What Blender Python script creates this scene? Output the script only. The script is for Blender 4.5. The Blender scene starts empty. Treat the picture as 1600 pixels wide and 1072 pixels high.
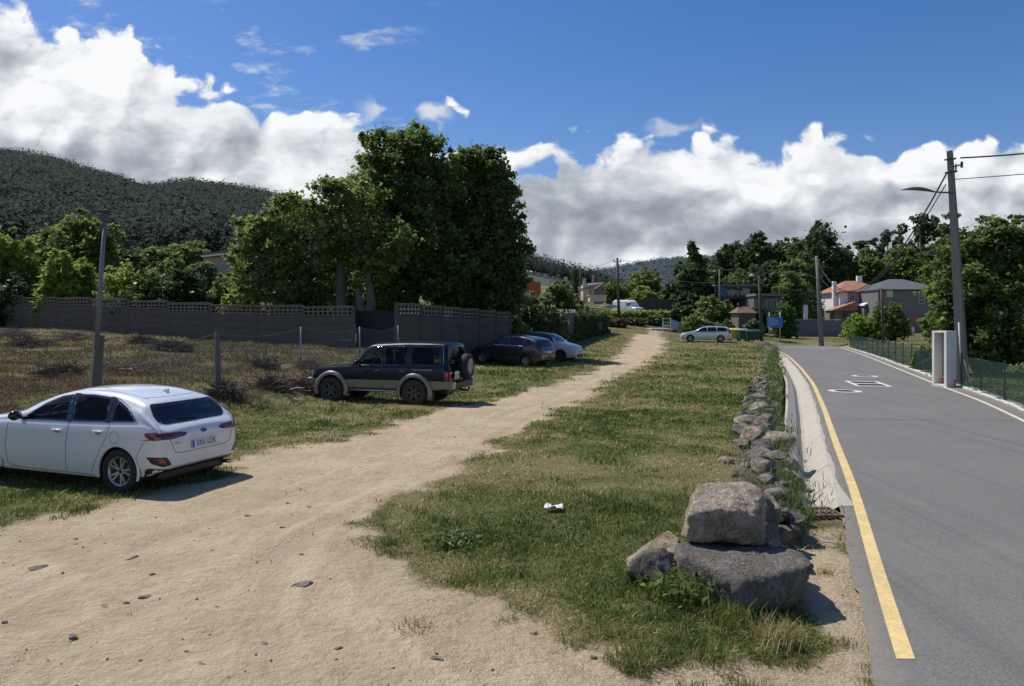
import bpy, bmesh, math, random
import numpy as np
from mathutils import Vector, Matrix, noise
from mathutils.bvhtree import BVHTree
random.seed(7); RNG = np.random.default_rng(7)
sc = bpy.context.scene; COL = sc.collection
PI = math.pi; R = math.radians
F = 1160.0; HZ = 500.0; CAMZ = 2.45     # focal length in px of a 1600 px wide picture, horizon row, eye height

def at(px, py, z=0.0):                  # ground point seen at (px, py) for ground height z
    D = (CAMZ - z) * F / (py - HZ)
    return ((px - 800) / F * D, D)
def PX(px, D): return (px - 800) / F * D
def ZZ(py, D): return CAMZ - (py - HZ) * D / F

# ---------- tagging ----------
def tag(o, label=None, cat=None, group=None, kind=None):
    if label: o['label'] = label
    if cat: o['category'] = cat
    if group: o['group'] = group
    if kind: o['kind'] = kind
    return o
def empty(name, loc=(0, 0, 0), rz=0.0, label=None, cat=None, group=None):
    o = bpy.data.objects.new(name, None); COL.objects.link(o)
    o.location = loc; o.rotation_euler = (0, 0, rz); o.empty_display_size = .2
    return tag(o, label, cat, group)
def link_mesh(name, me, parent=None):
    o = bpy.data.objects.new(name, me); COL.objects.link(o)
    if parent: o.parent = parent
    return o
def copy_tree(o, parent=None):
    c = o.copy(); COL.objects.link(c); c.parent = parent
    for ch in list(o.children): copy_tree(ch, c)
    return c

# ---------- mesh builder ----------
class MB:
    def __init__(s): s.v = []; s.f = []; s.sm = []
    def add(s, vs, fs, smooth=False, M=None):
        b = len(s.v)
        if M is not None: vs = [tuple(M @ Vector(p)) for p in vs]
        s.v += [tuple(p) for p in vs]; s.f += [tuple(b + i for i in f) for f in fs]; s.sm += [smooth] * len(fs)
        return s
    def box(s, c, d, M=None, rz=0):
        x, y, z = [k / 2 for k in d]
        vs = [(sx * x, sy * y, sz * z) for sz in (-1, 1) for sy in (-1, 1) for sx in (-1, 1)]
        if rz:
            ca, sa = math.cos(rz), math.sin(rz); vs = [(a * ca - b * sa, a * sa + b * ca, q) for a, b, q in vs]
        vs = [(a + c[0], b + c[1], q + c[2]) for a, b, q in vs]
        return s.add(vs, [(0, 2, 3, 1), (4, 5, 7, 6), (0, 1, 5, 4), (2, 6, 7, 3), (0, 4, 6, 2), (1, 3, 7, 5)], M=M)
    def tube(s, pts, rad, n=8, cap=True, M=None, smooth=True):
        pts = [Vector(p) for p in pts]
        if not hasattr(rad, '__len__'): rad = [rad] * len(pts)
        vs = []; prev = None
        for i, p in enumerate(pts):
            t = (pts[min(i + 1, len(pts) - 1)] - pts[max(i - 1, 0)])
            if t.length < 1e-9: t = Vector((0, 0, 1))
            t.normalize()
            if prev is None:
                a = Vector((0, 0, 1)) if abs(t.z) < .9 else Vector((1, 0, 0))
            else: a = prev
            u = (a - t * a.dot(t)).normalized(); w = t.cross(u); prev = u
            for k in range(n):
                an = 2 * PI * k / n; vs.append(tuple(p + (u * math.cos(an) + w * math.sin(an)) * rad[i]))
        fs = []
        for i in range(len(pts) - 1):
            for k in range(n):
                a, b = i * n + k, i * n + (k + 1) % n; fs.append((a, b, b + n, a + n))
        if cap: fs.append(tuple(range(n - 1, -1, -1))); fs.append(tuple((len(pts) - 1) * n + k for k in range(n)))
        return s.add(vs, fs, smooth, M)
    def lathe(s, prof, n=24, M=None, smooth=True, closed=False):   # prof (r,h) about local y axis -> wheels
        vs = []
        for r, h in prof:
            for k in range(n):
                a = 2 * PI * k / n; vs.append((r * math.cos(a), h, r * math.sin(a)))
        fs = []; m = len(prof)
        for i in range(m - 1 + (1 if closed else 0)):
            for k in range(n):
                a, b = i * n + k, i * n + (k + 1) % n; c = ((i + 1) % m) * n
                fs.append((a, b, c + (k + 1) % n, c + k))
        return s.add(vs, fs, smooth, M)
    def prism(s, poly, h0, h1, axis='z', M=None):
        n = len(poly)
        def mk(p, h):
            return {'z': (p[0], p[1], h), 'y': (p[0], h, p[1]), 'x': (h, p[0], p[1])}[axis]
        vs = [mk(p, h0) for p in poly] + [mk(p, h1) for p in poly]
        fs = [tuple(range(n - 1, -1, -1)), tuple(range(n, 2 * n))] + [(i, (i + 1) % n, n + (i + 1) % n, n + i) for i in range(n)]
        return s.add(vs, fs, M=M)
    def grid(s, P, smooth=True, M=None, loop=False):    # P[i][j] points
        m, n = len(P), len(P[0]); vs = [p for row in P for p in row]; fs = []
        for i in range(m - 1):
            for j in range(n - 1 + (1 if loop else 0)):
                a = i * n + j; b = i * n + (j + 1) % n; fs.append((a, b, b + n, a + n))
        return s.add(vs, fs, smooth, M)
    def build(s, name, mat, parent=None, bevel=0, fix=True):
        me = bpy.data.meshes.new(name); me.from_pydata(s.v, [], s.f)
        me.polygons.foreach_set('use_smooth', s.sm)
        if fix:
            bm = bmesh.new(); bm.from_mesh(me); bmesh.ops.recalc_face_normals(bm, faces=bm.faces[:]); bm.to_mesh(me); bm.free()
        me.materials.append(mat); me.update()
        o = link_mesh(name, me, parent)
        if bevel:
            b = o.modifiers.new('b', 'BEVEL'); b.width = bevel; b.segments = 2; b.limit_method = 'ANGLE'; b.angle_limit = R(35)
        return o

def np_mesh(name, V, Q, mats, col=None, smooth=False, parent=None, mi=None):
    """V (n,3), Q (m,k) faces with k constant; col (n,) float point attribute 'tint'"""
    me = bpy.data.meshes.new(name); n, m, k = len(V), len(Q), Q.shape[1]
    me.vertices.add(n); me.vertices.foreach_set('co', np.asarray(V, np.float32).ravel())
    me.loops.add(m * k); me.loops.foreach_set('vertex_index', np.asarray(Q, np.int32).ravel())
    me.polygons.add(m); me.polygons.foreach_set('loop_start', np.arange(0, m * k, k, dtype=np.int32))
    try: me.polygons.foreach_set('loop_total', np.full(m, k, np.int32))
    except Exception: pass
    if smooth: me.polygons.foreach_set('use_smooth', np.ones(m, bool))
    if mi is not None: me.polygons.foreach_set('material_index', np.asarray(mi, np.int32))
    me.update(calc_edges=True)
    cols = col if isinstance(col, dict) else ({'tint': col} if col is not None else {})
    for nm, c in cols.items():
        a = me.attributes.new(nm, 'FLOAT', 'POINT'); a.data.foreach_set('value', np.asarray(c, np.float32))
    for x in (mats if isinstance(mats, (list, tuple)) else [mats]): me.materials.append(x)
    return link_mesh(name, me, parent)

# ---------- materials ----------
class NT:
    def __init__(s, nt): s.nt = nt
    def n(s, t, **kw):
        o = s.nt.nodes.new(t)
        for k, v in kw.items(): setattr(o, k, v)
        return o
    def l(s, a, b): s.nt.links.new(a, b)
    def val(s, x, sock):
        if isinstance(x, (int, float)): sock.default_value = x
        elif isinstance(x, (tuple, list)):
            sock.default_value = tuple(x) + ((1,) if len(x) == 3 and len(sock.default_value) == 4 else ())
        else: s.l(x, sock)
    def math(s, op, a, b=0.0, c=0.0, clamp=False):
        o = s.n('ShaderNodeMath', operation=op); o.use_clamp = clamp
        s.val(a, o.inputs[0]); s.val(b, o.inputs[1]); s.val(c, o.inputs[2]); return o.outputs[0]
    def mix(s, f, a, b, typ='MIX'):
        o = s.n('ShaderNodeMix', data_type='RGBA', blend_type=typ)
        s.val(f, o.inputs[0]); s.val(a, o.inputs[6]); s.val(b, o.inputs[7]); return o.outputs[2]
    def noise(s, vec, scale, detail=4, rough=.55, dist=0.0, out=0):
        o = s.n('ShaderNodeTexNoise'); o.inputs['Scale'].default_value = scale; o.inputs['Detail'].default_value = detail
        o.inputs['Roughness'].default_value = rough; o.inputs['Distortion'].default_value = dist
        if vec is not None: s.l(vec, o.inputs['Vector'])
        return o.outputs[out]
    def ramp(s, f, stops, interp='LINEAR'):
        o = s.n('ShaderNodeValToRGB'); e = o.color_ramp.elements; o.color_ramp.interpolation = interp
        while len(e) < len(stops): e.new(.5)
        for k, (p, c) in zip(e, stops):
            k.position = p; k.color = (c, c, c, 1) if isinstance(c, (int, float)) else tuple(c) + (1,)
        s.l(f, o.inputs[0]); return o.outputs[0]
    def step(s, x, a, b):
        o = s.n('ShaderNodeMapRange', interpolation_type='SMOOTHSTEP'); s.val(x, o.inputs[0])
        o.inputs[1].default_value = a; o.inputs[2].default_value = b; return o.outputs[0]
    def attr(s, nm): return s.n('ShaderNodeAttribute', attribute_name=nm).outputs['Fac']
    def pos(s): return s.n('ShaderNodeNewGeometry').outputs['Position']
    def obj(s): return s.n('ShaderNodeTexCoord').outputs['Object']
    def scl(s, vec, sx, sy, sz, rz=0):
        o = s.n('ShaderNodeMapping'); o.inputs['Scale'].default_value = (sx, sy, sz); o.inputs['Rotation'].default_value = (0, 0, rz)
        s.l(vec, o.inputs[0]); return o.outputs[0]
    def bump(s, h, strength=.5, dist=.02):
        o = s.n('ShaderNodeBump'); o.inputs['Strength'].default_value = strength; o.inputs['Distance'].default_value = dist
        s.l(h, o.inputs['Height']); return o.outputs[0]
def newmat(name):
    m = bpy.data.materials.new(name); m.use_nodes = True; nt = m.node_tree
    return m, NT(nt), nt.nodes['Principled BSDF'], nt.nodes['Material Output']
def mat(name, color, rough=.6, metal=0.0, var=.12, vscale=6.0, bump=0.0, bscale=30.0, coat=0.0, spec=None, dirt=0.0):
    m, N, B, O = newmat(name)
    co = N.obj()
    nz = N.noise(co, vscale, 5, .6)
    c = N.mix(N.math('MULTIPLY', nz, 1.0), tuple(k * (1 - var) for k in color), tuple(min(1, k * (1 + var)) for k in color))
    if dirt:
        c = N.mix(N.math('MULTIPLY', N.step(N.noise(co, vscale * 3.1, 6, .7), .45, .8), dirt), c, tuple(k * .35 for k in color))
    N.l(c, B.inputs['Base Color']); B.inputs['Roughness'].default_value = rough; B.inputs['Metallic'].default_value = metal
    if coat: B.inputs['Coat Weight'].default_value = coat; B.inputs['Coat Roughness'].default_value = .04
    if spec is not None: B.inputs['Specular IOR Level'].default_value = spec
    if bump: N.l(N.bump(N.noise(co, bscale, 6, .65), bump, .02), B.inputs['Normal'])
    return m
def leafmat(name, dark, light, trans=.35, rough=.55, yellow=None):
    m, N, B, O = newmat(name)
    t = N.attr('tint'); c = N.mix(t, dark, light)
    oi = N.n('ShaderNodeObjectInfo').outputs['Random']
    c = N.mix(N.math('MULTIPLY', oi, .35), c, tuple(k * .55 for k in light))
    N.l(c, B.inputs['Base Color']); B.inputs['Roughness'].default_value = rough; B.inputs['Specular IOR Level'].default_value = .35
    T = N.n('ShaderNodeBsdfTranslucent'); N.l(N.mix(.5, c, tuple(light)), T.inputs[0])
    X = N.n('ShaderNodeMixShader'); X.inputs[0].default_value = trans
    N.l(B.outputs[0], X.inputs[1]); N.l(T.outputs[0], X.inputs[2]); N.l(X.outputs[0], O.inputs[0])
    return m

# ---------- foliage ----------
def leaf_quads(C, size, up=.3, elong=1.6, tint=None, jitter=.35, fold=.25, rng=RNG, nrm=None):
    n = len(C); s = size * (1 + jitter * rng.standard_normal(n)).clip(.4, 2)
    d = rng.standard_normal((n, 3)); d[:, 2] = d[:, 2] * .7 - .15; d /= np.linalg.norm(d, axis=1)[:, None]
    a = rng.standard_normal((n, 3)); a[:, 2] += up * 3
    if nrm is not None: a += nrm * 1.6
    w = np.cross(d, a); w /= (np.linalg.norm(w, axis=1)[:, None] + 1e-9); nn = np.cross(w, d)
    L = (s * elong / 2)[:, None]; Wd = (s / 2)[:, None]
    V = np.stack([C - d * L, C + w * Wd + nn * (fold * Wd), C + d * L, C - w * Wd + nn * (fold * Wd)], 1).reshape(-1, 3)
    Q = np.arange(4 * n).reshape(n, 4)
    t = (rng.random(n) if tint is None else tint); T = np.repeat(t, 4)
    return V, Q, T
def crown_points(ells, n, clump=.22, nclump=60, rng=RNG, fill=.25, flat=1.0):
    """leaf centres in clumps spread through a union of ellipsoids (cx,cy,cz,rx,ry,rz)"""
    ells = np.array(ells, float); vol = ells[:, 3] * ells[:, 4] * ells[:, 5]; vol = vol ** .75; p = vol / vol.sum()
    P = []; T = []; NR = []; CL = []
    for e, q in zip(ells, p):
        k = max(8, int(nclump * q * 2.0)); m = max(30, int(n * q * (1 - fill)))
        d = rng.standard_normal((k, 3)); d /= np.linalg.norm(d, axis=1)[:, None]
        rr = rng.uniform(.55, 1.0, k) ** .6; c = e[:3] + d * rr[:, None] * e[3:6]
        cr = clump * e[3:6].mean() * rng.uniform(.45, 1.35, k) * .92; ct = rng.normal(.5, .22, k)
        idx = rng.integers(0, k, m); u = rng.standard_normal((m, 3)); u /= np.linalg.norm(u, axis=1)[:, None]
        rad = np.abs(rng.normal(0, .62, m)).clip(0, 1.9); off = u * (cr[idx] * rad)[:, None]; off[:, 2] *= .75 * flat
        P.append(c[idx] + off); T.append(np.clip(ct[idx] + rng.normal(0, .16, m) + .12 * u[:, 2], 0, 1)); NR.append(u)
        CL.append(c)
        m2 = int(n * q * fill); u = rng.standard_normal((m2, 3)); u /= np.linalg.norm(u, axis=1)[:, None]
        P.append(e[:3] + u * (rng.random(m2) ** .5)[:, None] * e[3:6] * .85); T.append(np.clip(rng.normal(.25, .15, m2), 0, 1)); NR.append(u)  # core leaves tinted darker, clump tops lighter: crown shading put into the colour
    return np.concatenate(P), np.concatenate(T), np.concatenate(NR), np.concatenate(CL)
def branch_path(a, b, bend=.15, n=5, sag=0):
    a, b = Vector(a), Vector(b); L = (b - a).length; off = Vector([random.uniform(-1, 1) for _ in range(3)]) * L * bend
    return [a.lerp(b, t) + off * math.sin(PI * t) + Vector((0, 0, -sag * L * math.sin(PI * t))) for t in [i / (n - 1) for i in range(n)]]
def plant(name, label, cat, base, ells, nleaf, lsize, lm, tm=None, trunk_r=.2, trunk_h=None, group=None, nclump=60, clump=.22,
          elong=1.5, nbranch=14, fill=.25, stems=1, up=.3, flat=1.0, lean=(0, 0), seed=None):
    """a tree or a shrub: Empty > crown, trunk.  ells relative to base"""
    rng = np.random.default_rng(seed if seed is not None else int(abs(base[0] * 131 + base[1] * 17)) + 3)
    root = empty(name, base, 0, label, cat, group)
    P, T, NR, CL = crown_points(ells, nleaf, clump, nclump, rng, fill, flat)
    keep = P[:, 2] > .02; P, T, NR = P[keep], T[keep], NR[keep]
    V, Q, TT = leaf_quads(P, lsize, up, elong, T, rng=rng, nrm=NR)
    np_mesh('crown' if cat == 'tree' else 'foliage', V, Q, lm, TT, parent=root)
    if tm is not None:
        mb = MB(); zc = float(np.mean([e[2] for e in ells])); top = trunk_h or zc
        for s_ in range(stems):
            off = (0, 0) if stems == 1 else (random.uniform(-.3, .3), random.uniform(-.3, .3))
            tx, ty = lean[0] + off[0] * 2, lean[1] + off[1] * 2
            path = [(off[0], off[1], -.3), (off[0] * 1.1, off[1], top * .15), (off[0] + tx * .4, off[1] + ty * .4, top * .5), (off[0] + tx, off[1] + ty, top)]
            mb.tube(path, [trunk_r * 1.35, trunk_r, trunk_r * .8, trunk_r * .5], 9)
            for i in rng.choice(len(CL), min(nbranch, len(CL)), replace=False):
                h = rng.uniform(.45, 1.0); st = Vector(path[2]).lerp(Vector(path[3]), (h - .5) * 2) if h > .5 else Vector(path[1]).lerp(Vector(path[2]), (h - .15) / .35)
                mb.tube(branch_path(st, CL[i], .12), [trunk_r * .38, trunk_r * .3, trunk_r * .22, trunk_r * .15, trunk_r * .07], 6, cap=False)
        mb.build('trunk' if cat == 'tree' else 'stem', tm, root)
    return root
def rock_mesh(dims, seed, sub=3, cuts=9, rough=.08, flat=None, cutrange=(.62, .95)):
    """faceted boulder: sphere cut by random planes, then roughened"""
    bm = bmesh.new(); bmesh.ops.create_icosphere(bm, subdivisions=sub, radius=1.0); rnd = random.Random(seed)
    planes = []
    for _ in range(cuts):
        d = Vector((rnd.gauss(0, 1), rnd.gauss(0, 1), rnd.gauss(0, .8))).normalized(); planes.append((d, rnd.uniform(*cutrange)))
    if flat: planes += flat
    off = Vector((seed * 3.1, seed * 1.7, 0))
    for v in bm.verts:
        p = v.co.copy()
        for _ in range(2):
            for d, h in planes:
                q = p.dot(d)
                if q > h: p -= d * (q - h) * .93
        p += p.normalized() * (noise.fractal(p * 1.7 + off, .9, 2.2, 5) * rough)
        v.co = Vector((p.x * dims[0] / 1.6, p.y * dims[1] / 1.6, p.z * dims[2] / 1.6))
    for f in bm.faces: f.smooth = True
    return bm
def rock(name, dims, seed, mt, loc, rz=0.0, label=None, cat='stone', group=None, tilt=(0, 0), **kw):
    bm = rock_mesh(dims, seed, **kw); me = bpy.data.meshes.new(name); bm.to_mesh(me); bm.free(); me.materials.append(mt)
    try: me.set_sharp_from_angle(angle=R(38))
    except Exception: pass
    o = link_mesh(name, me); o.location = loc; o.rotation_euler = (tilt[0], tilt[1], rz); return tag(o, label, cat, group)
# ---------- camera, world, sun ----------
cd = bpy.data.cameras.new('camera'); cam = bpy.data.objects.new('camera', cd); COL.objects.link(cam); sc.camera = cam
cam.location = (0, 0, CAMZ); cam.rotation_euler = (R(90), 0, 0)
cd.sensor_width = 36; cd.lens = 36 * F / 1600; cd.shift_y = -36 / 1600; cd.clip_start = .1; cd.clip_end = 12000
sc.view_settings.view_transform = 'Standard'; sc.view_settings.look = 'None'; sc.view_settings.exposure = 0
sc.render.engine = 'CYCLES'
SUN_EL = 56.0; sdir = Vector((-.78, .62, 0)).normalized() * math.cos(R(SUN_EL)) + Vector((0, 0, math.sin(R(SUN_EL))))
sl = bpy.data.lights.new('sun', 'SUN'); sl.energy = 4.6; sl.angle = R(.53); sl.color = (1, .955, .88)
so = bpy.data.objects.new('sun', sl); COL.objects.link(so); so.location = (0, 0, 30)
so.rotation_euler = (-sdir).to_track_quat('-Z', 'Y').to_euler()

w = bpy.data.worlds.new('World'); sc.world = w; w.use_nodes = True; N = NT(w.node_tree)
BG = w.node_tree.nodes['Background']; BG.inputs[1].default_value = 1.0
sky = N.n('ShaderNodeTexSky', sky_type='NISHITA'); sky.sun_disc = False; sky.sun_elevation = R(SUN_EL)
sky.sun_rotation = math.atan2(sdir.x, sdir.y) ; sky.air_density = 1.0; sky.dust_density = .4; sky.ozone_density = 2.2
skyc = N.mix(1.0, sky.outputs[0], (.088, .088, .088), 'MULTIPLY')
hsv = N.n('ShaderNodeHueSaturation'); hsv.inputs['Saturation'].default_value = 1.35; hsv.inputs['Value'].default_value = 1.12; N.l(skyc, hsv.inputs['Color']); skyc = N.mix(1.0, hsv.outputs[0], (1.12, .96, 1.08), 'MULTIPLY')
d = N.n('ShaderNodeTexCoord').outputs['Generated']; sp = N.n('ShaderNodeSeparateXYZ'); N.l(d, sp.inputs[0])
yy = N.math('MAXIMUM', N.math('ABSOLUTE', sp.outputs[1]), .18)
u = N.math('DIVIDE', sp.outputs[0], yy); v = N.math('DIVIDE', sp.outputs[2], yy)
uv = N.n('ShaderNodeCombineXYZ'); N.l(u, uv.inputs[0]); N.l(N.math('MULTIPLY', v, 1.25), uv.inputs[1]); uv = uv.outputs[0]
un = N.math('MULTIPLY_ADD', u, 1 / 1.6, .5, clamp=True)          # -0.8..0.8 -> 0..1
fc = N.n('ShaderNodeFloatCurve'); N.l(un, fc.inputs['Value']); cu = fc.mapping.curves[0]
tops = [(-130, 5), (0, 12), (90, 35), (180, 62), (260, 110), (300, 140), (400, 156), (470, 180), (560, 190), (640, 192), (700, 205), (770, 212), (850, 192), (920, 198), (975, 225), (1040, 228), (1150, 212), (1270, 192), (1350, 205), (1450, 236), (1540, 225), (1600, 205), (1730, 190)]
cp = [(((px - 800) / F) / 1.6 + .5, ((500 - py) / F) * 2) for px, py in tops]
cu.points[0].location = cp[0]; cu.points[-1].location = cp[-1]
for c in cp[1:-1]: cu.points.new(*c)
fc.mapping.update()
vt = N.math('MULTIPLY', fc.outputs[0], .5)
def noise2(vec, scale, detail=4, rough=.55, dist=0.0):
    o = N.n('ShaderNodeTexNoise', noise_dimensions='2D'); o.inputs['Scale'].default_value = scale; o.inputs['Detail'].default_value = detail
    o.inputs['Roughness'].default_value = rough; N.l(vec, o.inputs['Vector']); return o
# rounded, billowing tops: the voronoi distance makes cauliflower domes
def voro(sc_, vec):
    o = N.n('ShaderNodeTexVoronoi', feature='F1', voronoi_dimensions='2D'); o.inputs['Scale'].default_value = sc_
    o.inputs['Detail'].default_value = 1.0; o.inputs['Roughness'].default_value = .55; N.l(vec, o.inputs['Vector']); return o.outputs['Distance']
wob = N.n('ShaderNodeVectorMath', operation='ADD'); N.l(uv, wob.inputs[0])
ws = N.n('ShaderNodeVectorMath', operation='SCALE'); N.l(noise2(uv, 9, 3, .6).outputs[1], ws.inputs[0]); ws.inputs['Scale'].default_value = .06; N.l(ws.outputs[0], wob.inputs[1])
uvw = wob.outputs[0]
def hgt(vec):      # cloud "thickness" field
    a = noise2(vec, 6.0, 6, .6).outputs[0]; b = voro(13.0, vec)
    return N.math('SUBTRACT', a, N.math('MULTIPLY', b, .38))
h0 = hgt(uvw)
sh = N.n('ShaderNodeVectorMath', operation='ADD'); N.l(uvw, sh.inputs[0]); sh.inputs[1].default_value = (-.022, .034, 0); h1 = hgt(sh.outputs[0])
below = N.math('SUBTRACT', vt, v)                                  # >0 inside the bank
dens = N.math('ADD', N.math('MULTIPLY', below, 8.0), N.math('MULTIPLY', N.math('SUBTRACT', h0, .30), 1.5))
softn = N.math('MULTIPLY', N.math('SUBTRACT', noise2(uv, 2.1, 3, .6).outputs[0], .40), .9)
dens = N.math('ADD', dens, N.math('MULTIPLY', softn, N.step(u, .05, -.5)))
cov = N.step(dens, .0, .16)
# thin wisps high up on the left
wv = N.scl(uv, 3.2, 7.0, 1, R(-24)); wn = noise2(wv, 2.3, 5, .62).outputs[0]
wis = N.math('MULTIPLY', N.step(wn, .56, .78), N.math('MULTIPLY', N.step(u, .0, -.25), .85))
pf = N.math('MULTIPLY', N.step(N.math('ADD', N.math('MULTIPLY', noise2(uv, 11, 3, .6).outputs[0], 1.0), N.math('MULTIPLY', N.math('ABSOLUTE', N.math('SUBTRACT', v, .285)), -9.0)), .38, .55),
            N.math('MULTIPLY', N.step(u, -.22, -.17), N.step(u, -.07, -.1)))
pf2 = N.math('MULTIPLY', N.step(N.math('ADD', noise2(uv, 13, 3, .6).outputs[0], N.math('MULTIPLY', N.math('ABSOLUTE', N.math('SUBTRACT', v, .258)), -12.0)), .42, .62),
            N.math('MULTIPLY', N.step(u, .17, .2), N.step(u, .28, .24)))
thin = N.math('MAXIMUM', wis, N.math('MAXIMUM', pf, N.math('MULTIPLY', pf2, .6)))
# shading
em = N.math('SUBTRACT', h0, h1)
depth = N.math('DIVIDE', below, N.math('MAXIMUM', vt, .05))          # 0 top .. 1 horizon
g = N.n('ShaderNodeFloatCurve'); N.l(depth, g.inputs['Value']); gc = g.mapping.curves[0]
gp = [(0, .86), (.14, .76), (.26, .62), (.36, .50), (.46, .36), (.54, .33), (.60, .50), (.68, .62), (.78, .50), (1, .40)]
gc.points[0].location = gp[0]; gc.points[-1].location = gp[-1]
for c in gp[1:-1]: gc.points.new(*c)
g.mapping.update()
gl = N.n('ShaderNodeFloatCurve'); N.l(depth, gl.inputs['Value']); gc = gl.mapping.curves[0]
gp = [(0, .84), (.25, .74), (.38, .60), (.5, .40), (.62, .30), (1, .35)]
gc.points[0].location = gp[0]; gc.points[-1].location = gp[-1]
for c in gp[1:-1]: gc.points.new(*c)
gl.mapping.update()
sideL = N.step(u, -.1, -.3)
gm = N.n('ShaderNodeMix', data_type='FLOAT'); N.l(sideL, gm.inputs[0]); N.l(g.outputs[0], gm.inputs[2]); N.l(gl.outputs[0], gm.inputs[3])
low = N.math('MULTIPLY', N.math('SUBTRACT', noise2(N.scl(uv, 1, 2.0, 1), 4.2, 5, .6).outputs[0], .5), 1.5)
br = N.math('ADD', N.math('ADD', gm.outputs[0], N.math('MULTIPLY', em, 1.15)), low)
edge = N.math('SUBTRACT', 1.0, N.step(dens, .1, .75)); br = N.math('ADD', br, N.math('MULTIPLY', edge, .16))
cc = N.ramp(br, [(.0, (.27, .31, .36)), (.3, (.38, .425, .48)), (.55, (.54, .58, .63)), (.8, (.78, .81, .85)), (1, (.95, .96, .98))])
tot = N.math('MAXIMUM', cov, thin, clamp=True)
# cloud bank stops at the horizon (below it: haze colour)
cc = N.mix(cov, (.66, .71, .78), cc)
fin = N.mix(tot, skyc, cc)
N.l(fin, BG.inputs[0])
# ---------- terrain ----------
def sdist(P, poly):
    """signed distance (neg inside) of points P (n,2) to closed polygon"""
    poly = np.asarray(poly, float); d = np.full(len(P), 1e9); ins = np.zeros(len(P), bool); n = len(poly)
    for i in range(n):
        a, b = poly[i], poly[(i + 1) % n]; e = b - a; w_ = P - a
        t = np.clip((w_ @ e) / (e @ e + 1e-12), 0, 1); q = w_ - t[:, None] * e; d = np.minimum(d, (q * q).sum(1))
        c = ((a[1] > P[:, 1]) != (b[1] > P[:, 1])); ok = c & (P[:, 0] < (b[0] - a[0]) * (P[:, 1] - a[1]) / (b[1] - a[1] + 1e-15) + a[0]); ins ^= ok
    d = np.sqrt(d); return np.where(ins, -d, d)
ROADZ = -.25
LLpx = [(1415, 1030), (1380, 925), (1353, 829), (1333, 759.5), (1307, 695), (1288, 639), (1271, 600), (1251.5, 575), (1232, 556.6), (1212, 546.8)]
RLpx = [(1600, 658), (1537.5, 628), (1475, 605), (1412.5, 580), (1350, 555), (1312.5, 542.5)]
LL = [at(x, y, ROADZ) for x, y in LLpx]; RL = [at(x, y, ROADZ) for x, y in RLpx]
LLy = np.array([p[1] for p in LL]); LLx = np.array([p[0] for p in LL])
RLy = np.array([p[1] for p in RL]); RLx = np.array([p[0] for p in RL])
kL = (LLx[1] - LLx[0]) / (LLy[1] - LLy[0]); kR = (RLx[1] - RLx[0]) / (RLy[1] - RLy[0])
_y = np.arange(-30, 74.1, 1.0)
def _mk(ys, xs, k):
    r = np.interp(_y, ys, xs); r = np.where(_y < ys[0], xs[0] + (_y - ys[0]) * k, r)
    k2 = (xs[-1] - xs[-2]) / (ys[-1] - ys[-2]); r = np.where(_y > ys[-1], xs[-1] + (_y - ys[-1]) * k2, r)
    for _ in range(3):
        q = r.copy(); q[1:-1] = (r[:-2] + 2 * r[1:-1] + r[2:]) / 4; r = q
    return r
_xl = _mk(LLy, LLx, kL); _xr = _mk(RLy, RLx, kR)
def xl(y): return float(np.interp(y, _y, _xl))
def xr(y): return float(np.interp(y, _y, _xr))
road_poly = [(xl(y) - .28, y) for y in range(-30, 70, 1)] + [(24.8, 71), (24.6, 74), (22.5, 76.5), (18, 77.5), (6, 79.5), (6, 84.5), (18, 82.5), (28, 81), (33.5, 79.5)] + [(xr(y) + .75, y) for y in range(74, -31, -1)]

ctrl = [  # (x, y, z)
    (-12, 3, 0), (-6, 3, 0), (0, 3, -.05), (3, 3, -.2), (-12, 8, .05), (-6, 8, 0), (0, 8, 0), (-8, 11.5, .0), (-4.5, 12, 0), (0, 14, 0), (3, 10, .02), (4.5, 14, .02),
    (-16, 12, .35), (-13, 15, .6), (-9.6, 17, .85), (-8, 15, .12), (-10.5, 13.5, .15), (-7.9, 20, .62), (-6.4, 18.5, .03), (-7.1, 25.5, .62), (-6.1, 30, .85), (-5.9, 25, .1), (-5.6, 22.5, 0), (-3, 21.5, 0), (-4, 26, .03), (-2.5, 30, .1), (0, 20, 0), (0, 30, 0),
    (-33, 48, 1.95), (-28, 45.7, 1.85), (-19.4, 41.8, 1.48), (-14, 39.5, 1.25), (-7.8, 36.5, 1.02), (-22, 30, 1.5), (-14, 28, 1.25), (-26, 22, 1.5), (-5, 35.5, .95), (-3.5, 37.5, .4), (-2, 38, .05), (1, 38, .0), (-.1, 46.5, .5), (2, 44, .1), (3, 50, .5),
    (6, 30, 0), (8, 40, .0), (5, 50, .15), (10, 55, .15), (14, 60, .25), (12, 45, 0), (17, 62, .3), (16, 70, .45), (20.5, 70, .45), (5, 60, .9), (8, 70, 1.1), (12, 78, 1.1), (11.5, 85, 1.35), (9.7, 76, 1.35), (17, 84, 1.2), (22, 76, .4),
    (17, 92, 1.6), (14, 104, 3.6), (18, 104, 3.6), (10, 100, 3.2), (22, 104, 3.0), (5, 80, 2.0), (0, 65, 1.7), (-8, 50, 1.6), (-20, 60, 2.6), (-45, 60, 3.2), (0, 110, 4.5), (-40, 110, 8), (-90, 80, 9), (-60, 40, 2.5),
    (28, 92, .2), (36, 97, .36), (50, 97, .36), (30, 120, 2.5), (45, 118, .8), (60, 118, .8), (24, 20, -.25), (30, 45, -.1), (40, 80, .1), (60, 60, .1), (22, 35, -.22), (28, 62, -.2), (60, 20, -.1), (20, 10, -.25), (60, 160, 5), (20, 160, 8), (-30, 200, 16), (90, 110, 3),
    (0, -10, -.1), (-20, -10, 0), (20, -10, -.25), (0, -40, 0), (60, -40, -.2), (-60, -30, .3)]
C_ = np.array(ctrl, float)
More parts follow.
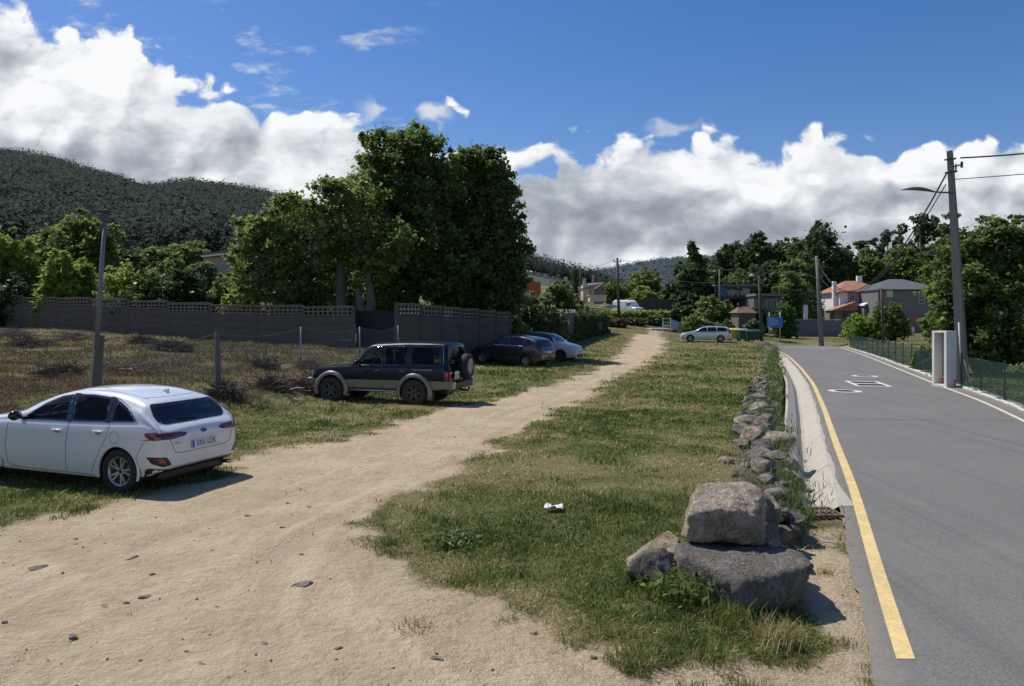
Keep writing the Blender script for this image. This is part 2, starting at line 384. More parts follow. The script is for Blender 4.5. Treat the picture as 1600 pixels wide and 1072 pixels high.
def _phi(r): return r
_Dm = np.linalg.norm(C_[:, None, :2] - C_[None, :, :2], axis=2)
_A = np.block([[ _phi(_Dm) + np.eye(len(C_)) * .02, np.c_[np.ones(len(C_)), C_[:, :2]]], [np.c_[np.ones(len(C_)), C_[:, :2]].T, np.zeros((3, 3))]])
_wt = np.linalg.solve(_A, np.r_[C_[:, 2], 0, 0, 0])
def vnoise(P, s, seed=0):
    """cheap smooth value noise, vectorised"""
    q = P / s + seed * 17.3; i = np.floor(q).astype(np.int64); f = q - i; f = f * f * (3 - 2 * f)
    def h(a, b):
        n = (a * 374761393 + b * 668265263 + seed * 1442695) & 0x7fffffff; n = ((n ^ (n >> 13)) * 1274126177) & 0x7fffffff
        return ((n ^ (n >> 16)) & 0xffff) / 65535.0
    a = h(i[:, 0], i[:, 1]); b = h(i[:, 0] + 1, i[:, 1]); c = h(i[:, 0], i[:, 1] + 1); d_ = h(i[:, 0] + 1, i[:, 1] + 1)
    return (a * (1 - f[:, 0]) + b * f[:, 0]) * (1 - f[:, 1]) + (c * (1 - f[:, 0]) + d_ * f[:, 0]) * f[:, 1]
def field(P):
    z = np.zeros(len(P))
    for k in range(0, len(P), 20000):
        q = P[k:k + 20000]; r = np.linalg.norm(q[:, None, :] - C_[None, :, :2], axis=2)
        z[k:k + 20000] = r @ _wt[:len(C_)] + _wt[-3] + q @ _wt[-2:]
    rr = np.hypot(P[:, 0] - 10, P[:, 1] - 50); far = np.clip((rr - 120) / 150, 0, 1)
    return z * (1 - far) + 8 * far
# dirt, in world coordinates
dirt_img = [(-500, 1300), (-500, 900), (0, 832), (60, 815), (120, 800), (185, 780), (250, 765), (330, 745), (372, 722), (440, 705), (500, 690), (560, 675), (640, 652), (740, 628), (830, 605), (900, 587), (950, 566), (985, 545), (990, 535), (1030, 533), (1042, 545), (1030, 558), (1000, 575), (960, 596), (905, 622), (860, 650), (800, 685), (730, 715), (680, 745), (640, 772), (612, 800), (608, 850), (640, 880), (700, 900), (760, 950), (840, 985), (930, 1005), (1000, 1030), (1080, 1010), (1180, 985), (1262, 960), (1284, 905), (1270, 870), (1232, 830), (1222, 795), (1352, 778), (1400, 1000), (1450, 1300)]
dirt_poly = [at(x, y, 0) for x, y in dirt_img]
ruts_img = [[(40, 1200), (170, 1040), (300, 935), (470, 838), (640, 752), (800, 668), (930, 598), (1010, 560), (1020, 540)], [(430, 1180), (410, 1010), (400, 940), (430, 878), (520, 815), (660, 745), (800, 690)],
    [(-150, 1010), (0, 935), (180, 868), (360, 805), (520, 745), (680, 690), (840, 628), (960, 575), (1000, 545)], [(700, 1200), (560, 1040), (500, 960), (505, 900), (560, 850)], [(250, 1180), (240, 1060), (215, 960), (150, 890), (20, 830)], [(-100, 1100), (100, 1000), (330, 900), (560, 800), (700, 742)], [(900, 1150), (700, 1010), (600, 930), (540, 850), (560, 790)]]
ruts = [np.array([at(a_, b_, 0) for a_, b_ in r_]) for r_ in ruts_img]
def rutmask(P):
    m_ = np.zeros(len(P)); idx = np.where((P[:, 1] > 2) & (P[:, 1] < 75) & (np.abs(P[:, 0]) < 30))[0]; Q_ = P[idx]; v = np.zeros(len(Q_))
    for j, r_ in enumerate(ruts):
        d = np.full(len(Q_), 1e9)
        for i in range(len(r_) - 1):
            a, b = r_[i], r_[i + 1]; e = b - a; w_ = Q_ - a; t = np.clip((w_ @ e) / (e @ e), 0, 1); d = np.minimum(d, np.hypot(*(w_ - t[:, None] * e).T))
        d = d + (vnoise(Q_, 1.2, 90 + j) - .5) * .12; k = np.exp(-(d / .13) ** 2) * np.clip(vnoise(Q_, 1.6, 70 + j) * 1.8 - .35, 0, 1); rim = np.exp(-((d - .24) / .07) ** 2) * .45; v = v + k - rim * (k.max() > 0) * np.clip(vnoise(Q_, 1.1, 60 + j) * 1.6 - .4, 0, 1)
    m_[idx] = np.clip(v, -.6, 1); return m_
def masks(P):
    sd = sdist(P, dirt_poly)
    nz = (vnoise(P, 1.1, 1) - .5) * 1.0 + (vnoise(P, .35, 2) - .5) * .5 + (vnoise(P, .12, 3) - .5) * .25
    dirt = np.clip(.5 - (sd + nz * .9) / (.55 + np.clip((P[:, 1] - 12) / 30, 0, .6)), 0, 1)
    # worn centre strip between wheel tracks, far part
    fp = [(-60, 16), (-13, 14.2), (-10.2, 15.2), (-8.2, 17.4), (-6.7, 19.6), (-5.9, 22.5), (-6.0, 26), (-6.1, 30), (-6.9, 36.6), (-14, 39.6), (-33, 48.2), (-80, 65)]
    fieldL = np.clip(.5 - (sdist(P, fp) + nz * 1.6) / 1.0, 0, 1)
    dry = np.clip(.33 + (vnoise(P, 2.6, 5) - .5) * .9 + (vnoise(P, .8, 6) - .5) * .7 + (vnoise(P, .3, 7) - .5) * .4 + np.clip((P[:, 1] - 30) / 40, 0, .2), 0, 1)
    for cx_, cy_, r_, a_ in ((.7, 12.5, 2.6, .22), (3.2, 17, 3, .2), (.4, 8, 1.5, -.25), (-.8, 12.5, 1.0, -.15), (5, 26, 4, .12)): dry = np.clip(dry + a_ * np.exp(-((P[:, 0] - cx_) ** 2 + (P[:, 1] - cy_) ** 2) / r_ ** 2), 0, 1)
    dry = np.clip(dry + np.clip(1 - np.abs(sd) / 1.2, 0, 1) * .35 * (sd > 0), 0, 1)
    return dirt, fieldL, dry, sd
def ground_z(P):
    z = field(P); y = P[:, 1]; x = P[:, 0]
    XL = np.interp(y, _y, _xl)
    sd = sdist(P, road_poly)
    near = np.clip((11.0 - y) / 4, 0, 1)                       # towards the camera the verge slopes gently to the road
    wdt = .35 + near * 1.6
    left = (x < XL)
    t = np.clip(sd / np.where(left, wdt, .5), 0, 1); t = t * t * (3 - 2 * t)
    base = np.where(sd < 0, ROADZ - .05, ROADZ - .01)
    gut = (y > 10.55) & (y < 69) & left & (x > XL - 1.3)
    zz = base * (1 - t) + z * t
    off = XL - x
    g = np.clip((off - .2) / .12, 0, 1) * np.clip((1.32 - off) / .1, 0, 1)
    zz = np.where(gut, (zz * (1 - g) + (-.62) * g), zz)
    zz = np.where((np.abs(x - (XL - .66)) < .34) & (np.abs(y - 10.38) < .24), np.minimum(zz, -.45), zz)
    zz = np.where((x > XL - 1.25) & (x < XL) & (y > 8.3) & (y < 10.15), np.minimum(zz, -.275), zz)
    und = (vnoise(P, 1.7, 8) - .5) * .05 + (vnoise(P, .5, 9) - .5) * .025
    amp = np.clip(sd / .6, 0, 1) * np.where((y > 10.55) & gut, 0, 1)
    fl = np.clip((-5.5 - x + (y - 20) * .12), 0, 1) * (y > 15)
    zz = zz + und * amp + fl * (vnoise(P, 1.3, 11) - .5) * .22 * amp
    return zz
_gc = {}
def gz(x, y): return float(ground_z(np.array([[x, y]], float))[0])

def axis(lo, hi, dense_lo, dense_hi, st, grow):
    a = list(np.arange(dense_lo, dense_hi + 1e-6, st)); s = st
    while a[-1] < hi: s *= grow; a.append(a[-1] + s)
    s = st; b = []; c = dense_lo
    while c > lo: s *= grow; c -= s; b.append(c)
    return np.array(b[::-1] + a)
gx = axis(-4000, 4000, -13, 13, .11, 1.045); gy = axis(-300, 6000, 3.5, 17, .11, 1.022)
GX, GY = np.meshgrid(gx, gy); GP = np.c_[GX.ravel(), GY.ravel()]
GZ = ground_z(GP); dm, fm, drm, _ = masks(GP); rm = rutmask(GP); rm[sdist(GP, road_poly) < .15] = 0; GZ = GZ - rm * .022 * np.clip(dm, .15, 1)
# tyre ruts and scuffs pressed into the dirt
V = np.c_[GP, GZ]; nx, ny = len(gx), len(gy)
I = np.arange(nx * ny).reshape(ny, nx); Q = np.stack([I[:-1, :-1], I[:-1, 1:], I[1:, 1:], I[1:, :-1]], -1).reshape(-1, 4)

m, N, B, O = newmat('ground_soil'); p = N.pos()
dirt, fld, dry = N.attr('dirt'), N.attr('field'), N.attr('dry')
n_big = N.noise(p, .9, 4, .6); n_mid = N.noise(p, 5, 5, .65); n_fine = N.noise(p, 38, 5, .7); n_grit = N.noise(p, 160, 2, .6)
dc = N.mix(N.step(n_big, .3, .7), (.44, .34, .215), (.55, .44, .29)); dc = N.mix(N.math('MULTIPLY', N.step(n_mid, .48, .68), .6), dc, (.36, .275, .17)); dc = N.mix(N.math('MULTIPLY', N.step(N.noise(N.scl(p, 1, .22, 1, R(-28)), 3.2, 5, .7), .5, .68), .4), dc, (.58, .48, .34)); dc = N.mix(N.math('MULTIPLY', N.step(N.noise(p, 14, 6, .8), .54, .64), .5), dc, (.33, .255, .165))
dc = N.mix(N.math('MULTIPLY', N.step(n_fine, .52, .72), .4), dc, (.66, .54, .37)); dc = N.mix(N.math('MULTIPLY', N.step(n_grit, .60, .72), .45), dc, (.30, .235, .16))
rt_ = N.attr('rut'); dc = N.mix(N.math('MULTIPLY', N.step(rt_, .15, .8), .45), dc, (.38, .30, .195)); dc = N.mix(N.math('MULTIPLY', N.step(N.math('MULTIPLY', rt_, -1.0), .05, .35), .4), dc, (.62, .52, .37))
# tyre tread prints: fine ribs that follow bent bands
def tread(scale, rot, seed):
    q = N.scl(p, 1, 1, 1, rot); dd = N.n('ShaderNodeVectorMath', operation='ADD'); N.l(q, dd.inputs[0])
    s_ = N.n('ShaderNodeVectorMath', operation='SCALE'); N.l(N.noise(p, .22, 2, .5, 0, 1), s_.inputs[0]); s_.inputs['Scale'].default_value = 5.5; N.l(s_.outputs[0], dd.inputs[1])
    o = N.n('ShaderNodeTexWave', wave_type='BANDS'); o.inputs['Scale'].default_value = scale; o.inputs['Distortion'].default_value = 1.2; o.inputs['Detail'].default_value = 2; o.inputs['Detail Scale'].default_value = 2.5
    N.l(dd.outputs[0], o.inputs['Vector']); b_ = N.n('ShaderNodeTexWave', wave_type='BANDS'); b_.inputs['Scale'].default_value = .33; N.l(dd.outputs[0], b_.inputs['Vector'])
    return N.math('MULTIPLY', o.outputs['Fac'], N.step(b_.outputs['Fac'], .72, .86))
tr = N.math('MAXIMUM', N.math('MAXIMUM', tread(11, R(38), 1), tread(12, R(-22), 2)), tread(10, R(5), 3))
tr = N.math('MULTIPLY', tr, N.step(N.noise(p, 1.1, 3, .6), .50, .66))
dc = N.mix(N.math('MULTIPLY', tr, .2), dc, (.37, .28, .17))
gc_ = N.mix(N.step(n_mid, .3, .7), (.085, .105, .03), (.15, .145, .05)); dryc = N.mix(n_mid, (.24, .20, .095), (.17, .15, .065))
gc_ = N.mix(N.step(dry, .3, .7), gc_, dryc); gc_ = N.mix(N.math('MULTIPLY', N.step(n_fine, .45, .7), .55), gc_, (.04, .05, .015))
fc_ = N.mix(N.step(N.noise(p, .8, 5, .65), .42, .62), (.20, .15, .095), (.13, .135, .045)); fc_ = N.mix(N.math('MULTIPLY', N.step(N.noise(p, 9, 5, .7), .45, .62), .75), fc_, (.055, .042, .028))
fc_ = N.mix(N.math('MULTIPLY', N.step(n_fine, .55, .7), .5), fc_, (.34, .28, .18))
c = N.mix(fld, gc_, fc_); dn = N.math('ADD', dirt, N.math('MULTIPLY', N.math('SUBTRACT', N.noise(p, 9, 6, .75), .5), 1.1)); dmix = N.step(dn, .30, .75)
deb = N.math('MULTIPLY', N.math('MULTIPLY', N.step(dirt, .0, .35), N.step(dirt, 1.0, .6)), N.step(N.noise(p, 22, 5, .75), .42, .58))
c = N.mix(dmix, c, dc); c = N.mix(N.math('MULTIPLY', deb, .65), c, (.19, .14, .08)); N.l(c, B.inputs['Base Color']); B.inputs['Roughness'].default_value = .95; B.inputs['Specular IOR Level'].default_value = .15
hh = N.math('ADD', N.math('ADD', N.math('MULTIPLY', N.math('ADD', n_mid, N.math('MULTIPLY', N.noise(p, 13, 4, .7), .6)), 1.7), N.math('MULTIPLY', n_fine, .55)), N.math('ADD', N.math('MULTIPLY', n_grit, .14), N.math('MULTIPLY', N.math('MULTIPLY', tr, dirt), -.09)))
N.l(N.bump(hh, .85, .05), B.inputs['Normal'])
M_ground = m
g = np_mesh('ground', V, Q, m, {'dirt': dm, 'field': fm, 'dry': drm, 'rut': rm}, smooth=True); tag(g, kind='structure')

# ---------- road, markings, gutter ----------
m, N, B, O = newmat('asphalt'); p = N.pos()
a1 = N.noise(p, .35, 4, .6); a2 = N.noise(p, 6, 4, .6); a3 = N.noise(p, 90, 3, .75); a4 = N.noise(p, 260, 1, .5)
c = N.mix(a1, (.118, .112, .102), (.168, .160, .146)); c = N.mix(N.math('MULTIPLY', N.step(a3, .48, .60), .75), c, (.31, .295, .265)); c = N.mix(N.math('MULTIPLY', N.step(a4, .52, .64), .7), c, (.05, .05, .055))
c = N.mix(N.math('MULTIPLY', N.step(N.noise(N.scl(p, 1.2, .16, 1, R(12)), 1.1, 4, .6), .5, .75), .3), c, (.20, .195, .185))
c = N.mix(N.math('MULTIPLY', N.step(a2, .6, .8), .35), c, (.085, .082, .076)); c = N.mix(N.math('MULTIPLY', N.step(N.noise(p, 16, 7, .85), .5, .60), .5), c, (.225, .212, .188)); c = N.mix(N.math('MULTIPLY', N.step(N.noise(p, 24, 6, .85), .52, .62), .5), c, (.075, .072, .066))
c = N.mix(N.math('MULTIPLY', N.step(N.noise(N.scl(p, 2.2, .05, 1, R(14)), 1.3, 5, .7), .5, .7), .35), c, (.075, .073, .070))
c = N.mix(N.math('MULTIPLY', N.step(N.noise(p, .55, 6, .75), .52, .68), .35), c, (.23, .215, .185))
edge_ = N.attr('edge'); c = N.mix(N.math('MULTIPLY', edge_, N.math('MULTIPLY_ADD', N.noise(p, 5, 6, .8), 1.6, -.45), clamp=True), c, (.33, .28, .20))
N.l(c, B.inputs['Base Color']); B.inputs['Roughness'].default_value = .82; N.l(N.bump(N.math('ADD', a3, N.math('MULTIPLY', a4, .5)), .55, .008), B.inputs['Normal']); M_asph = m
def strip(name, ys, xa, xb, z, mt, kind='structure', lab=None, zfun=None):
    P_ = [[(xa(y), y, z), (xb(y), y, z)] for y in ys]; mb = MB().grid(P_, False); o = mb.build(name, mt)
    for f in o.data.polygons:
        if f.normal.z < 0: f.flip()
    if kind: tag(o, kind=kind)
    return o
ys = list(np.arange(-30, 2, 1.0)) + list(np.arange(2, 24, .08)) + list(np.arange(24, 70.05, 1.0)) + [70.0]
def ln(y): return (math.sin(y * 2.1) * .015 + math.sin(y * 5.3 + 1) * .01 + noise.fractal(Vector((y * 3.1, 0, 0)), .7, 2.2, 5) * .035)
rows = [[(xl(y) - .28 + ln(y), y, ROADZ)] + [(xl(y) + (xr(y) - xl(y)) * t, y, ROADZ) for t in (.0, .25, .5, .75, 1)] + [(xr(y) + .62, y, ROADZ)] for y in ys]
mb = MB().grid(rows, False)
L70 = rows[-1]
mb2 = [(xl(70) - .28, 70), (24.9, 72), (24.4, 75), (22, 77), (16, 78), (4, 80), (4, 84.5), (16, 82.8), (28, 81.3), (33, 80), (34.5, 77), (xr(73) + .8, 73), (xr(70) + .62, 70)]
mb.add([(x, y, ROADZ) for x, y in mb2], [tuple(range(len(mb2)))])
o = mb.build('road', M_asph); tag(o, kind='structure')
at_ = o.data.attributes.new('edge', 'FLOAT', 'POINT')
for i_, v_ in enumerate(o.data.vertices): q_ = v_.co; at_.data[i_].value = 1.0 if (q_.y < 74 and (q_.x < xl(q_.y) - .2 or q_.x > xr(q_.y) + .5)) else 0.0
# transverse seams where the asphalt was laid in two passes
for y0 in (20.0, 33.5):
    mb_ = MB(); mb_.grid([[(xl(y0) - .2 + (xr(y0) - xl(y0) + .6) * t, y0 + .12 * math.sin(t * 5) + dy, ROADZ + .002) for dy in (0, .035)] for t in [k / 12 for k in range(13)]], False); so_ = mb_.build('road_seam', mat('seam_%d' % int(y0), (.06, .058, .054), .9)); tag(so_, kind='structure')
def paint(name, c, wear=.45):
    m, N, B, O = newmat(name); p = N.pos(); a = N.noise(p, 70, 4, .75); b = N.noise(p, 3, 4, .6)
    cc = N.mix(N.math('MULTIPLY', N.step(N.math('ADD', N.math('ADD', N.math('MULTIPLY', a, .5), N.math('MULTIPLY', N.noise(p, 13, 7, .85), .6)), N.math('MULTIPLY', b, .35)), .66, .82), min(1, wear * 1.7)), c, (.2, .19, .16)); cc = N.mix(b, cc, tuple(k * .85 for k in c))
    N.l(cc, B.inputs['Base Color']); B.inputs['Roughness'].default_value = .7; N.l(N.bump(a, .4, .006), B.inputs['Normal']); return m
M_yel = paint('yellow_paint', (.80, .60, .24)); M_wht = paint('white_paint', (.78, .77, .73), .4); M_cream = paint('cream_paint', (.74, .68, .50), .4)
yl = [LL[0][1]] + list(np.arange(6, 70.1, .5))
o = strip('road_line', yl, lambda y: xl(y) - .075, lambda y: xl(y) + .075, ROADZ + .004, M_yel)
yr = list(np.arange(-30, 73.1, .5))
o = strip('road_line', yr, lambda y: xr(y) - .07, lambda y: xr(y) + .07, ROADZ + .004, M_cream)
# broken concrete edge under the fence
m, N, B, O = newmat('gutter_concrete'); p = N.pos(); a = N.noise(p, 1.2, 5, .65); b = N.noise(p, 30, 4, .7)
c = N.mix(a, (.36, .325, .265), (.50, .465, .39)); c = N.mix(N.math('MULTIPLY', N.step(b, .5, .75), .35), c, (.30, .27, .22))
N.l(c, B.inputs['Base Color']); B.inputs['Roughness'].default_value = .9; N.l(N.bump(N.math('ADD', N.math('MULTIPLY', a, 2), b), .5, .02), B.inputs['Normal']); M_conc = m
mb = MB(); rr_ = random.Random(5)
for y in np.arange(3, 74, .55):
    h = rr_.uniform(.03, .10); d0 = rr_.uniform(.56, .64); d1 = rr_.uniform(.84, .98); k = (xr(y + .3) - xr(y - .3)) / .6
    a_, b_ = (xr(y) + d0, y), (xr(y) + d1, y - k * .1); e = rr_.uniform(.24, .3)
    tp = [(a_[0] - k * e, a_[1] - e), (b_[0] - k * e, b_[1] - e), (b_[0] + k * e, b_[1] + e), (a_[0] + k * e, a_[1] + e)]
    mb.prism(tp, ROADZ - .1, ROADZ + h)
o = mb.build('kerb', mat('kerb_concrete', (.62, .60, .56), .9, bump=.6, bscale=12, dirt=.5), bevel=.015); tag(o, kind='structure')
# V shaped concrete gutter with joints, left of the road
mb = MB(); yg = list(np.arange(10.75, 69, .5)); slab = []
for i in range(len(yg) - 1):
    y0, y1 = yg[i] + .008, yg[i + 1] - .008
    if (i % 3): y0 = yg[i]
    if ((i + 1) % 3): y1 = yg[i + 1]
    fl = lambda y: max(0, (12.2 - y) / 1.5) * .14
    P_ = [[(xl(y) - 1.17, y, -.16), (xl(y) - 1.10, y, -.12), (xl(y) - .86, y, -.30), (xl(y) - .74, y, -.46), (xl(y) - .66, y, -.465), (xl(y) - .30 + fl(y) * .2 + ln(y), y, ROADZ + .006), (xl(y) - .22 + fl(y) + ln(y * .9), y, ROADZ + .007)] for y in (y0, y1)]
    mb.grid(P_, False)
o = mb.build('gutter', M_conc, fix=False); tag(o, kind='structure')
for f in o.data.polygons:
    if f.normal.z < 0: f.flip()
# manhole rings painted white, with covers
def ring(cx, cy, r0, r1, z, n=40):
    mb = MB(); vs = []
    for k in range(n):
        a = 2 * PI * k / n; vs += [(cx + r0 * math.cos(a), cy + r0 * math.sin(a), z), (cx + r1 * math.cos(a), cy + r1 * math.sin(a), z)]
    return mb.add(vs, [(2 * k, 2 * k + 1, (2 * k + 3) % (2 * n), (2 * k + 2) % (2 * n)) for k in range(n)])
M_iron = mat('cast_iron', (.03, .029, .028), .6, .3, bump=.8, bscale=60)
for (px, py, lb) in ((1320, 611, 'round cast iron manhole cover ringed with white paint, nearer the camera'), (1351, 587.7, 'round cast iron manhole cover ringed with white paint, beyond the square cover')):
    cx, cy = at(px, py, ROADZ); r = empty('manhole_cover', (cx, cy, ROADZ), 0, lb, 'manhole cover', 'manhole covers in the road')
    mb = MB(); mb.lathe([(.001, .010), (.30, .010), (.31, .002), (.33, .002), (.335, .011), (.36, .011), (.362, .0)], 40, M=Matrix.Rotation(R(90), 4, 'X'))
    mb.build('cover', M_iron, r)
    q = ring(0, 0, .365, .60, .004); q.build('painted_ring', M_wht, r)
cx, cy = at(1355, 599.5, ROADZ)
r = empty('manhole_cover', (cx, cy, ROADZ), R(-14), 'rectangular twin-panel manhole cover inside a white painted frame', 'manhole cover', 'manhole covers in the road')
mb = MB(); mb.box((0, -.62, .004), (.95, .80, .012)); mb.box((0, .62, .004), (.95, .80, .012)); mb.build('cover', M_iron, r)
mb = MB()
for x0, x1, y0, y1 in ((-.68, .68, 1.08, 1.32), (-.68, .68, -1.32, -1.08), (-.68, -.52, -1.08, 1.08), (.52, .68, -1.08, 1.08), (-.52, .52, -.14, .14)):
    mb.add([(x0, y0, .0045), (x1, y0, .0045), (x1, y1, .0045), (x0, y1, .0045)], [(0, 1, 2, 3)])
mb.build('painted_frame', M_wht, r)
# drain grate
cx, cy = xl(10.3) - .66, 10.36
r = empty('drain_grate', (cx, cy, -.238), R(2), 'rusty brown slotted drain grate at the near end of the concrete gutter', 'drain grate')
M_rust = mat('rusty_iron', (.20, .12, .09), .8, .2, dirt=.4, bump=.5)
mb = MB(); mb.box((0, .235, 0), (.72, .06, .03)); mb.box((0, -.19, 0), (.72, .03, .03)); mb.box((-.345, 0, 0), (.03, .35, .03)); mb.box((.345, 0, 0), (.03, .35, .03)); mb.box((0, 0, -.001), (.66, .025, .028)); mb.build('frame', M_rust, r)
for i in range(7):
    MB().box((-.27 + i * .09, 0, 0), (.025, .35, .026)).build('bar', M_rust, r)
MB().box((0, 0, -.09), (.69, .40, .02)).build('pit_plate', mat('pit_shade', (.02, .02, .02), 1), r)  # black plate stands for the shade down in the drain
# ---------- foliage and bark materials ----------
LF = {}
LF['broad'] = leafmat('leaf_broad', (0.037, 0.066, 0.020), (0.238, 0.347, 0.084), 0.51)
LF['walnut'] = leafmat('leaf_walnut', (0.048, 0.078, 0.024), (0.301, 0.394, 0.104), 0.52)
LF['dark'] = leafmat('leaf_dark', (0.022, 0.044, 0.019), (0.121, 0.195, 0.066), 0.41)
LF['bright'] = leafmat('leaf_bright', (0.061, 0.103, 0.021), (0.394, 0.556, 0.104), 0.52)
LF['yellow'] = leafmat('leaf_yellow', (0.078, 0.113, 0.024), (0.487, 0.580, 0.127), 0.52)
LF['hedge'] = leafmat('leaf_hedge', (0.028, 0.052, 0.016), (0.186, 0.267, 0.069), 0.47, .4)
LF['gloss'] = leafmat('leaf_gloss', (0.021, 0.041, 0.017), (0.127, 0.198, 0.065), 0.34, .25)
LF['olive'] = leafmat('leaf_olive', (0.052, 0.072, 0.038), (0.255, 0.314, 0.139), 0.49)
LF['brown'] = leafmat('leaf_brown', (0.061, 0.048, 0.028), (0.301, 0.220, 0.127), 0.49)
LF['ivy'] = leafmat('leaf_ivy', (0.027, 0.044, 0.018), (0.135, 0.195, 0.060), 0.39)
LF['euc'] = leafmat('leaf_euc', (0.037, 0.062, 0.037), (0.208, 0.278, 0.139), 0.44)
LF['hill'] = leafmat('leaf_hill', (.026, .038, .036), (.082, .108, .080), .5, .9)  # slightly bluish: some distance haze is in the colour
LF['hillhaze'] = leafmat('leaf_hill_haze', (.10, .14, .165), (.17, .215, .23), .5, .9)  # blue distance haze put into the leaf colour
M_bark = mat('bark', (.14, .12, .095), .95, bump=1.0, bscale=18, var=.35, vscale=7)
M_barkd = mat('bark_dark', (.06, .05, .04), .95, bump=1.0, bscale=18, var=.35, vscale=7)

def px_tree(px0, px1, top, D, base=None, **kw):
    """crown box from picture columns px0..px1, row top, at distance D"""
    x0, x1 = PX(px0, D), PX(px1, D); cx = (x0 + x1) / 2; z0 = gz(cx, D) if base is None else base
    return (cx, D, z0), (x1 - x0) / 2, ZZ(top, D) - z0
def lumps(rx, h, z0f=.25, n=7, seed=1, ry=None, topf=.75):
    """irregular union of ellipsoids filling a crown of half width rx, from z0f*h to h"""
    rnd = random.Random(seed); ry = ry or rx * .85; E = []
    zc, hz = h * (1 + z0f) / 2, h * (1 - z0f) / 2
    E.append((0, 0, zc * .98, rx * .82, ry * .8, hz * .88))
    for i in range(n):
        a = 2 * PI * i / n + rnd.uniform(-.4, .4); t = rnd.uniform(-.75, .75)
        w_ = math.sqrt(max(0, 1 - t * t * topf)); s = rnd.uniform(.30, .46)
        E.append((math.cos(a) * rx * w_ * (1 - s), math.sin(a) * ry * w_ * (1 - s), zc + t * hz * (1 - s * .6), rx * s, ry * s, hz * s * rnd.uniform(.7, 1.05)))
    E.append((rnd.uniform(-.2, .2) * rx, 0, h - hz * .33, rx * .4, ry * .4, hz * .35))
    return E
def bushy(rx, h, seed=1):
    rnd = random.Random(seed); E = [(0, 0, h * .42, rx * .82, rx * .6, h * .50)]
    for i in range(9):
        x = rx * (-.72 + 1.44 * i / 8); s = rnd.uniform(.26, .36); hh_ = h * (rnd.uniform(.62, .95) if abs(x) < rx * .6 else rnd.uniform(.45, .75))
        E.append((x, rnd.uniform(-.35, .35) * rx, hh_ - h * s * .75, rx * s, rx * s, h * s)); E.append((x * 1.02, rnd.uniform(-.4, .4) * rx, h * .24, rx * s * .95, rx * s, h * .27))
    E.append((rnd.uniform(-.3, .3) * rx, 0, h * .8, rx * .3, rx * .3, h * .21)); return E
def tree(label, px0, px1, top, D, lf, n, ls, z0f=.25, seed=1, name='tree', cat='tree', group=None, bark=None, tr=.2, k=7, clump=.3, ncl=70, fill=.28, **kw):
    b, rx, h = px_tree(px0, px1, top, D); n = int(n * 1.5); ls *= .82
    return plant(name, label, cat, b, bushy(rx, h, seed) if z0f < .04 else lumps(rx * 1.08, h, z0f, k, seed), n, ls, LF[lf], bark, tr, group=group, nclump=ncl, clump=clump, fill=fill, seed=seed, **kw)

# --- the big group behind the wall, left of centre ---
# walnut with the pale trunk
D0 = 41.0; bx_ = PX(533, D0); b = (bx_, D0, gz(bx_, D0))
def E(px, py, rpx, rpy, D=D0, dy=0, b=b): return (PX(px, D) - b[0], D - b[1] + dy, ZZ(py, D) - b[2], rpx * D / F, rpx * D / F * .85, rpy * D / F)
ells = [E(420, 395, 62, 50), E(465, 340, 58, 38), E(520, 320, 45, 38), E(400, 365, 40, 30), E(430, 440, 65, 40), E(560, 300, 45, 35), E(575, 370, 50, 45), E(500, 400, 50, 45), E(480, 450, 45, 35, dy=1), E(510, 440, 40, 40, dy=1.5), E(450, 470, 50, 25, dy=.5)]
root = empty('walnut_tree', b, 0, 'open-crowned tree with a bare pale trunk behind the wall, left of the dark trees', 'tree')
P_, T_, NR_, CL_ = crown_points(ells, 46000, .30, 150, np.random.default_rng(11), .12); V_, Q_, TT_ = leaf_quads(P_, .15, .3, 1.5, T_, nrm=NR_); np_mesh('crown', V_, Q_, LF['walnut'], TT_, parent=root)
mb = MB(); q = lambda px, py, dy=0: (PX(px, D0) - b[0], dy, ZZ(py, D0) - b[2])
mb.tube([q(535, 530), q(534, 480), q(532, 420), q(533, 380), q(530, 335), q(535, 300)], [.36, .30, .25, .22, .15, .06], 10)
mb.tube([q(532, 392), q(524, 386, -.3), q(518, 388, -.5)], [.13, .12, .11], 8); mb.tube([q(518, 389, -.45), q(518, 383, -.6)], [.12, .02], 8)
for tgt in ((470, 345), (430, 390), (570, 320), (500, 320), (560, 370), (440, 440), (400, 370), (575, 290), (488, 400)):
    mb.tube(branch_path(q(532, 400 - random.uniform(0, 60)), q(tgt[0], tgt[1], random.uniform(-1, 1)), .1), [.10, .08, .06, .045, .02], 6, cap=False)
mb.build('trunk', M_bark, root)
# pollarded trunk beside it
D1 = 40.0; bx1 = PX(570, D1); b1 = (bx1, D1, gz(bx1, D1)); root = empty('pollarded_tree', b1, 0, 'thick pollarded grey trunk with two upright limbs beside the bare pale trunk', 'tree')
mb = MB(); q = lambda px, py, dy=0: (PX(px, D1) - b1[0], dy, ZZ(py, D1) - b1[2])
mb.tube([q(568, 530), q(566, 490), q(560, 460), q(555, 445)], [.36, .28, .18, .12], 10); mb.tube([q(573, 520), q(580, 470), q(575, 430), q(586, 395), q(596, 380)], [.34, .24, .15, .11, .07], 9); mb.tube([q(577, 425), q(570, 405)], [.1, .07], 6)
mb.build('trunk', M_bark, root)
P_, T_, NR_, CL_ = crown_points([E(590, 405, 42, 36, D1, b=b1), E(565, 430, 25, 25, D1, b=b1), E(610, 375, 40, 38, D1, b=b1)], 4500, .35, 40, np.random.default_rng(12), .1); V_, Q_, TT_ = leaf_quads(P_, .14, .3, 1.5, T_, nrm=NR_); np_mesh('crown', V_, Q_, LF['walnut'], TT_, parent=root)
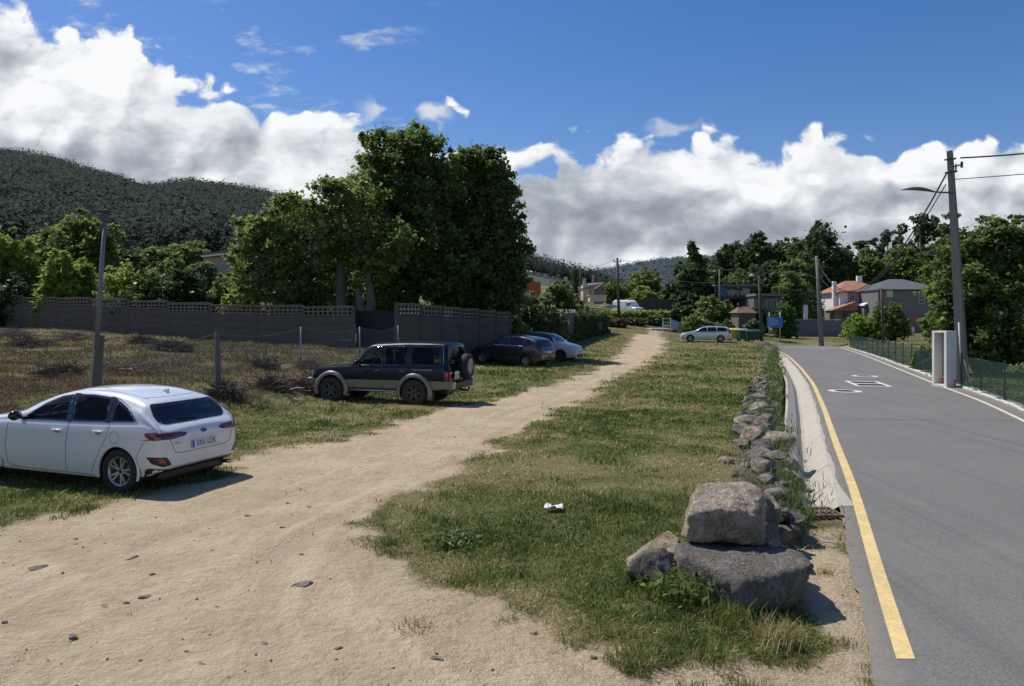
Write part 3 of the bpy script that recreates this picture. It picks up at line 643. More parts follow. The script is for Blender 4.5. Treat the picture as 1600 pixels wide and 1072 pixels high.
# tall tree B
D2 = 45.0; bx2 = PX(650, D2); b2 = (bx2, D2, gz(bx2, D2)); e_ = lambda px, py, rx, ry, dy=0: E(px, py, rx, ry, D2, dy, b2)
ells = [e_(620, 245, 60, 40), e_(585, 218, 26, 20), e_(650, 225, 42, 30), e_(600, 290, 55, 45), e_(660, 300, 65, 55), e_(580, 350, 50, 45), e_(640, 380, 75, 60), e_(610, 430, 60, 45), e_(690, 430, 55, 45), e_(690, 260, 35, 35)]
root = empty('tall_tree', b2, 0, 'tallest leafy tree with a ragged airy top rising over the lattice wall', 'tree')
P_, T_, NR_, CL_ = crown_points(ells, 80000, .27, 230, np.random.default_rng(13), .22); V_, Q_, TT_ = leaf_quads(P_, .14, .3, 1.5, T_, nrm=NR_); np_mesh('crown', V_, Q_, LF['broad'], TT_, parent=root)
mb = MB(); q = lambda px, py, dy=0: (PX(px, D2) - b2[0], dy, ZZ(py, D2) - b2[2])
mb.tube([q(650, 520), q(648, 440), q(655, 350), q(640, 270), q(630, 215)], [.28, .22, .17, .12, .05], 9)
for i in range(22): mb.tube(branch_path(q(650, random.uniform(290, 440)), CL_[random.randrange(len(CL_))], .1), [.12, .09, .06, .04, .015], 6, cap=False)
mb.build('trunk', M_barkd, root)
# dense dark tree C
D3 = 47.0; bx3 = PX(755, D3); b3 = (bx3, D3, gz(bx3, D3)); e_ = lambda px, py, rx, ry, dy=0: E(px, py, rx, ry, D3, dy, b3)
ells = [e_(740, 270, 45, 45), e_(765, 262, 38, 36), e_(775, 310, 45, 55), e_(730, 330, 60, 65), e_(785, 380, 46, 60), e_(740, 410, 70, 60), e_(790, 440, 42, 45), e_(720, 460, 60, 35), e_(700, 300, 35, 55), e_(760, 470, 60, 30)]
root = empty('dense_tree', b3, 0, 'dense dark rounded tree forming the right side of the big group behind the wall', 'tree')
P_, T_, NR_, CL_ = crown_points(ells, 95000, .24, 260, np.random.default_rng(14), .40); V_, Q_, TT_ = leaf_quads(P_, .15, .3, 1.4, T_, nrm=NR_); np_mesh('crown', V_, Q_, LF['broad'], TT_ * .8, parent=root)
mb = MB(); q = lambda px, py, dy=0: (PX(px, D3) - b3[0], dy, ZZ(py, D3) - b3[2])
for s in (-1, 0, 1): mb.tube([q(755 + s * 6, 530), q(752 + s * 22, 470), q(750 + s * 40, 400), q(750 + s * 35, 300)], [.2, .17, .12, .06], 8)
mb.build('trunk', M_barkd, root)
# undergrowth behind the wall, left to right
def shrub(label, px0, px1, top, D, lf, n=5000, ls=.16, seed=1, name='shrub', group=None, stem=True, **kw):
    return tree(label, px0, px1, top, D, lf, n, ls, .02, seed, name=name, cat=kw.pop('cat', 'shrub'), group=group, bark=M_barkd if stem else None, tr=.06, nbranch=6, **kw)
shrub('pale green upright shrub at the far left end behind the wall', -30, 42, 352, 50, 'bright', 9000, .18, 21, elong=2.6)
shrub('dark bush behind the leftmost wall panels', -60, 60, 415, 48, 'dark', 7000, .18, 22)
tree('rounded green tree rising behind the bright bamboo on the left', 52, 185, 330, 62, 'walnut', 20000, .24, .1, 23, bark=M_barkd, tr=.25, ncl=140, clump=.25)
for i, (a, b_, t, lab) in enumerate(((60, 120, 388, 'bright feathery bamboo clump left of the leaning lamp pole'), (100, 150, 400, 'shorter bright bamboo clump nearest the leaning lamp pole'), (10, 70, 372, 'tall bright bamboo clump beside the dark bush at far left'))):
    shrub(lab, a, b_, t, 47 + i * 1.5, 'bright', 8000, .13, 30 + i, name='bamboo_clump', cat='bamboo', elong=4.5, up=0)
shrub('yellow-green bush just right of the leaning lamp pole', 150, 235, 405, 46, 'yellow', 8000, .15, 41)
shrub('broad yellow-green bush behind the middle wall panels', 205, 300, 398, 50, 'walnut', 9000, .17, 42)
shrub('dark glossy laurel bush spilling over the lattice wall', 238, 330, 418, 44, 'gloss', 11000, .17, 43)
shrub('mid green bush above the third lattice panel', 180, 262, 425, 44.5, 'hedge', 8000, .16, 44)
shrub('loose green bush left of the pale tree trunk', 318, 400, 425, 45, 'walnut', 8000, .17, 45)
shrub('yellow-green leafy bush low under the open-crowned tree', 335, 425, 440, 43.5, 'yellow', 7000, .16, 46)
shrub('dark leafy bush behind the last lattice panel, at the foot of the pale trunk', 420, 525, 420, 44, 'broad', 12000, .17, 47)
shrub('dark hanging foliage above the wall near the dark gate', 580, 660, 440, 43.5, 'broad', 6000, .16, 48)
shrub('dark undergrowth filling the gap behind the two grey trunks', 505, 640, 395, 52, 'broad', 12000, .2, 50)
shrub('shaded undergrowth beneath the dense dark tree', 640, 800, 430, 50, 'dark', 14000, .2, 49)
for i, (a, b_, t, D, lf, lab) in enumerate(((-60, 60, 395, 75, 'broad', 'dark broad tree far left below the hill'), (120, 215, 372, 85, 'dark', 'dark tree below the hill right of the lamp pole head'), (190, 285, 385, 95, 'broad', 'green tree on the slope above the middle of the wall'),
        (255, 330, 376, 110, 'walnut', 'pale round tree on the slope left of the slate-roofed house'), (350, 430, 385, 105, 'broad', 'tree on the slope right of the slate-roofed house'), (290, 350, 408, 80, 'olive', 'grey-green tree in front of the slate-roofed house'))):
    tree(lab, a, b_, t, D, lf, 7000, .36, .08, 60 + i, bark=M_barkd, tr=.2, ncl=60)
# right of the group, round the parked cars
shrub('tall loose bush behind the two parked cars, right of the second wall', 795, 885, 452, 50, 'olive', 11000, .15, 71)
shrub('bright low bush between the second wall and the parked cars', 797, 832, 498, 47.5, 'bright', 4000, .12, 72)
shrub('mid green bush behind the end of the dark stone wall', 838, 905, 440, 62, 'broad', 9000, .2, 73)
shrub('round pale-leaved bush on top of the dark stone wall', 898, 935, 478, 68, 'olive', 4000, .16, 74)
shrub('purple-brown domed shrub above the white ornaments', 884, 928, 459, 82, 'brown', 4500, .2, 75)
shrub('rusty brown bush at the foot of the leaning timber pole', 948, 982, 496, 88, 'brown', 3000, .18, 76)
shrub('small yellow-green bush left of the white van', 880, 898, 472, 84, 'yellow', 1500, .2, 77)
for i, (a, b_, t, D, lf, lab) in enumerate(((975, 1010, 496, 92, 'hedge', 'low rounded bush below the white van'), (1005, 1040, 492, 94, 'olive', 'low bush left of the pale path end'), (1060, 1112, 492, 84, 'walnut', 'rounded green shrub behind the nose of the silver estate car'),
        (1112, 1150, 500, 82, 'broad', 'small dark shrub behind the silver estate car roof'), (1046, 1066, 478, 86, 'dark', 'narrow dark bush left of the rounded green shrub'), (1160, 1195, 496, 86, 'olive', 'scrubby bush beside the stone granary'),
        (940, 965, 494, 90, 'walnut', 'bush left of the leaning timber pole foot'))):
    shrub(lab, a, b_, t, D, lf, 3200, .2, 80 + i)
for i, (a, b_, t, D, lf, n, lab) in enumerate(((925, 985, 440, 125, 'broad', 5000, 'green tree right of the tan house with the white gable edge'), (972, 1040, 418, 130, 'walnut', 8000, 'round bright tree above the green hoarding'), (985, 1030, 446, 118, 'yellow', 4000, 'yellowish bushy tree right behind the green hoarding'),
        (1080, 1148, 462, 95, 'walnut', 8000, 'leafy yellow-green tree right behind the silver estate car'), (1205, 1262, 420, 105, 'broad', 9000, 'leafy tree between the two lamp posts'), (855, 900, 440, 100, 'hedge', 5000, 'dark tree left of the ivy-covered pole'),
        (1030, 1075, 440, 112, 'dark', 6000, 'dark tree left of the conifer'), (1125, 1180, 418, 122, 'broad', 6000, 'mid green tree above the blue-roofed terrace'))):
    tree(lab, a, b_, t, D, lf, n, .3, .06, 100 + i, bark=M_barkd, tr=.2, ncl=60)
for i, (a, b_, t, D, lf, lab) in enumerate(((1206, 1246, 470, 93, 'broad', 'dark bush between the blue information board and the far lamp post'), (1168, 1200, 478, 96, 'dark', 'dark bush hiding the foot of the shaded pale house'), (1100, 1128, 462, 100, 'dark', 'dark bush at the left end of the blue-edged terrace'), (1236, 1290, 440, 118, 'dark', 'dark tree behind the pale gatepost'))):
    shrub(lab, a, b_, t, D, lf, 4200, .24, 170 + i)
# conifer
D = 108; b, rx, h = px_tree(1040, 1128, 378, D); rng_ = np.random.default_rng(5); En = []
for i in range(11):
    t = i / 10; En.append((rng_.normal(0, .3), rng_.normal(0, .3), h * (.12 + .83 * t), rx * (1.05 - .93 * t) * rng_.uniform(.8, 1.1), rx * (1.05 - .93 * t), h * .075))
plant('conifer', 'tall conical dark conifer behind the silver estate car', 'tree', b, En, 16000, .32, LF['dark'], M_barkd, .3, h * .95, clump=.3, nclump=140, nbranch=10, fill=.4, elong=2.4, seed=9)
# the wood: dark trees behind the houses
wood = [(1110, 1175, 378, 150, 'dark'), (1150, 1215, 362, 145, 'dark'), (1195, 1262, 372, 150, 'dark'), (1235, 1320, 348, 140, 'dark'), (1225, 1275, 392, 128, 'broad'), (1290, 1335, 385, 152, 'dark'),
        (1060, 1120, 398, 160, 'dark'), (1322, 1385, 392, 150, 'broad'), (1375, 1450, 382, 150, 'broad'), (1165, 1230, 405, 132, 'dark'), (1440, 1500, 400, 140, 'broad')]
wl = ['far dark tree just right of the conifer tip', 'broad dark tree on the wooded rise', 'dark tree in the middle of the wood', 'highest dark round tree of the wood, above the second lamp post', 'dark tree low behind the lamp arm', 'dark tree at the right end of the tall clump', 'dark tree left of the conifer tip', 'green tree over the red tiled roof', 'green tree over the dark metal roof', 'low dark tree in the shade of the wood', 'dark tree behind the top of the big concrete pole']
for i, ((a, b_, t, D, lf), lb) in enumerate(zip(wood, wl)):
    tree(lb, a - 10, b_ + 10, t, D, lf, 14000, .46, .05, 130 + i, bark=M_barkd, tr=.35, ncl=90, clump=.26, fill=.4, group='dark trees of the wood')
# eucalyptus with open layered crowns
eu = [(1330, 1372, 388, 165), (1362, 1412, 360, 165), (1405, 1470, 333, 160), (1450, 1520, 330, 165), (1505, 1570, 338, 172), (1555, 1625, 334, 168), (1615, 1690, 345, 170)]
el = ['leftmost eucalyptus, over the red tiled roof', 'second eucalyptus from the left', 'eucalyptus with the highest open crown, left of the big pole', 'eucalyptus right behind the big concrete pole', 'wide eucalyptus just right of the big pole', 'eucalyptus near the right edge', 'eucalyptus running out of the right edge']
for i, ((a, b_, t, D), lb) in enumerate(zip(eu, el)):
    bb, rx, h = px_tree(a, b_, t, D); rnd = random.Random(i + 50); En = []
    for k in range(15):
        an = rnd.uniform(0, 2 * PI); rr2 = rnd.uniform(.1, .85); zt = rnd.uniform(.42, .93)
        En.append((math.cos(an) * rx * rr2, math.sin(an) * rx * rr2, h * zt, rx * rnd.uniform(.2, .36), rx * .3, h * rnd.uniform(.045, .09)))
    En.append((0, 0, h * .95, rx * .4, rx * .4, h * .05)); En.append((0, 0, h * .5, rx * .8, rx * .7, h * .14)); En.append((0, 0, h * .25, rx * .85, rx * .7, h * .25))
    plant('eucalyptus_tree', lb, 'tree', bb, En, 13000, .42, LF['euc'], M_bark, .32, h * .8, clump=.32, nclump=130, nbranch=20, fill=.2, seed=200 + i, group='eucalyptus trees on the right')
# umbrella pine tip in the gap
bb, rx, h = px_tree(1334, 1362, 377, 175)
plant('umbrella_pine', 'small flat-topped pine in the gap between wood and eucalyptus', 'tree', bb, [(0, 0, h * .97, rx, rx, h * .03), (0, 0, h * .90, rx * .7, rx * .6, h * .03)], 1800, .4, LF['dark'], M_barkd, .25, h * .95, nclump=20, seed=4)
# big leafy tree at the right edge
D = 37.0; bx5 = PX(1545, D); b5 = (bx5, D, gz(bx5, D)); e_ = lambda px, py, rx, ry, dy=0: E(px, py, rx, ry, D, dy, b5)
ells = [e_(1500, 400, 45, 40), e_(1560, 390, 60, 45), e_(1620, 400, 60, 50), e_(1480, 450, 45, 40, -1), e_(1545, 460, 80, 60), e_(1630, 470, 70, 60), e_(1462, 500, 40, 42, -1), e_(1530, 520, 80, 50, -1), e_(1610, 530, 80, 40, -2), e_(1470, 545, 35, 28, -1), e_(1560, 365, 40, 25), e_(1690, 480, 60, 90)]
root = empty('spreading_tree', b5, 0, 'big bushy broadleaf tree filling the right edge behind the green mesh fence', 'tree')
P_, T_, NR_, CL_ = crown_points(ells, 110000, .26, 330, np.random.default_rng(15), .3); V_, Q_, TT_ = leaf_quads(P_, .125, .4, 1.5, T_, nrm=NR_); np_mesh('crown', V_, Q_, LF['broad'], TT_, parent=root)
mb = MB()
for i in range(5): mb.tube(branch_path((i * .2 - .4, 0, -.2), CL_[random.randrange(len(CL_))], .1, 6), [.24, .2, .16, .12, .08, .04], 8)
for i in range(16): mb.tube(branch_path((random.uniform(-1, 1), 0, 1.6), CL_[random.randrange(len(CL_))], .1), [.12, .09, .06, .04, .015], 6, cap=False)
mb.build('trunk', M_barkd, root)
# bush in the yard in front of the houses
shrub('round dark shrub standing in front of the grey house behind the grey wall', 1362, 1420, 470, 84, 'broad', 7000, .2, 151)
shrub('low bright vine spreading over the grey wall', 1318, 1375, 488, 86, 'bright', 5000, .2, 152, name='vine')
shrub('small green bush left of the second lamp post, behind the wall', 1262, 1290, 480, 104, 'bright', 1800, .22, 153)
shrub('weedy bush under the spreading tree at the fence', 1425, 1470, 540, 40, 'walnut', 3000, .13, 154)

# ---------- wooded hills ----------
def hill(name, tops, D0, D1, z0, depth, lf, ntree, tsize, colour, treeh, kk=34):
    """slope rising from distance D0 to a ridge at D1 whose skyline is `tops` (px, row)"""
    px = np.array([t[0] for t in tops]); py = np.array([t[1] for t in tops]); us = np.linspace(px[0], px[-1], 120)
    def zat(u_, t):
        rz = (500 - np.interp(u_, px, py)) / F * D1 + CAMZ - treeh * .8
        zb = np.minimum(z0, rz * .12 + 2)
        return zb + (rz - zb) * np.clip(t, 0, 1) ** .9 - np.clip(t - 1, 0, 9) * 60
    ts = np.array([-.1, 0, .1, .25, .4, .55, .7, .85, 1, 1.3, 2]); V = []
    for t in ts:
        Dd = D0 + (D1 - D0) * t
        for u_ in us: V.append(((u_ - 800) / F * Dd * 1.0, Dd, zat(u_, t) - (8 if t < 0 else 0)))
    n = len(us); I_ = np.arange(len(V)).reshape(len(ts), n); Q_ = np.stack([I_[:-1, :-1], I_[:-1, 1:], I_[1:, 1:], I_[1:, :-1]], -1).reshape(-1, 4)
    o = np_mesh(name, np.array(V), Q_, mat(name + '_soil', colour, 1, var=.3, vscale=.02), smooth=True); tag(o, kind='structure')
    rng = np.random.default_rng(ntree)
    t = np.concatenate([rng.random(ntree), rng.uniform(.95, 1.03, ntree // 5)]); u_ = rng.uniform(px[0], px[-1], len(t))
    if D1 < 1000: k_ = ~((u_ > 780) & (t < .62)); t, u_ = t[k_], u_[k_]
    X = (u_ - 800) / F * (D0 + (D1 - D0) * t); Y = D0 + (D1 - D0) * t; Z = zat(u_, t)
    k = kk; C = np.stack([X, Y, Z], 1); hs = treeh * rng.uniform(.5, 1.25, len(t)) * np.where(rng.random(len(t)) < .06, 1.15, 1)
    w_ = hs * rng.uniform(.34, .62, len(t)); d = rng.standard_normal((len(t), k, 3)); d /= np.linalg.norm(d, axis=2)[..., None]; r_ = rng.random((len(t), k)) ** .45
    Pp = C[:, None, :] + d * r_[..., None] * np.stack([w_, w_, hs * .42], 1)[:, None, :]; Pp[..., 2] += (hs * .62)[:, None]
    lowf = vnoise(np.c_[X, Y * .6], D1 * .07, 71); tt = np.clip((rng.normal(.34, .15, len(t)) + (lowf - .5) * .5)[:, None] + d[..., 2] * .34 + rng.normal(0, .04, (len(t), k)), 0, 1)  # tint lighter towards crown tops, darker below: shading put into the leaf colour
    V_, Q_, TT_ = leaf_quads(Pp.reshape(-1, 3), tsize, .5, 1.2, tt.reshape(-1), rng=rng, nrm=d.reshape(-1, 3))
    f = np_mesh(name + '_forest', V_, Q_, LF[lf], TT_); tag(f, 'dense dark forest covering the ' + {'wooded_hill': 'near hillside on the left', 'distant_hill': 'distant haze-blue ridge'}[name], 'forest', kind='stuff')
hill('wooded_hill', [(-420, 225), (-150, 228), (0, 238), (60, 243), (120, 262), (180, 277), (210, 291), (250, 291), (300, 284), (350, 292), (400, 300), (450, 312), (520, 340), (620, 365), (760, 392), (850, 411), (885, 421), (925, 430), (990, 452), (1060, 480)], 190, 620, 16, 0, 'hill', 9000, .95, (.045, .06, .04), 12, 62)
hill('distant_hill', [(760, 428), (860, 428), (925, 426), (960, 418), (1010, 408), (1050, 404), (1150, 398), (1300, 402), (1450, 410), (1600, 405), (1900, 400)], 1200, 2200, 20, 0, 'hillhaze', 8000, 2.8, (.10, .14, .16), 22, 40)  # the far slope colour holds the blue haze too
# ---------- precast concrete wall with lattice top ----------
m, N, B, O = newmat('precast_concrete'); p = N.obj(); a = N.noise(p, .7, 5, .6); b_ = N.noise(p, 14, 5, .7)
c = N.mix(a, (.075, .066, .054), (.15, .135, .11)); c = N.mix(N.math('MULTIPLY', N.step(b_, .45, .7), .4), c, (.10, .09, .075))
st = N.noise(N.scl(p, 4, 4, .35), 1.5, 4, .6); c = N.mix(N.math('MULTIPLY', N.step(st, .52, .72), .55), c, (.075, .075, .07))
N.l(c, B.inputs['Base Color']); B.inputs['Roughness'].default_value = .95; N.l(N.bump(b_, .5, .02), B.inputs['Normal']); M_pre = m
M_lat = mat('lattice_concrete', (.20, .18, .15), .95, bump=.5, dirt=.6, vscale=3)
M_post = mat('old_concrete_post', (.17, .155, .13), .95, bump=.9, bscale=25, dirt=.7, vscale=5, var=.3)
def lattice(L, h, z0, t=.05):
    """pierced block strip from x=0..L, z0..z0+h: rows of diamond and square openings"""
    mb = MB(); n = max(3, round(L / .30)); c = L / n; e = .028
    for zz in (z0, z0 + h / 2, z0 + h): mb.box((L / 2, 0, zz), (L, t, .045))
    for i in range(n + 1): mb.box((i * c, 0, z0 + h / 2), (.04, t * .92, h))
    for i in range(n):
        for r_ in range(2):
            x, z = (i + .5) * c, z0 + h * (.25 + .5 * r_); a_ = c / 2 - .02; b2_ = h / 4 - .02
            for sx in (-1, 1):
                for sz in (-1, 1):     # corner gussets leave a lozenge hole
                    mb.prism([(x + sx * a_, z + sz * b2_), (x + sx * a_ * .25, z + sz * b2_), (x + sx * a_, z + sz * b2_ * .25)], -t * .4, t * .4, 'y')
    return mb
def wall_run(pts, hs, label, lat_h=.42, post_w=.14, name='concrete_wall', lat_rows=True, skip=()):
    """pts: wall post positions (x,y,zbase); hs: heights. one thing; panels, lattices and posts are parts"""
    root = empty(name, pts[0], 0, label, 'wall'); o0 = Vector(pts[0])
    for i in range(len(pts) - 1):
        if i in skip: continue
        a, b = Vector(pts[i]), Vector(pts[i + 1]); d = b - a; L = math.hypot(d.x, d.y); rz = math.atan2(d.y, d.x)
        zb = min(a.z, b.z) - .35; top = (hs[i] + (a.z + b.z) / 2)
        o = MB(); bh = (top - lat_h - .03 - zb) / 5
        for k in range(5): o.box((L / 2, (k % 2) * .006, zb + bh * (k + .5)), (L - post_w, .06, bh - .012))
        tl = random.uniform(-.012, .012)
        x = o.build('panel', M_pre, root, bevel=.006)
        x.location = (a.x - o0.x, a.y - o0.y, -o0.z); x.rotation_euler = (0, 0, rz)
        x = lattice(L - post_w, lat_h - .05, top - lat_h + .02).build('lattice_top', M_lat, root)
        x.location = (a.x - o0.x + d.x / L * post_w / 2, a.y - o0.y + d.y / L * post_w / 2, -o0.z); x.rotation_euler = (0, tl, rz)
        cap = MB().box((L / 2, 0, top + .025), (L - post_w * .4, .13, .05)).build('coping', M_lat, root, bevel=.01); cap.location = (a.x - o0.x, a.y - o0.y, -o0.z); cap.rotation_euler = (0, tl, rz)
    for i, p_ in enumerate(pts):
        h = max(hs[max(i - 1, 0)], hs[min(i, len(hs) - 1)]) + .04
        x = MB().box((0, 0, h / 2 - .2), (post_w, post_w, h + .4)).build('post', M_pre, root, bevel=.012); x.location = Vector(p_) - o0
    return root
cols = [(-95, 511), (-45, 512), (2, 512), (36, 512.5), (90, 514.3), (142, 519), (200, 522), (262, 527), (328, 533), (400, 536), (473, 540), (553, 545)]
tops_ = [462, 462, 464, 465.5, 466, 468, 471, 474, 477, 478, 480]
pts = []
for px, py in cols:
    k = (px - 800) / F; D = (36.5 - 7.8 * .456) / (1 + .456 * k); pts.append((k * D, D, ZZ(py, D)))
hs = []
for i in range(len(pts) - 1):
    D = (pts[i][1] + pts[i + 1][1]) / 2; hs.append(ZZ(tops_[i], D) - (pts[i][2] + pts[i + 1][2]) / 2)
wall_run(pts, hs, 'long grey precast concrete wall with pierced lattice top across the back of the rough field')
# dark gate panel set back between the two walls
gx0, gx1 = PX(557, 37.4), PX(618, 36.8); zg = gz(-6.5, 37)
root = empty('sheet_gate', (gx0, 37.4, zg), math.atan2(-.6, gx1 - gx0), 'dark solid sheet gate between the lattice wall and the second wall', 'gate')
Lg = math.hypot(gx1 - gx0, .6); hg = ZZ(487, 37.1) - zg
M_gate = mat('dark_sheet', (.018, .021, .028), .7)
mb = MB().box((Lg / 2, 0, hg / 2 - .2), (Lg, .03, hg + .4)); [mb.box((Lg * (k + .5) / 12, -.022, hg / 2), (.05, .02, hg - .1)) for k in range(12)]; mb.build('sheet', M_gate, root)
MB().box((Lg / 2, -.03, hg + .02), (Lg, .08, .05)).build('top_rail', M_gate, root)
# second wall
a2, b2_ = (PX(620, 35.0), 35.0), (PX(797, 46.0), 46.0); n = 6; pts = []; hs = []
for i in range(n + 1):
    t = i / n; x, y = a2[0] + (b2_[0] - a2[0]) * t, a2[1] + (b2_[1] - a2[1]) * t; pts.append((x, y, .95 - .35 * t))
for i in range(n):
    t = (i + .5) / n; y = a2[1] + (b2_[1] - a2[1]) * t; hs.append(ZZ(475 + 15 * t, y) - (.95 - .35 * t))
r2 = wall_run(pts, hs, 'taller grey concrete wall with lattice top running back behind the dark off-road car', .48, .2)
# dark old stone wall further back, ivy covered
M_stone = None
m, N, B, O = newmat('rubble_wall'); p = N.obj(); vo_ = N.n('ShaderNodeTexVoronoi', feature='DISTANCE_TO_EDGE'); vo_.inputs['Scale'].default_value = 2.6; N.l(p, vo_.inputs['Vector'])
a = N.noise(p, 2.5, 5, .65); c = N.mix(a, (.08, .075, .065), (.20, .19, .165)); c = N.mix(N.step(vo_.outputs['Distance'], .0, .06), (.02, .02, .018), c)
N.l(c, B.inputs['Base Color']); B.inputs['Roughness'].default_value = .95; N.l(N.bump(N.math('ADD', N.step(vo_.outputs['Distance'], 0, .1), a), .9, .06), B.inputs['Normal']); M_rub = m
root = empty('stone_wall', (PX(868, 52), 52, .6), 0, 'old dark stone wall overgrown with ivy behind the white-nosed car', 'wall'); o0 = Vector(root.location)
pw = [(PX(868, 52), 52, 2.45 + (500 - 489) * 52 / F), (PX(905, 62), 62, 2.45 + (500 - 488) * 62 / F), (PX(946, 74), 74, 2.45 + (500 - 489) * 74 / F)]
mb = MB()
for i in range(2):
    a, b = pw[i], pw[i + 1]; d = Vector((b[0] - a[0], b[1] - a[1], 0)).normalized(); nn = Vector((-d.y, d.x, 0)) * .25; nseg = 10; P_ = []
    for k in range(nseg + 1):
        t = k / nseg; x, y, z = [a[j] + (b[j] - a[j]) * t for j in range(3)]; z += random.uniform(-.06, .06)
        P_.append([(x - nn.x - o0.x, y - nn.y - o0.y, -1.0), (x - nn.x - o0.x, y - nn.y - o0.y, z - o0.z), (x + nn.x - o0.x, y + nn.y - o0.y, z - o0.z), (x + nn.x - o0.x, y + nn.y - o0.y, -1.0)])
    mb.grid(P_, False, loop=True)
mb.build('masonry', M_rub, root)
Pv = []; rng = np.random.default_rng(3)
for i in range(2):
    a, b = np.array(pw[i]), np.array(pw[i + 1]); n = 5000 if i == 0 else 9000; t = rng.random(n); q = a + (b - a) * t[:, None]
    dz = rng.random(n) ** .6 * 3.2; cl = vnoise(np.c_[t * 12 + i * 30, dz * 1.2], 1.0, 4); k = cl > (.42 if i else .55)
    q[:, 2] += .25 - dz; q[:, 0] += rng.normal(0, .1, n) + .3; q[:, 1] -= .3 + rng.random(n) * .15; Pv.append(q[k])
Pv = np.concatenate(Pv) - np.array(o0); V_, Q_, TT_ = leaf_quads(Pv, .14, .1, 1.2, rng=rng); np_mesh('ivy', V_, Q_, LF['ivy'], TT_, parent=root)
# white ornaments on top of that wall (small balusters)
for i in range(9):
    px = 874 + i * 3.4 + (2 if i > 4 else 0); D = 60; x = PX(px, 57); rt = empty('garden_finial', (x, 57.3 + i * .3, ZZ(489, 57)), 0, 'small white finial in the row on top of the ivy-covered stone wall', 'finial', 'white finials on the ivy wall')
    MB().lathe([(.05, -.1), (.05, .02), (.09, .03), (.09, .06), (.04, .08), (.07, .16), (.06, .24), (.01, .30)], 8, M=Matrix.Rotation(R(90), 4, 'X')).build('stem', M_wht, rt)

# ---------- rough field: posts, wire mesh, brush heaps ----------
M_galv = mat('galvanised', (.33, .34, .35), .5, .6, dirt=.4, vscale=3)
pA = (PX(146, 17.0), 17.0); pB = (PX(338, 20.0), 20.0); pC = (PX(470, 25.5), 25.5); pD = (PX(562, 30.0), 30.0); pE = (PX(622, 34.2), 34.2)
zA, zB, zC, zD, zE = [gz(*p_) for p_ in (pA, pB, pC, pD, pE)]
root = empty('wire_fence', (pA[0], pA[1], zA), 0, 'sagging chain-link fence on concrete and thin steel posts along the bank of the field', 'fence'); o0 = Vector(root.location)
def loc(p_, z): return Vector((p_[0], p_[1], z)) - o0
mb = MB(); mb.tube([loc(pB, zB - .3), loc((pB[0] + .03, pB[1]), zB + .7), loc((pB[0] + .02, pB[1]), ZZ(521, 20))], [.10, .09, .075], 4, smooth=False); mb.tube([loc((pB[0] + .02, pB[1]), ZZ(521, 20)), loc((pB[0] + .02, pB[1]), ZZ(518, 20))], [.06, .035], 6, smooth=False)
mb.build('concrete_post', M_post, root)
for p_, z_, t_ in ((pC, zC, 511), (pD, zD, 511), (pE, zE, 509)):
    MB().tube([loc(p_, z_ - .3), loc(p_, ZZ(t_, p_[1]))], .028, 8).build('steel_post', M_galv, root)
def chain(a, b, za, zb, ta, tb, dia=.075, w=.0035):
    """diamond wire mesh between two posts"""
    a, b = Vector((a[0], a[1], 0)), Vector((b[0], b[1], 0)); L = (b - a).length; mb = MB(); n = int(L / dia)
    def P_(s, z): 
        q = a.lerp(b, max(0, min(1, s / L))); t = s / L; lo, hi = za + (zb - za) * t, ta + (tb - ta) * t - .18 * math.sin(PI * t); return Vector((q.x, q.y, lo + (hi - lo) * z)) - o0
    H = ((ta - za) + (tb - zb)) / 2; k = H / dia
    for i in range(-int(k), n + 1):
        for sgn in (1, -1):
            s0, s1 = i * dia, i * dia + H
            t0, t1 = max(0, -s0 / H), min(1, (L - s0) / H)
            if t1 <= t0: continue
            f = lambda t: P_(s0 + H * t, t if sgn > 0 else 1 - t)
            mb.tube([f(t0), f(t1)], w, 3, cap=False, smooth=False)
    mb.tube([P_(L * i / 8, 1) for i in range(9)], w * 1.4, 4, cap=False); return mb
M_wire = mat('wire', (.13, .13, .125), .6, .2)
chain(pB, pC, zB + .3, zC + .3, ZZ(521, 20), ZZ(512, 25.5)).build('wire_mesh', M_wire, root)
chain(pC, pD, zC, zD, ZZ(511, 25.5), ZZ(512, 30)).build('wire_mesh', M_wire, root)
chain(pD, pE, zD, zE, ZZ(511, 30), ZZ(510, 34.2)).build('wire_mesh', M_wire, root)
chain((PX(215, 18.1), 18.1), pB, zB + .5, zB + .35, ZZ(523, 18.1), ZZ(521, 20)).build('wire_mesh', M_wire, root)
# leaning lamp pole: thin steel pole strapped to a concrete stub
root = empty('old_lamp_pole', (pA[0], pA[1], zA), 0, 'thin grey steel lamp pole leaning right on a thick concrete stub behind the white hatchback', 'lamp post'); o0 = Vector(root.location)
mb = MB(); mb.tube([loc((PX(146, 17), 17), zA - .4), loc((PX(155, 17), 17), ZZ(523, 17))], [.155, .13], 4, smooth=False); mb.build('concrete_stub', M_post, root, bevel=.015)
M_pole = mat('painted_steel_grey', (.20, .22, .24), .55, .3, dirt=.3)
mb = MB(); mb.tube([loc((PX(151, 16.85), 16.85), ZZ(545, 17)), loc((PX(158, 16.9), 16.9), ZZ(430, 17)), loc((PX(165, 17), 17), ZZ(332, 17))], [.058, .05, .04], 10); mb.build('pole', M_pole, root)
x_, z_ = PX(165, 17), ZZ(332, 17)
mb = MB(); mb.box((x_ + .0 - o0.x, 0, z_ + .03 - o0.z), (.22, .22, .05)); mb.box((x_ - .02 - o0.x, 0, z_ - .12 - o0.z), (.16, .18, .16)); mb.box((x_ - .05 - o0.x, 0, z_ - .32 - o0.z), (.10, .16, .10)); mb.build('lamp_head', mat('lamp_dark', (.07, .075, .08), .5), root, bevel=.01)
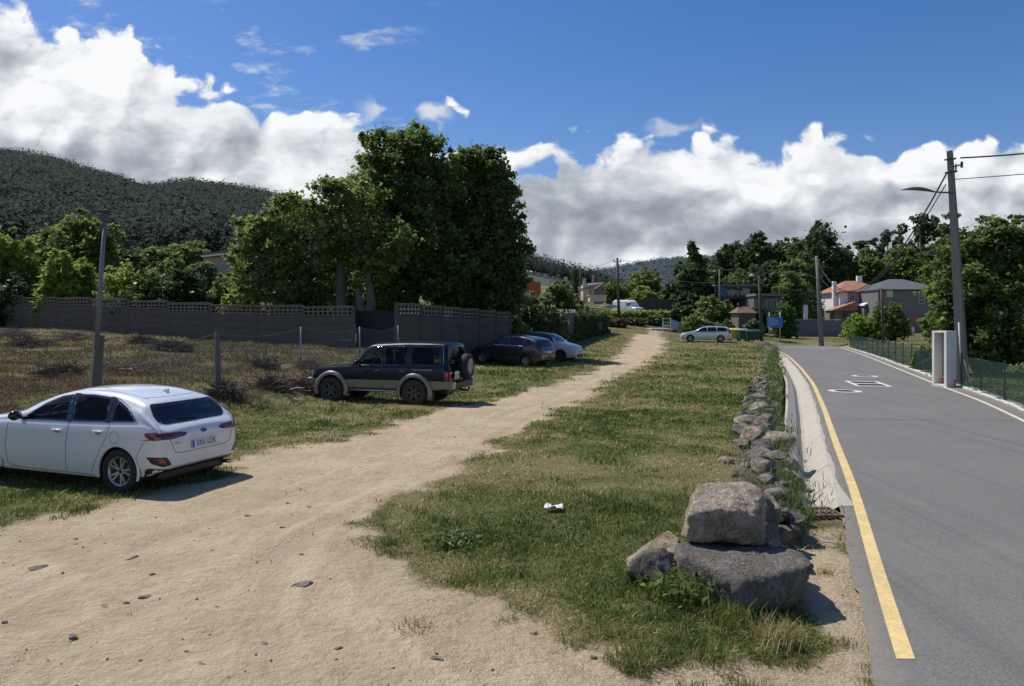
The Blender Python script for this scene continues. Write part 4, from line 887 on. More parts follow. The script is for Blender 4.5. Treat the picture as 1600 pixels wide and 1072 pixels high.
# brush heaps: tangles of cut twigs
M_twig = mat('dead_twig', (.26, .205, .15), .95, var=.4, vscale=4); M_twigd = mat('dark_twig', (.12, .09, .065), .95, var=.4, vscale=4)
def heap(px, py, wpx, hpx, D, label, lean=0):
    x = PX(px, D); z = gz(x, D); w_ = wpx * D / F / 2; h = hpx * D / F; root = empty('brush_heap', (x, D, z), 0, label, 'brush heap', 'heaps of cut brush in the field')
    rnd = random.Random(px); mb = MB(); n = int(240 + w_ * 220)
    for i in range(n):
        r_ = rnd.random() ** .6 * w_; a_ = rnd.uniform(0, 2 * PI); hh_ = h * max(.05, 1 - (r_ / w_) ** 1.6) * rnd.uniform(.3, 1.1)
        c = Vector((r_ * math.cos(a_), r_ * math.sin(a_) * .8, hh_)); d = Vector((rnd.gauss(0, 1), rnd.gauss(0, 1), rnd.gauss(0, .45))).normalized() * rnd.uniform(.12, .5)
        mb.tube([c - d, c + Vector((rnd.uniform(-.05, .05), rnd.uniform(-.05, .05), rnd.uniform(0, .06))), c + d], [rnd.uniform(.006, .016)] * 2 + [.004], 3, cap=False, smooth=False)
    mb.build('twigs', M_twigd if rnd.random() < .5 else M_twig, root)
    rng = np.random.default_rng(px); n = int(700 * w_ * 1.5) + 300; a_ = rng.uniform(0, 2 * PI, n); r_ = rng.random(n) ** .5 * w_ * 1.1
    C = np.stack([r_ * np.cos(a_), r_ * np.sin(a_) * .8, h * .85 * np.clip(1 - (r_ / w_) ** 1.6, .02, 1) * rng.uniform(.2, 1, n)], 1)
    V_, Q_, TT_ = leaf_quads(C, .07, .3, 2.2, rng=rng); np_mesh('dead_leaves', V_, Q_, LF['brown'], TT_, parent=root)
heap(18, 522, 60, 14, 36, 'long ridge of cut brush at the left edge of the field'); heap(45, 545, 70, 14, 29, 'brush heap with a stub sticking up, left of the leaning lamp pole')
heap(118, 530, 60, 13, 33, 'brown brush heap just left of the leaning lamp pole'); heap(222, 530, 38, 11, 33, 'small brush heap right of the leaning lamp pole')
heap(268, 545, 55, 14, 28, 'dark rounded brush heap left of the concrete fence post'); heap(200, 572, 90, 12, 22, 'flat wide tangle of cut brush behind the white hatchback roof')
heap(482, 556, 46, 12, 27, 'brush heap behind the thin steel post'); heap(412, 562, 34, 9, 26, 'low dark brush heap between the concrete post and the thin steel post')
heap(425, 598, 60, 16, 22, 'brush heap on the bank halfway between the posts'); heap(475, 590, 44, 16, 23.2, 'brush tangle beside the front of the dark off-road car'); heap(352, 612, 40, 18, 19.5, 'dark brush tangle at the foot of the concrete fence post')
heap(95, 590, 60, 10, 20, 'low brush heap beside the leaning lamp pole stub')
# pale bare branches by the off-road car
for (px, py, D, dx, dz, lb) in ((452, 592, 21.8, .45, .05, 'pale bare stick lying on the bank, upper of three'), (468, 606, 20.9, .22, -.32, 'short pale stick leaning down the bank'), (458, 612, 20.6, .3, -.18, 'lowest pale stick on the bank')):
    x = PX(px, D); z = gz(x, D) + .12
    o = MB().tube([(0, 0, 0), (dx * .5, .05, dz * .4 + .04), (dx, 0, dz)], [.022, .02, .012], 6).build('stick', mat('bleached_wood', (.55, .50, .43), .9)); o.location = (x, D, z); tag(o, lb, 'stick', 'pale sticks on the bank')
# ---------- poles, lamps, wires ----------
m, N, B, O = newmat('pole_concrete'); p = N.obj(); a = N.noise(N.scl(p, 6, 6, .8), 1.3, 5, .65); b_ = N.noise(p, 40, 4, .7)
c = N.mix(a, (.13, .125, .115), (.25, .24, .22)); c = N.mix(N.math('MULTIPLY', N.step(b_, .5, .7), .4), c, (.07, .07, .065)); N.l(c, B.inputs['Base Color']); B.inputs['Roughness'].default_value = .9; N.l(N.bump(b_, .4, .01), B.inputs['Normal']); M_pcon = m
M_wood = mat('creosote_wood', (.085, .065, .05), .9, var=.4, vscale=4, bump=.6, bscale=20)
M_black = mat('black_rubber', (.02, .02, .02), .6); M_ins = mat('insulator', (.05, .05, .055), .35)
M_lampg = mat('lamp_grey', (.14, .15, .16), .45, .3)
def pole(name, label, px, py_b, px_t, py_t, D, r0, r1, mt, z0=None, n=12, cat='utility pole', group=None):
    x0 = PX(px, D); z0 = gz(x0, D) if z0 is None else z0; z1 = ZZ(py_t, D); root = empty(name, (x0, D, z0), 0, label, cat, group)
    top = Vector((PX(px_t, D) - x0, 0, z1 - z0)); MB().tube([(0, 0, -.5), top * .5, top], [r0, (r0 + r1) / 2, r1], n, smooth=n > 6).build('shaft', mt, root, bevel=0)
    return root, Vector((x0, D, z0)) + top, top
# the big one at the right, with its street lamp
DB = 31.8; rb, topB, tv = pole('utility_pole', 'tall thick tapering concrete pole carrying a street lamp, beside the white meter cabinet', 1506, 600, 1484, 236, DB, .285, .14, M_pcon, ROADZ, n=4)
rb.children[0].data.materials[0] = M_pcon
mb = MB(); h = tv.z
def on(z): return tv * (z / tv.z)
q = on(ZZ(262, DB) - ROADZ); mb.tube([q + Vector((0, -.2, .0)), q + Vector((.32, -.25, .08))], .03, 6); mb.tube([q + Vector((.1, -.2, .12)), q + Vector((.1, -.2, -.25))], .035, 6); mb.box(tuple(on(h - .35) + Vector((0, 0, 0))), (.34, .34, .05)); mb.box(tuple(on(h - .9)), (.36, .36, .04))
mb.build('bracket', M_ins, rb); MB().tube([q + Vector((.32, -.25, .2)), q + Vector((.32, -.25, -.05))], .05, 8).build('insulator', M_ins, rb)
ql = on(ZZ(303, DB) - ROADZ)
lamp = MB().tube([ql + Vector((-.1, -.18, .02)), ql + Vector((-.6, -.25, .02)), ql + Vector((-1.15, -.3, .06))], [.04, .035, .03], 8).build('lamp_arm', M_lampg, rb)
mb = MB(); hp = []
for i in range(11):
    t = i / 10; x = -1.0 - 1.35 * t; w_ = .19 * math.sin(PI * min(1, .12 + t * .82)) ** .7; zc = .05 + .10 * math.sin(PI * t * .8)
    hp.append([tuple(ql + Vector((x, -.3 + w_ * math.cos(a), zc + (.10 if math.sin(a) > 0 else .045) * math.sin(PI * min(1, .1 + t * .85)) * math.sin(a)))) for a in [2 * PI * k / 12 for k in range(12)]])
mb.grid(hp, loop=True); mb.build('lamp_head', M_lampg, rb)
MB().tube([on(.2) + Vector((-.24, -.3, 0)), on(2.6) + Vector((-.2, -.24, 0))], .035, 8).build('conduit', mat('conduit_grey', (.45, .45, .44), .5), rb)
# second concrete pole with a lamp arm, at the end of the road
r2_, topC, tv2 = pole('street_lamp', 'concrete lamp post with drooping wires at the road end, left of the tiled house', 1284, 537, 1276, 400, 77.5, .26, .15, M_pcon, -.1, cat='lamp post')
q = tv2 * .72; MB().tube([q, q + Vector((-.6, 0, .5)), q + Vector((-1.0, 0, .55))], .04, 6).build('lamp_arm', M_lampg, r2_)
MB().add([], []).tube([q + Vector((-.9, 0, .55)), q + Vector((-1.3, 0, .62)), q + Vector((-1.8, 0, .55))], [.07, .15, .05], 10).build('lamp_head', M_lampg, r2_)
r3_, topD, tv3 = pole('timber_pole', 'thin dark timber pole standing in front of the grey house', 1381, 530, 1377, 450, 75, .15, .11, M_wood)
r4_, topE, tv4 = pole('timber_pole', 'brown timber pole with a small white lamp beside the waste bins', 1190.5, 537, 1186, 430, 72.5, .17, .12, M_wood)
q = tv4 * .985; MB().tube([q, q + Vector((-.3, 0, -.05)), q + Vector((-.55, 0, .05))], .03, 6).build('lamp_arm', M_lampg, r4_)
MB().tube([q + Vector((-.5, 0, .0)), q + Vector((-.72, 0, .12)), q + Vector((-.98, 0, .02))], [.05, .13, .04], 8).build('lamp_head', M_wht, r4_)
r5_, topF, tv5 = pole('utility_pole', 'dark pole leaning slightly in front of the white van, with short insulators on top', 967.5, 498, 964.5, 403, 92, .20, .13, M_wood)
MB().box(tuple(tv5 - Vector((0, 0, .5))), (.9, .1, .1)).build('crossarm', M_wood, r5_); [MB().tube([tv5 + Vector((s, 0, -.45)), tv5 + Vector((s, 0, -.15))], .05, 6).build('insulator', M_ins, r5_) for s in (-.4, .4)]
r6_, topG, tv6 = pole('utility_pole', 'dark pole standing behind the purple-brown domed shrub', 908.5, 470, 907, 415, 118, .2, .14, M_wood)
r7_, topH, tv7 = pole('utility_pole', 'stout ivy-wrapped pole just left of the pole behind the domed shrub', 899, 472, 899, 420, 117, .25, .2, M_wood)
C = np.random.default_rng(2).normal(0, .28, (1500, 3)); C[:, 2] = np.random.default_rng(3).random(1500) * tv7.z; V_, Q_, TT_ = leaf_quads(C, .22, .1, 1.2); np_mesh('ivy', V_, Q_, LF['ivy'], TT_, parent=r7_)
r8_, topI, _ = pole('utility_pole', 'slim grey pole among the trees above the blue-roofed terrace', 1125, 470, 1124, 420, 102, .13, .1, M_pcon)
def wire(a, b, sag, label, r_=.02, n=18, group='overhead wires'):
    a, b = Vector(a), Vector(b); pts_ = [a.lerp(b, i / n) - Vector((0, 0, sag * 4 * (i / n) * (1 - i / n))) - a for i in range(n + 1)]
    o = MB().tube(pts_, r_, 5, cap=False).build('overhead_wire', M_black, fix=False); o.location = a; return tag(o, label, 'wire', group)
wire(topB + Vector((.3, -.25, -.35)), (26.5, 24, 9.6), .35, 'thick twisted overhead cable from the top of the big concrete pole to the right edge', .035)
wire(topB + Vector((.1, -.2, -1.25)), (26.0, 24, 8.25), .12, 'thinner overhead wire below the twisted cable, running to the right edge', .018)
wire(topB + Vector((-.1, 0, -.9)), topC + Vector((0, 0, -.3)), 4.2, 'upper of the two cables sagging from the big concrete pole to the far lamp post', .035)
wire(topB + Vector((-.1, .1, -1.4)), topC + Vector((0, 0, -1.5)), 3.6, 'lower of the two cables sagging from the big concrete pole to the far lamp post', .022)
wire(topC + Vector((0, 0, -.3)), topF + Vector((.4, 0, -.2)), 1.2, 'long overhead wire from the far lamp post across the dark wood to the leaning pole')
wire(topC + Vector((0, 0, -1.2)), topI, .6, 'overhead wire from the far lamp post to the slim grey pole')
wire(topF + Vector((-.4, 0, -.2)), topG, .5, 'overhead wire between the leaning pole and the pole behind the domed shrub')
wire(topF + Vector((.4, 0, -.3)), topE + Vector((0, 0, 0)), 1.6, 'overhead wire from the leaning pole to the timber pole by the bins')
# ---------- meter cabinet ----------
cx, cy = at(1480, 605, ROADZ); cy += .3; root = empty('meter_cabinet', (cx + .05, cy, ROADZ), R(-80), 'open-fronted pale concrete meter cabinet standing at the foot of the big concrete pole', 'cabinet')
M_cab = mat('cabinet_concrete', (.66, .64, .60), .85, dirt=.25, vscale=2, bump=.25)
Hc = 2.26; mb = MB(); w_, dp = .92, .55
dp = .46; mb.box((-.33, 0, Hc / 2), (.13, dp, Hc)); mb.box((.33, 0, Hc / 2), (.13, dp, Hc)); mb.box((0, 0, Hc - .04), (.53, dp, .08)); mb.box((0, 0, .05), (.53, dp, .1)); mb.box((0, dp / 2 - .03, Hc / 2), (.53, .05, Hc - .16)); mb.build('shell', M_cab, root, bevel=.01)
MB().box((0, dp / 2 - .09, Hc / 2), (.5, .03, Hc - .3)).build('back_board', mat('board_grey', (.30, .29, .28), .8), root)
MB().tube([(-.1, 0, .1), (-.12, -.02, .3), (.05, 0, .42)], [.03, .035, .025], 8).build('red_conduit', mat('red_plastic', (.45, .06, .04), .4), root)
MB().box((.55, .05, .16), (.05, .04, .34)).build('red_conduit_stub', bpy.data.materials['red_plastic'], root)
# thin white rod leaning on the fence
o = MB().tube([(0, 0, 0), (-.28, .1, 1.15)], .018, 6).build('white_rod', M_wht); o.location = (*at(1519, 607, ROADZ), ROADZ); tag(o, 'thin white rod leaning against the green mesh fence right of the big pole', 'rod')
# ---------- green plastic mesh fence ----------
root = empty('mesh_fence', (xr(20) + .72, 20, ROADZ), 0, 'low green plastic netting fence on dark green posts along the right roadside', 'fence'); o0 = Vector(root.location)
M_gpost = mat('green_post', (.012, .028, .02), .5); 
m, N, B, O = newmat('green_netting'); c = N.mix(N.noise(N.pos(), 3, 3), (.008, .034, .020), (.018, .060, .036)); N.l(c, B.inputs['Base Color']); B.inputs['Roughness'].default_value = .5; M_net = m
py_ = []; y = 8.0
while y < 74: py_.append(y); y += 2.75
fx = lambda y: xr(y) + .74
for y in py_:
    MB().box((fx(y) - o0.x, y - o0.y, .66), (.055, .055, 1.42)).build('post', M_gpost, root, bevel=.008)
for i in range(len(py_) - 1):
    ya, yb = py_[i], py_[i + 1]; mb = MB(); nh = 20 if ya < 45 else 12; th = .012 if ya < 45 else .02
    for k in range(nh + 1):
        z = .04 + 1.22 * k / nh; sg = random.uniform(-.012, .012); mb.tube([(fx(ya) - o0.x - .035, ya - o0.y, z), (fx((ya + yb) / 2) - o0.x - .035, (ya + yb) / 2 - o0.y, z - .025 * (k / nh) + sg * .3), (fx(yb) - o0.x - .035, yb - o0.y, z)], th * .65, 3, cap=False, smooth=False)
    nv = int((yb - ya) / (.12 if ya < 45 else .2))
    for k in range(nv + 1):
        y = ya + (yb - ya) * k / nv; mb.tube([(fx(y) - o0.x - .035, y - o0.y, .04), (fx(y) - o0.x - .035, y - o0.y, 1.25)], th * .5, 3, cap=False, smooth=False)
    mb.build('netting', M_net, root, fix=False)
# ---------- grey boundary wall and houses ----------
M_gw = mat('grey_render', (.16, .165, .175), .85, var=.15, vscale=.8, dirt=.2, bump=.2)
x0, x1 = PX(1234, 97), PX(1428, 97)
root = empty('boundary_wall', (x0, 97, .2), 0, 'long smooth grey rendered wall across the end of the road, in front of the houses', 'wall')
mb = MB().prism([(0, -.6), (x1 - x0, -.6), (x1 - x0, ZZ(506.5, 97) - .2), ((x1 - x0) * .45, ZZ(504, 97) - .2), ((x1 - x0) * .42, ZZ(500.5, 97) - .2), (0, ZZ(499, 97) - .2)], -.12, .12, 'y'); mb.build('wall_face', M_gw, root)
mb = MB().box(((x1 - x0) * .21, 0, ZZ(499.7, 97) - .2 + .04), ((x1 - x0) * .43, .34, .07)); mb.build('coping', mat('coping_grey', (.35, .35, .35), .9), root)
def tiled(name, c1, c2, sx=4.0, ax='x', metal=False):
    m, N, B, O = newmat(name); p = N.obj(); w_ = N.n('ShaderNodeTexWave', wave_type='BANDS', bands_direction=ax.upper()); w_.inputs['Scale'].default_value = sx; N.l(p, w_.inputs['Vector'])
    a = N.noise(p, 2.2, 5, .7); c = N.mix(N.step(a, .35, .65), c1, c2); c = N.mix(N.math('MULTIPLY', w_.outputs['Fac'], .5), c, tuple(k * .45 for k in c1)); N.l(c, B.inputs['Base Color']); B.inputs['Roughness'].default_value = .5 if metal else .9
    N.l(N.bump(w_.outputs['Fac'], .8, .08), B.inputs['Normal']); return m
M_tile = tiled('clay_tiles', (.42, .16, .09), (.55, .30, .19), 1.6); M_metal = tiled('metal_roof', (.10, .105, .115), (.13, .135, .145), 1.3, metal=True)
M_whw = mat('white_render', (.78, .76, .74), .85, var=.06, dirt=.1); M_pink = mat('pinkish_render', (.36, .31, .31), .85, var=.08); M_grh = mat('grey_house_render', (.185, .18, .175), .9, var=.08, dirt=.15)
M_glass = mat('dark_glass', (.02, .025, .03), .12); M_frame = mat('pale_frame', (.55, .55, .54), .6)
def hip(mb, x0, x1, y0, y1, ze, zr, oh=.4, ridge=.3):
    x0 -= oh; x1 += oh; y0 -= oh; y1 += oh; ym = (y0 + y1) / 2; L = x1 - x0; a, b = x0 + L * (.5 - ridge / 2), x0 + L * (.5 + ridge / 2)
    v_ = [(x0, y0, ze), (x1, y0, ze), (x1, y1, ze), (x0, y1, ze), (a, ym, zr), (b, ym, zr), (x0, y0, ze - .15), (x1, y0, ze - .15), (x1, y1, ze - .15), (x0, y1, ze - .15)]
    return mb.add(v_, [(0, 1, 5, 4), (1, 2, 5), (2, 3, 4, 5), (3, 0, 4), (6, 7, 1, 0), (7, 8, 2, 1), (8, 9, 3, 2), (9, 6, 0, 3), (9, 8, 7, 6)])
def window(parent, x0, x1, y, z0, z1, n=2, m=2):
    f = MB(); fw = .06
    for xx in [x0 + (x1 - x0) * i / n for i in range(n + 1)]: f.box((xx, y - .03, (z0 + z1) / 2), (fw, .08, z1 - z0 + fw))
    for zz in [z0 + (z1 - z0) * i / m for i in range(m + 1)]: f.box(((x0 + x1) / 2, y - .026, zz), (x1 - x0 + fw, .07, fw))
    w_ = f.build('window', M_frame, parent); MB().box(((x0 + x1) / 2, y - .012, (z0 + z1) / 2), (x1 - x0, .02, z1 - z0)).build('pane', M_glass, w_); return w_
Dh = 114; X = lambda px: PX(px, Dh); Z = lambda py: ZZ(py, Dh)
ox, oz = X(1313), .3; root = empty('tiled_house', (ox, Dh, oz), 0, 'two-storey house with a red tiled hip roof and white side wall, behind the grey wall', 'house')
lx = lambda px: X(px) - ox; lz = lambda py: Z(py) - oz
MB().box(((lx(1313) + lx(1380)) / 2, 3.5, lz(456) / 2 - .3), (lx(1380) - lx(1313), 7, lz(456) + .6)).build('wall', M_pink, root)
MB().box((-.04, 3.5, lz(456) / 2 - .3), (.1, 7.05, lz(456) + .58)).build('side_wall', M_whw, root)
MB().box((lx(1318.5), -.04, lz(466)), (lx(1324) - lx(1313), .1, lz(455) - lz(478))).build('sunlit_panel', M_whw, root)  # white panel on the front stands for the sunlit side wall
rf = hip(MB(), 0, lx(1380), 0, 7, lz(455.5), lz(437), .55, .25).build('roof', M_tile, root)
MB().box((lx(1359), 3.5, lz(434.5)), (.75, .5, 1.1)).build('chimney', M_whw, rf)
MB().box((-.5, 1, lz(459)), (.5, .5, lz(438) - lz(478))).build('tall_chimney', M_whw, root)
window(root, lx(1327.5), lx(1334.5), 0, lz(473), lz(457.5), 2, 4); window(root, lx(1329), lx(1335), 0, lz(486), lz(479), 2, 1)
# porch and lean-to roofs
mb = MB().prism([(lx(1288), lz(485.5)), (lx(1325), lz(472)), (lx(1328.5), lz(484)), (lx(1328), lz(485.5))], -2.6, -.05, 'y'); mb.build('porch_roof', M_tile, root)
mb = MB().box(((lx(1290) + lx(1330)) / 2, -.5, lz(492)), (lx(1330) - lx(1290), 2.0, lz(485.7) - lz(499))); mb.build('porch_wall', M_grh, root)
MB().box((lx(1293), -1.53, lz(492)), (.6, .05, 1.0)).build('dark_opening', M_glass, root); MB().box((lx(1314), -1.53, lz(492)), (.9, .05, .9)).build('dark_opening', M_glass, root)
mb = MB().prism([(lx(1336), lz(476.5)), (lx(1370), lz(460.5)), (lx(1370), lz(463)), (lx(1336), lz(478.5))], -3.0, -.05, 'y'); mb.build('lean_to_roof', M_whw, root)
mb = MB().prism([(lx(1338), lz(500)), (lx(1368), lz(500)), (lx(1368), lz(464)), (lx(1338), lz(478))], -2.5, -.06, 'y'); mb.build('lean_to_wall', M_grh, root); MB().box((lx(1345.5), -2.52, lz(483)), (.35, .08, 1.7)).build('pillar', M_whw, root)
Dg = 108; X = lambda px: PX(px, Dg); Z = lambda py: ZZ(py, Dg); ox = X(1370); root = empty('grey_house', (ox, Dg, .3), 0, 'plain grey house with a ribbed dark metal roof right of the red-tiled house', 'house'); oz = .3
MB().box(((lx(1372) + lx(1470)) / 2, 4, lz(453) / 2 - .3), (lx(1470) - lx(1372), 8, lz(453) + .6)).build('wall', M_grh, root)
hip(MB(), lx(1374), lx(1470), 0, 8, lz(452), lz(434), .35, .22).build('roof', M_metal, root)
mb = MB(); mb.box(((lx(1372) + lx(1470)) / 2, -.42, lz(452.8)), (lx(1470) - lx(1370), .12, .14)); mb.build('gutter', M_ins, root)
MB().box((lx(1390), -.03, lz(458)), (.9, .06, 1.2)).build('light_panel', M_frame, root); MB().box((lx(1441), -.3, lz(500)), (lx(1450) - lx(1405), .3, 1.0)).build('brick_plinth', mat('brick_orange', (.36, .14, .07), .9), root)
window(root, lx(1436), lx(1444), 0, lz(474), lz(463), 2, 2)
o = MB().prism([(-.25, 0), (.25, 0), (.3, .65), (-.32, .65)], -.2, .2, 'y').build('white_bucket', M_whw, bevel=.03); o.location = (PX(1423.5, 84), 84, ZZ(521, 84)); tag(o, 'small white plastic tub at the right end of the grey boundary wall', 'tub')
# pale gatepost left of the wall
o = MB().box((0, 0, .95), (.55, .4, 2.2)).build('gatepost', M_whw, bevel=.02); o.location = (PX(1258.5, 102), 102, ZZ(500, 102)); tag(o, 'pale square gatepost rising behind the left part of the grey wall', 'gatepost')
# ---------- blue sign ----------
Ds = 82; cx = PX(1210.5, Ds); zb = gz(cx, Ds); root = empty('information_sign', (cx, Ds, zb), R(-8), 'blue information board on two pale posts left of the grey boundary wall', 'sign')
M_sp = mat('sign_post', (.42, .40, .35), .8); 
for s in (-1, 1): MB().tube([(s * .57, 0, -.2), (s * .57, 0, ZZ(488, Ds) - zb)], .055, 8).build('post', M_sp, root)
zc = ZZ(503.5, Ds) - zb; pn = MB().box((0, -.08, zc), (1.68, .05, 1.18)).build('panel', mat('sign_blue', (.03, .17, .42), .5, var=.1), root, bevel=.01)
mb = MB()
for k, (a_, b__) in enumerate(((-.7, .0), (-.7, .35), (-.7, .3), (-.7, .5), (-.7, .1))): mb.box(((a_ + b__) / 2, -.107, zc + .38 - k * .17), (b__ - a_, .004, .035 if k else .06))
mb.box((-.62, -.107, zc - .5), (.28, .004, .10)); mb.build('lettering', mat('sign_white', (.65, .72, .78), .6), pn)
# ---------- waste bins ----------
def bin_(label, px, D, colr, w_, lid=None, rz=0):
    x = PX(px, D); z = gz(x, D); root = empty('waste_bin', (x, D, z), rz, label, 'waste bin', 'wheeled waste bins at the field edge'); mt = mat('bin_' + str(px), colr, .45, var=.08); ml = mat('binlid_' + str(px), lid or colr, .4, var=.08); h = 1.05
    v_ = []; 
    for z_, s in ((.16, .82), (h, 1.0)): v_ += [(sx * w_ / 2 * s, sy * .42 * s, z_) for sx, sy in ((-1, -1), (1, -1), (1, 1), (-1, 1))]
    MB().add(v_, [(3, 2, 1, 0), (4, 5, 6, 7)] + [(i, (i + 1) % 4, 4 + (i + 1) % 4, 4 + i) for i in range(4)]).build('tub', mt, root, bevel=.03)
    mb = MB(); P_ = [[(x_, -.46 + .92 * j / 6, h + .03 + .17 * math.sin(PI * j / 6) * (1 if abs(x_) < w_ / 2 else .3)) for j in range(7)] for x_ in (-w_ / 2 - .04, -w_ / 2 + .06, 0, w_ / 2 - .06, w_ / 2 + .04)]; mb.grid(P_); mb.box((0, 0, h + .01), (w_ + .1, .92, .04)); mb.build('lid', ml, root)
    mb = MB(); mb.box((0, -.45, h - .08), (w_ + .06, .05, .10)); [mb.tube([(s * w_ / 2, -.1, h - .2), (s * (w_ / 2 + .1), -.1, h - .2)], .04, 6) for s in (-1, 1)]; mb.build('rim', mt, root)
    for sx in (-1, 1):
        for sy in (-1, 1): MB().lathe([(.02, -.025), (.09, -.025), (.09, .025), (.02, .025)], 12, M=Matrix.Translation((sx * w_ * .36, sy * .28, .09))).build('wheel', M_black, root)
bin_('yellow wheeled bin right behind the tail of the silver estate car', 1147, 74.5, (.60, .45, .03), 1.2); bin_('grey-green wheeled bin between the yellow and the dark green bin', 1160, 73.8, (.05, .12, .10), .95, (.20, .26, .25)); bin_('dark green wheeled bin nearest the brown timber pole', 1176, 72.6, (.015, .05, .03), 1.3, (.03, .075, .045), R(-6))
# ---------- stone granary ----------
Dn = 90; cx = PX(1161, Dn); zb = gz(cx, Dn) ; root = empty('granary', (cx, Dn, zb), R(8), 'small stone granary with a tiled gable roof and two pinnacles, behind the bins', 'granary')
M_gran = mat('granite', (.17, .155, .135), .95, var=.25, vscale=4, dirt=.5, bump=.7); ht = ZZ(489, Dn) - zb; w_ = 2.1
mb = MB(); [mb.box((sx * w_ * .38, sy * .8, .35), (.3, .3, .7)) for sx in (-1, 1) for sy in (-1, 1)]; mb.box((0, 0, .78), (w_ + .3, 2.2, .14)); mb.build('base', M_gran, root)
mb = MB().box((0, 0, (.85 + ht) / 2), (w_, 2, ht - .85)); mb.build('wall', M_gran, root); mb = MB(); [mb.box((-.8 + k * .2, -1.02, (.95 + ht) / 2), (.07, .04, ht - 1.2)) for k in range(9)]; mb.build('slats', M_wood, root)
mb = MB(); mb.add([(-w_ / 2 - .25, -1.2, ht), (w_ / 2 + .25, -1.2, ht), (w_ / 2 + .25, 1.2, ht), (-w_ / 2 - .25, 1.2, ht), (-w_ * .3, 0, ht + .75), (w_ * .3, 0, ht + .75)], [(0, 1, 5, 4), (1, 2, 5), (2, 3, 4, 5), (3, 0, 4), (3, 2, 1, 0)]); mb.build('roof', mat('old_tiles', (.19, .125, .085), .9, var=.3, dirt=.4), root)
for s in (-1, 1): MB().lathe([(.09, .65), (.12, .8), (.05, .95), (.13, 1.05), (.14, 1.15), (.02, 1.35)], 8, M=Matrix.Translation((s * w_ * .3, 0, ht - .1)) @ Matrix.Rotation(R(90), 4, 'X')).build('pinnacle', M_gran, root)
# ---------- terrace with blue roof and the white house behind ----------
Dt = 104; ox = PX(1112, Dt); zb = gz(ox, Dt) - .5; X = lambda px: PX(px, Dt) - ox; Z = lambda py: ZZ(py, Dt) - zb
root = empty('terrace_building', (ox, Dt, zb), 0, 'shaded concrete terrace with a blue-edged canopy among the trees behind the bins', 'building')
M_dkc = mat('dark_concrete', (.07, .068, .065), .95, var=.3, dirt=.4); M_blue = mat('blue_sheet', (.08, .16, .36), .6, var=.2)
mb = MB(); [mb.box((X(px), 1, Z(480)), (.5, .5, Z(463) - Z(500))) for px in (1120, 1140, 1160, 1176)]; mb.build('pillars', M_dkc, root)
MB().box(((X(1112) + X(1180)) / 2, 2, Z(465)), (X(1180) - X(1112), 5, .4)).build('slab', M_dkc, root); MB().box(((X(1112) + X(1180)) / 2, 4.5, Z(480)), (X(1180) - X(1112), .3, Z(463) - Z(502))).build('back_wall', M_dkc, root)
MB().box(((X(1116) + X(1178)) / 2, 1.5, Z(446)), (X(1178) - X(1116), 4, .18)).build('canopy', M_blue, root)
mb = MB(); [mb.box((X(px), -.2, Z(455)), (.12, .12, Z(446) - Z(464))) for px in (1117, 1135, 1155, 1177)]; mb.build('canopy_posts', M_dkc, root)
MB().box(((X(1124) + X(1136)) / 2, .6, Z(455)), (X(1136) - X(1124), .1, Z(449) - Z(462))).build('blue_screen', mat('blue_door', (.07, .20, .42), .6, var=.2), root)
mb = MB(); rnd = random.Random(3); [mb.box((X(1140 + k * 5), .4, Z(459 - rnd.uniform(0, 4))), (.5, .3, rnd.uniform(.5, 1.1))) for k in range(7)]; mb.build('stored_goods', mat('pale_goods', (.40, .37, .32), .9, var=.5, vscale=2), root)
Dt = 100; ox = PX(1178, Dt); zb = gz(ox, Dt) - .3; root = empty('white_house', (ox, Dt, zb), 0, 'shaded pale two-storey house front with a balcony between the timber pole and the leafy tree', 'house')
M_shw = mat('shaded_white_render', (.15, .15, .155), .9, dirt=.3)  # pale render with its shade put into the base colour
MB().box(((X(1178) + X(1222)) / 2, 2.5, Z(485)), (X(1222) - X(1178), 5, Z(462) - Z(507))).build('wall', M_shw, root); MB().box(((X(1176) + X(1224)) / 2, 2, Z(461)), (X(1224) - X(1176), 6.5, .3)).build('roof_slab', mat('slab_grey', (.18, .18, .185), .9), root)
window(root, X(1195), X(1202), 0, Z(480), Z(468), 2, 1); window(root, X(1205), X(1213), 0, Z(480), Z(468), 2, 1); window(root, X(1180), X(1188), 0, Z(490), Z(470), 2, 2); MB().box(((X(1194) + X(1214)) / 2, -.5, Z(483)), (X(1214) - X(1194), 1.0, .5)).build('balcony', M_shw, root)
# ---------- centre background ----------
Dv = 112; 
ox = PX(912, Dv); zb = gz(ox, Dv); X = lambda px: PX(px, Dv) - ox; Z = lambda py: ZZ(py, Dv) - zb
root = empty('tan_house', (ox, Dv, zb), 0, 'cream house with a brown roof and a white gable edge, right of the dark pole', 'house'); M_tan = mat('cream_render', (.55, .47, .36), .9)
MB().box(((X(911) + X(928)) / 2, 2.5, Z(458)), (X(928) - X(911), 5, Z(449) - Z(475))).build('wall', M_tan, root)
v_ = [(X(909), -.3, Z(451)), (X(929), -.3, Z(451)), (X(943), .2, Z(441)), (X(922), 3, Z(441)), (X(909), 5, Z(450)), (X(943), 5, Z(441.5))]
MB().add(v_, [(0, 1, 2, 3), (0, 3, 4), (3, 2, 5, 4)]).build('roof', mat('brown_roof', (.16, .125, .105), .9, var=.2), root)
MB().prism([(X(928), Z(451)), (X(943), Z(440.6)), (X(943), Z(442)), (X(929), Z(452.4))], -.5, -.25, 'y').build('gable_edge', M_whw, root); MB().prism([(X(928), Z(475)), (X(942), Z(475)), (X(942), Z(443)), (X(928), Z(452))], .1, .3, 'y').build('gable_wall', mat('shade_render', (.20, .17, .14), .9), root)
window(root, X(920.5), X(924), 0, Z(459), Z(453), 1, 1)
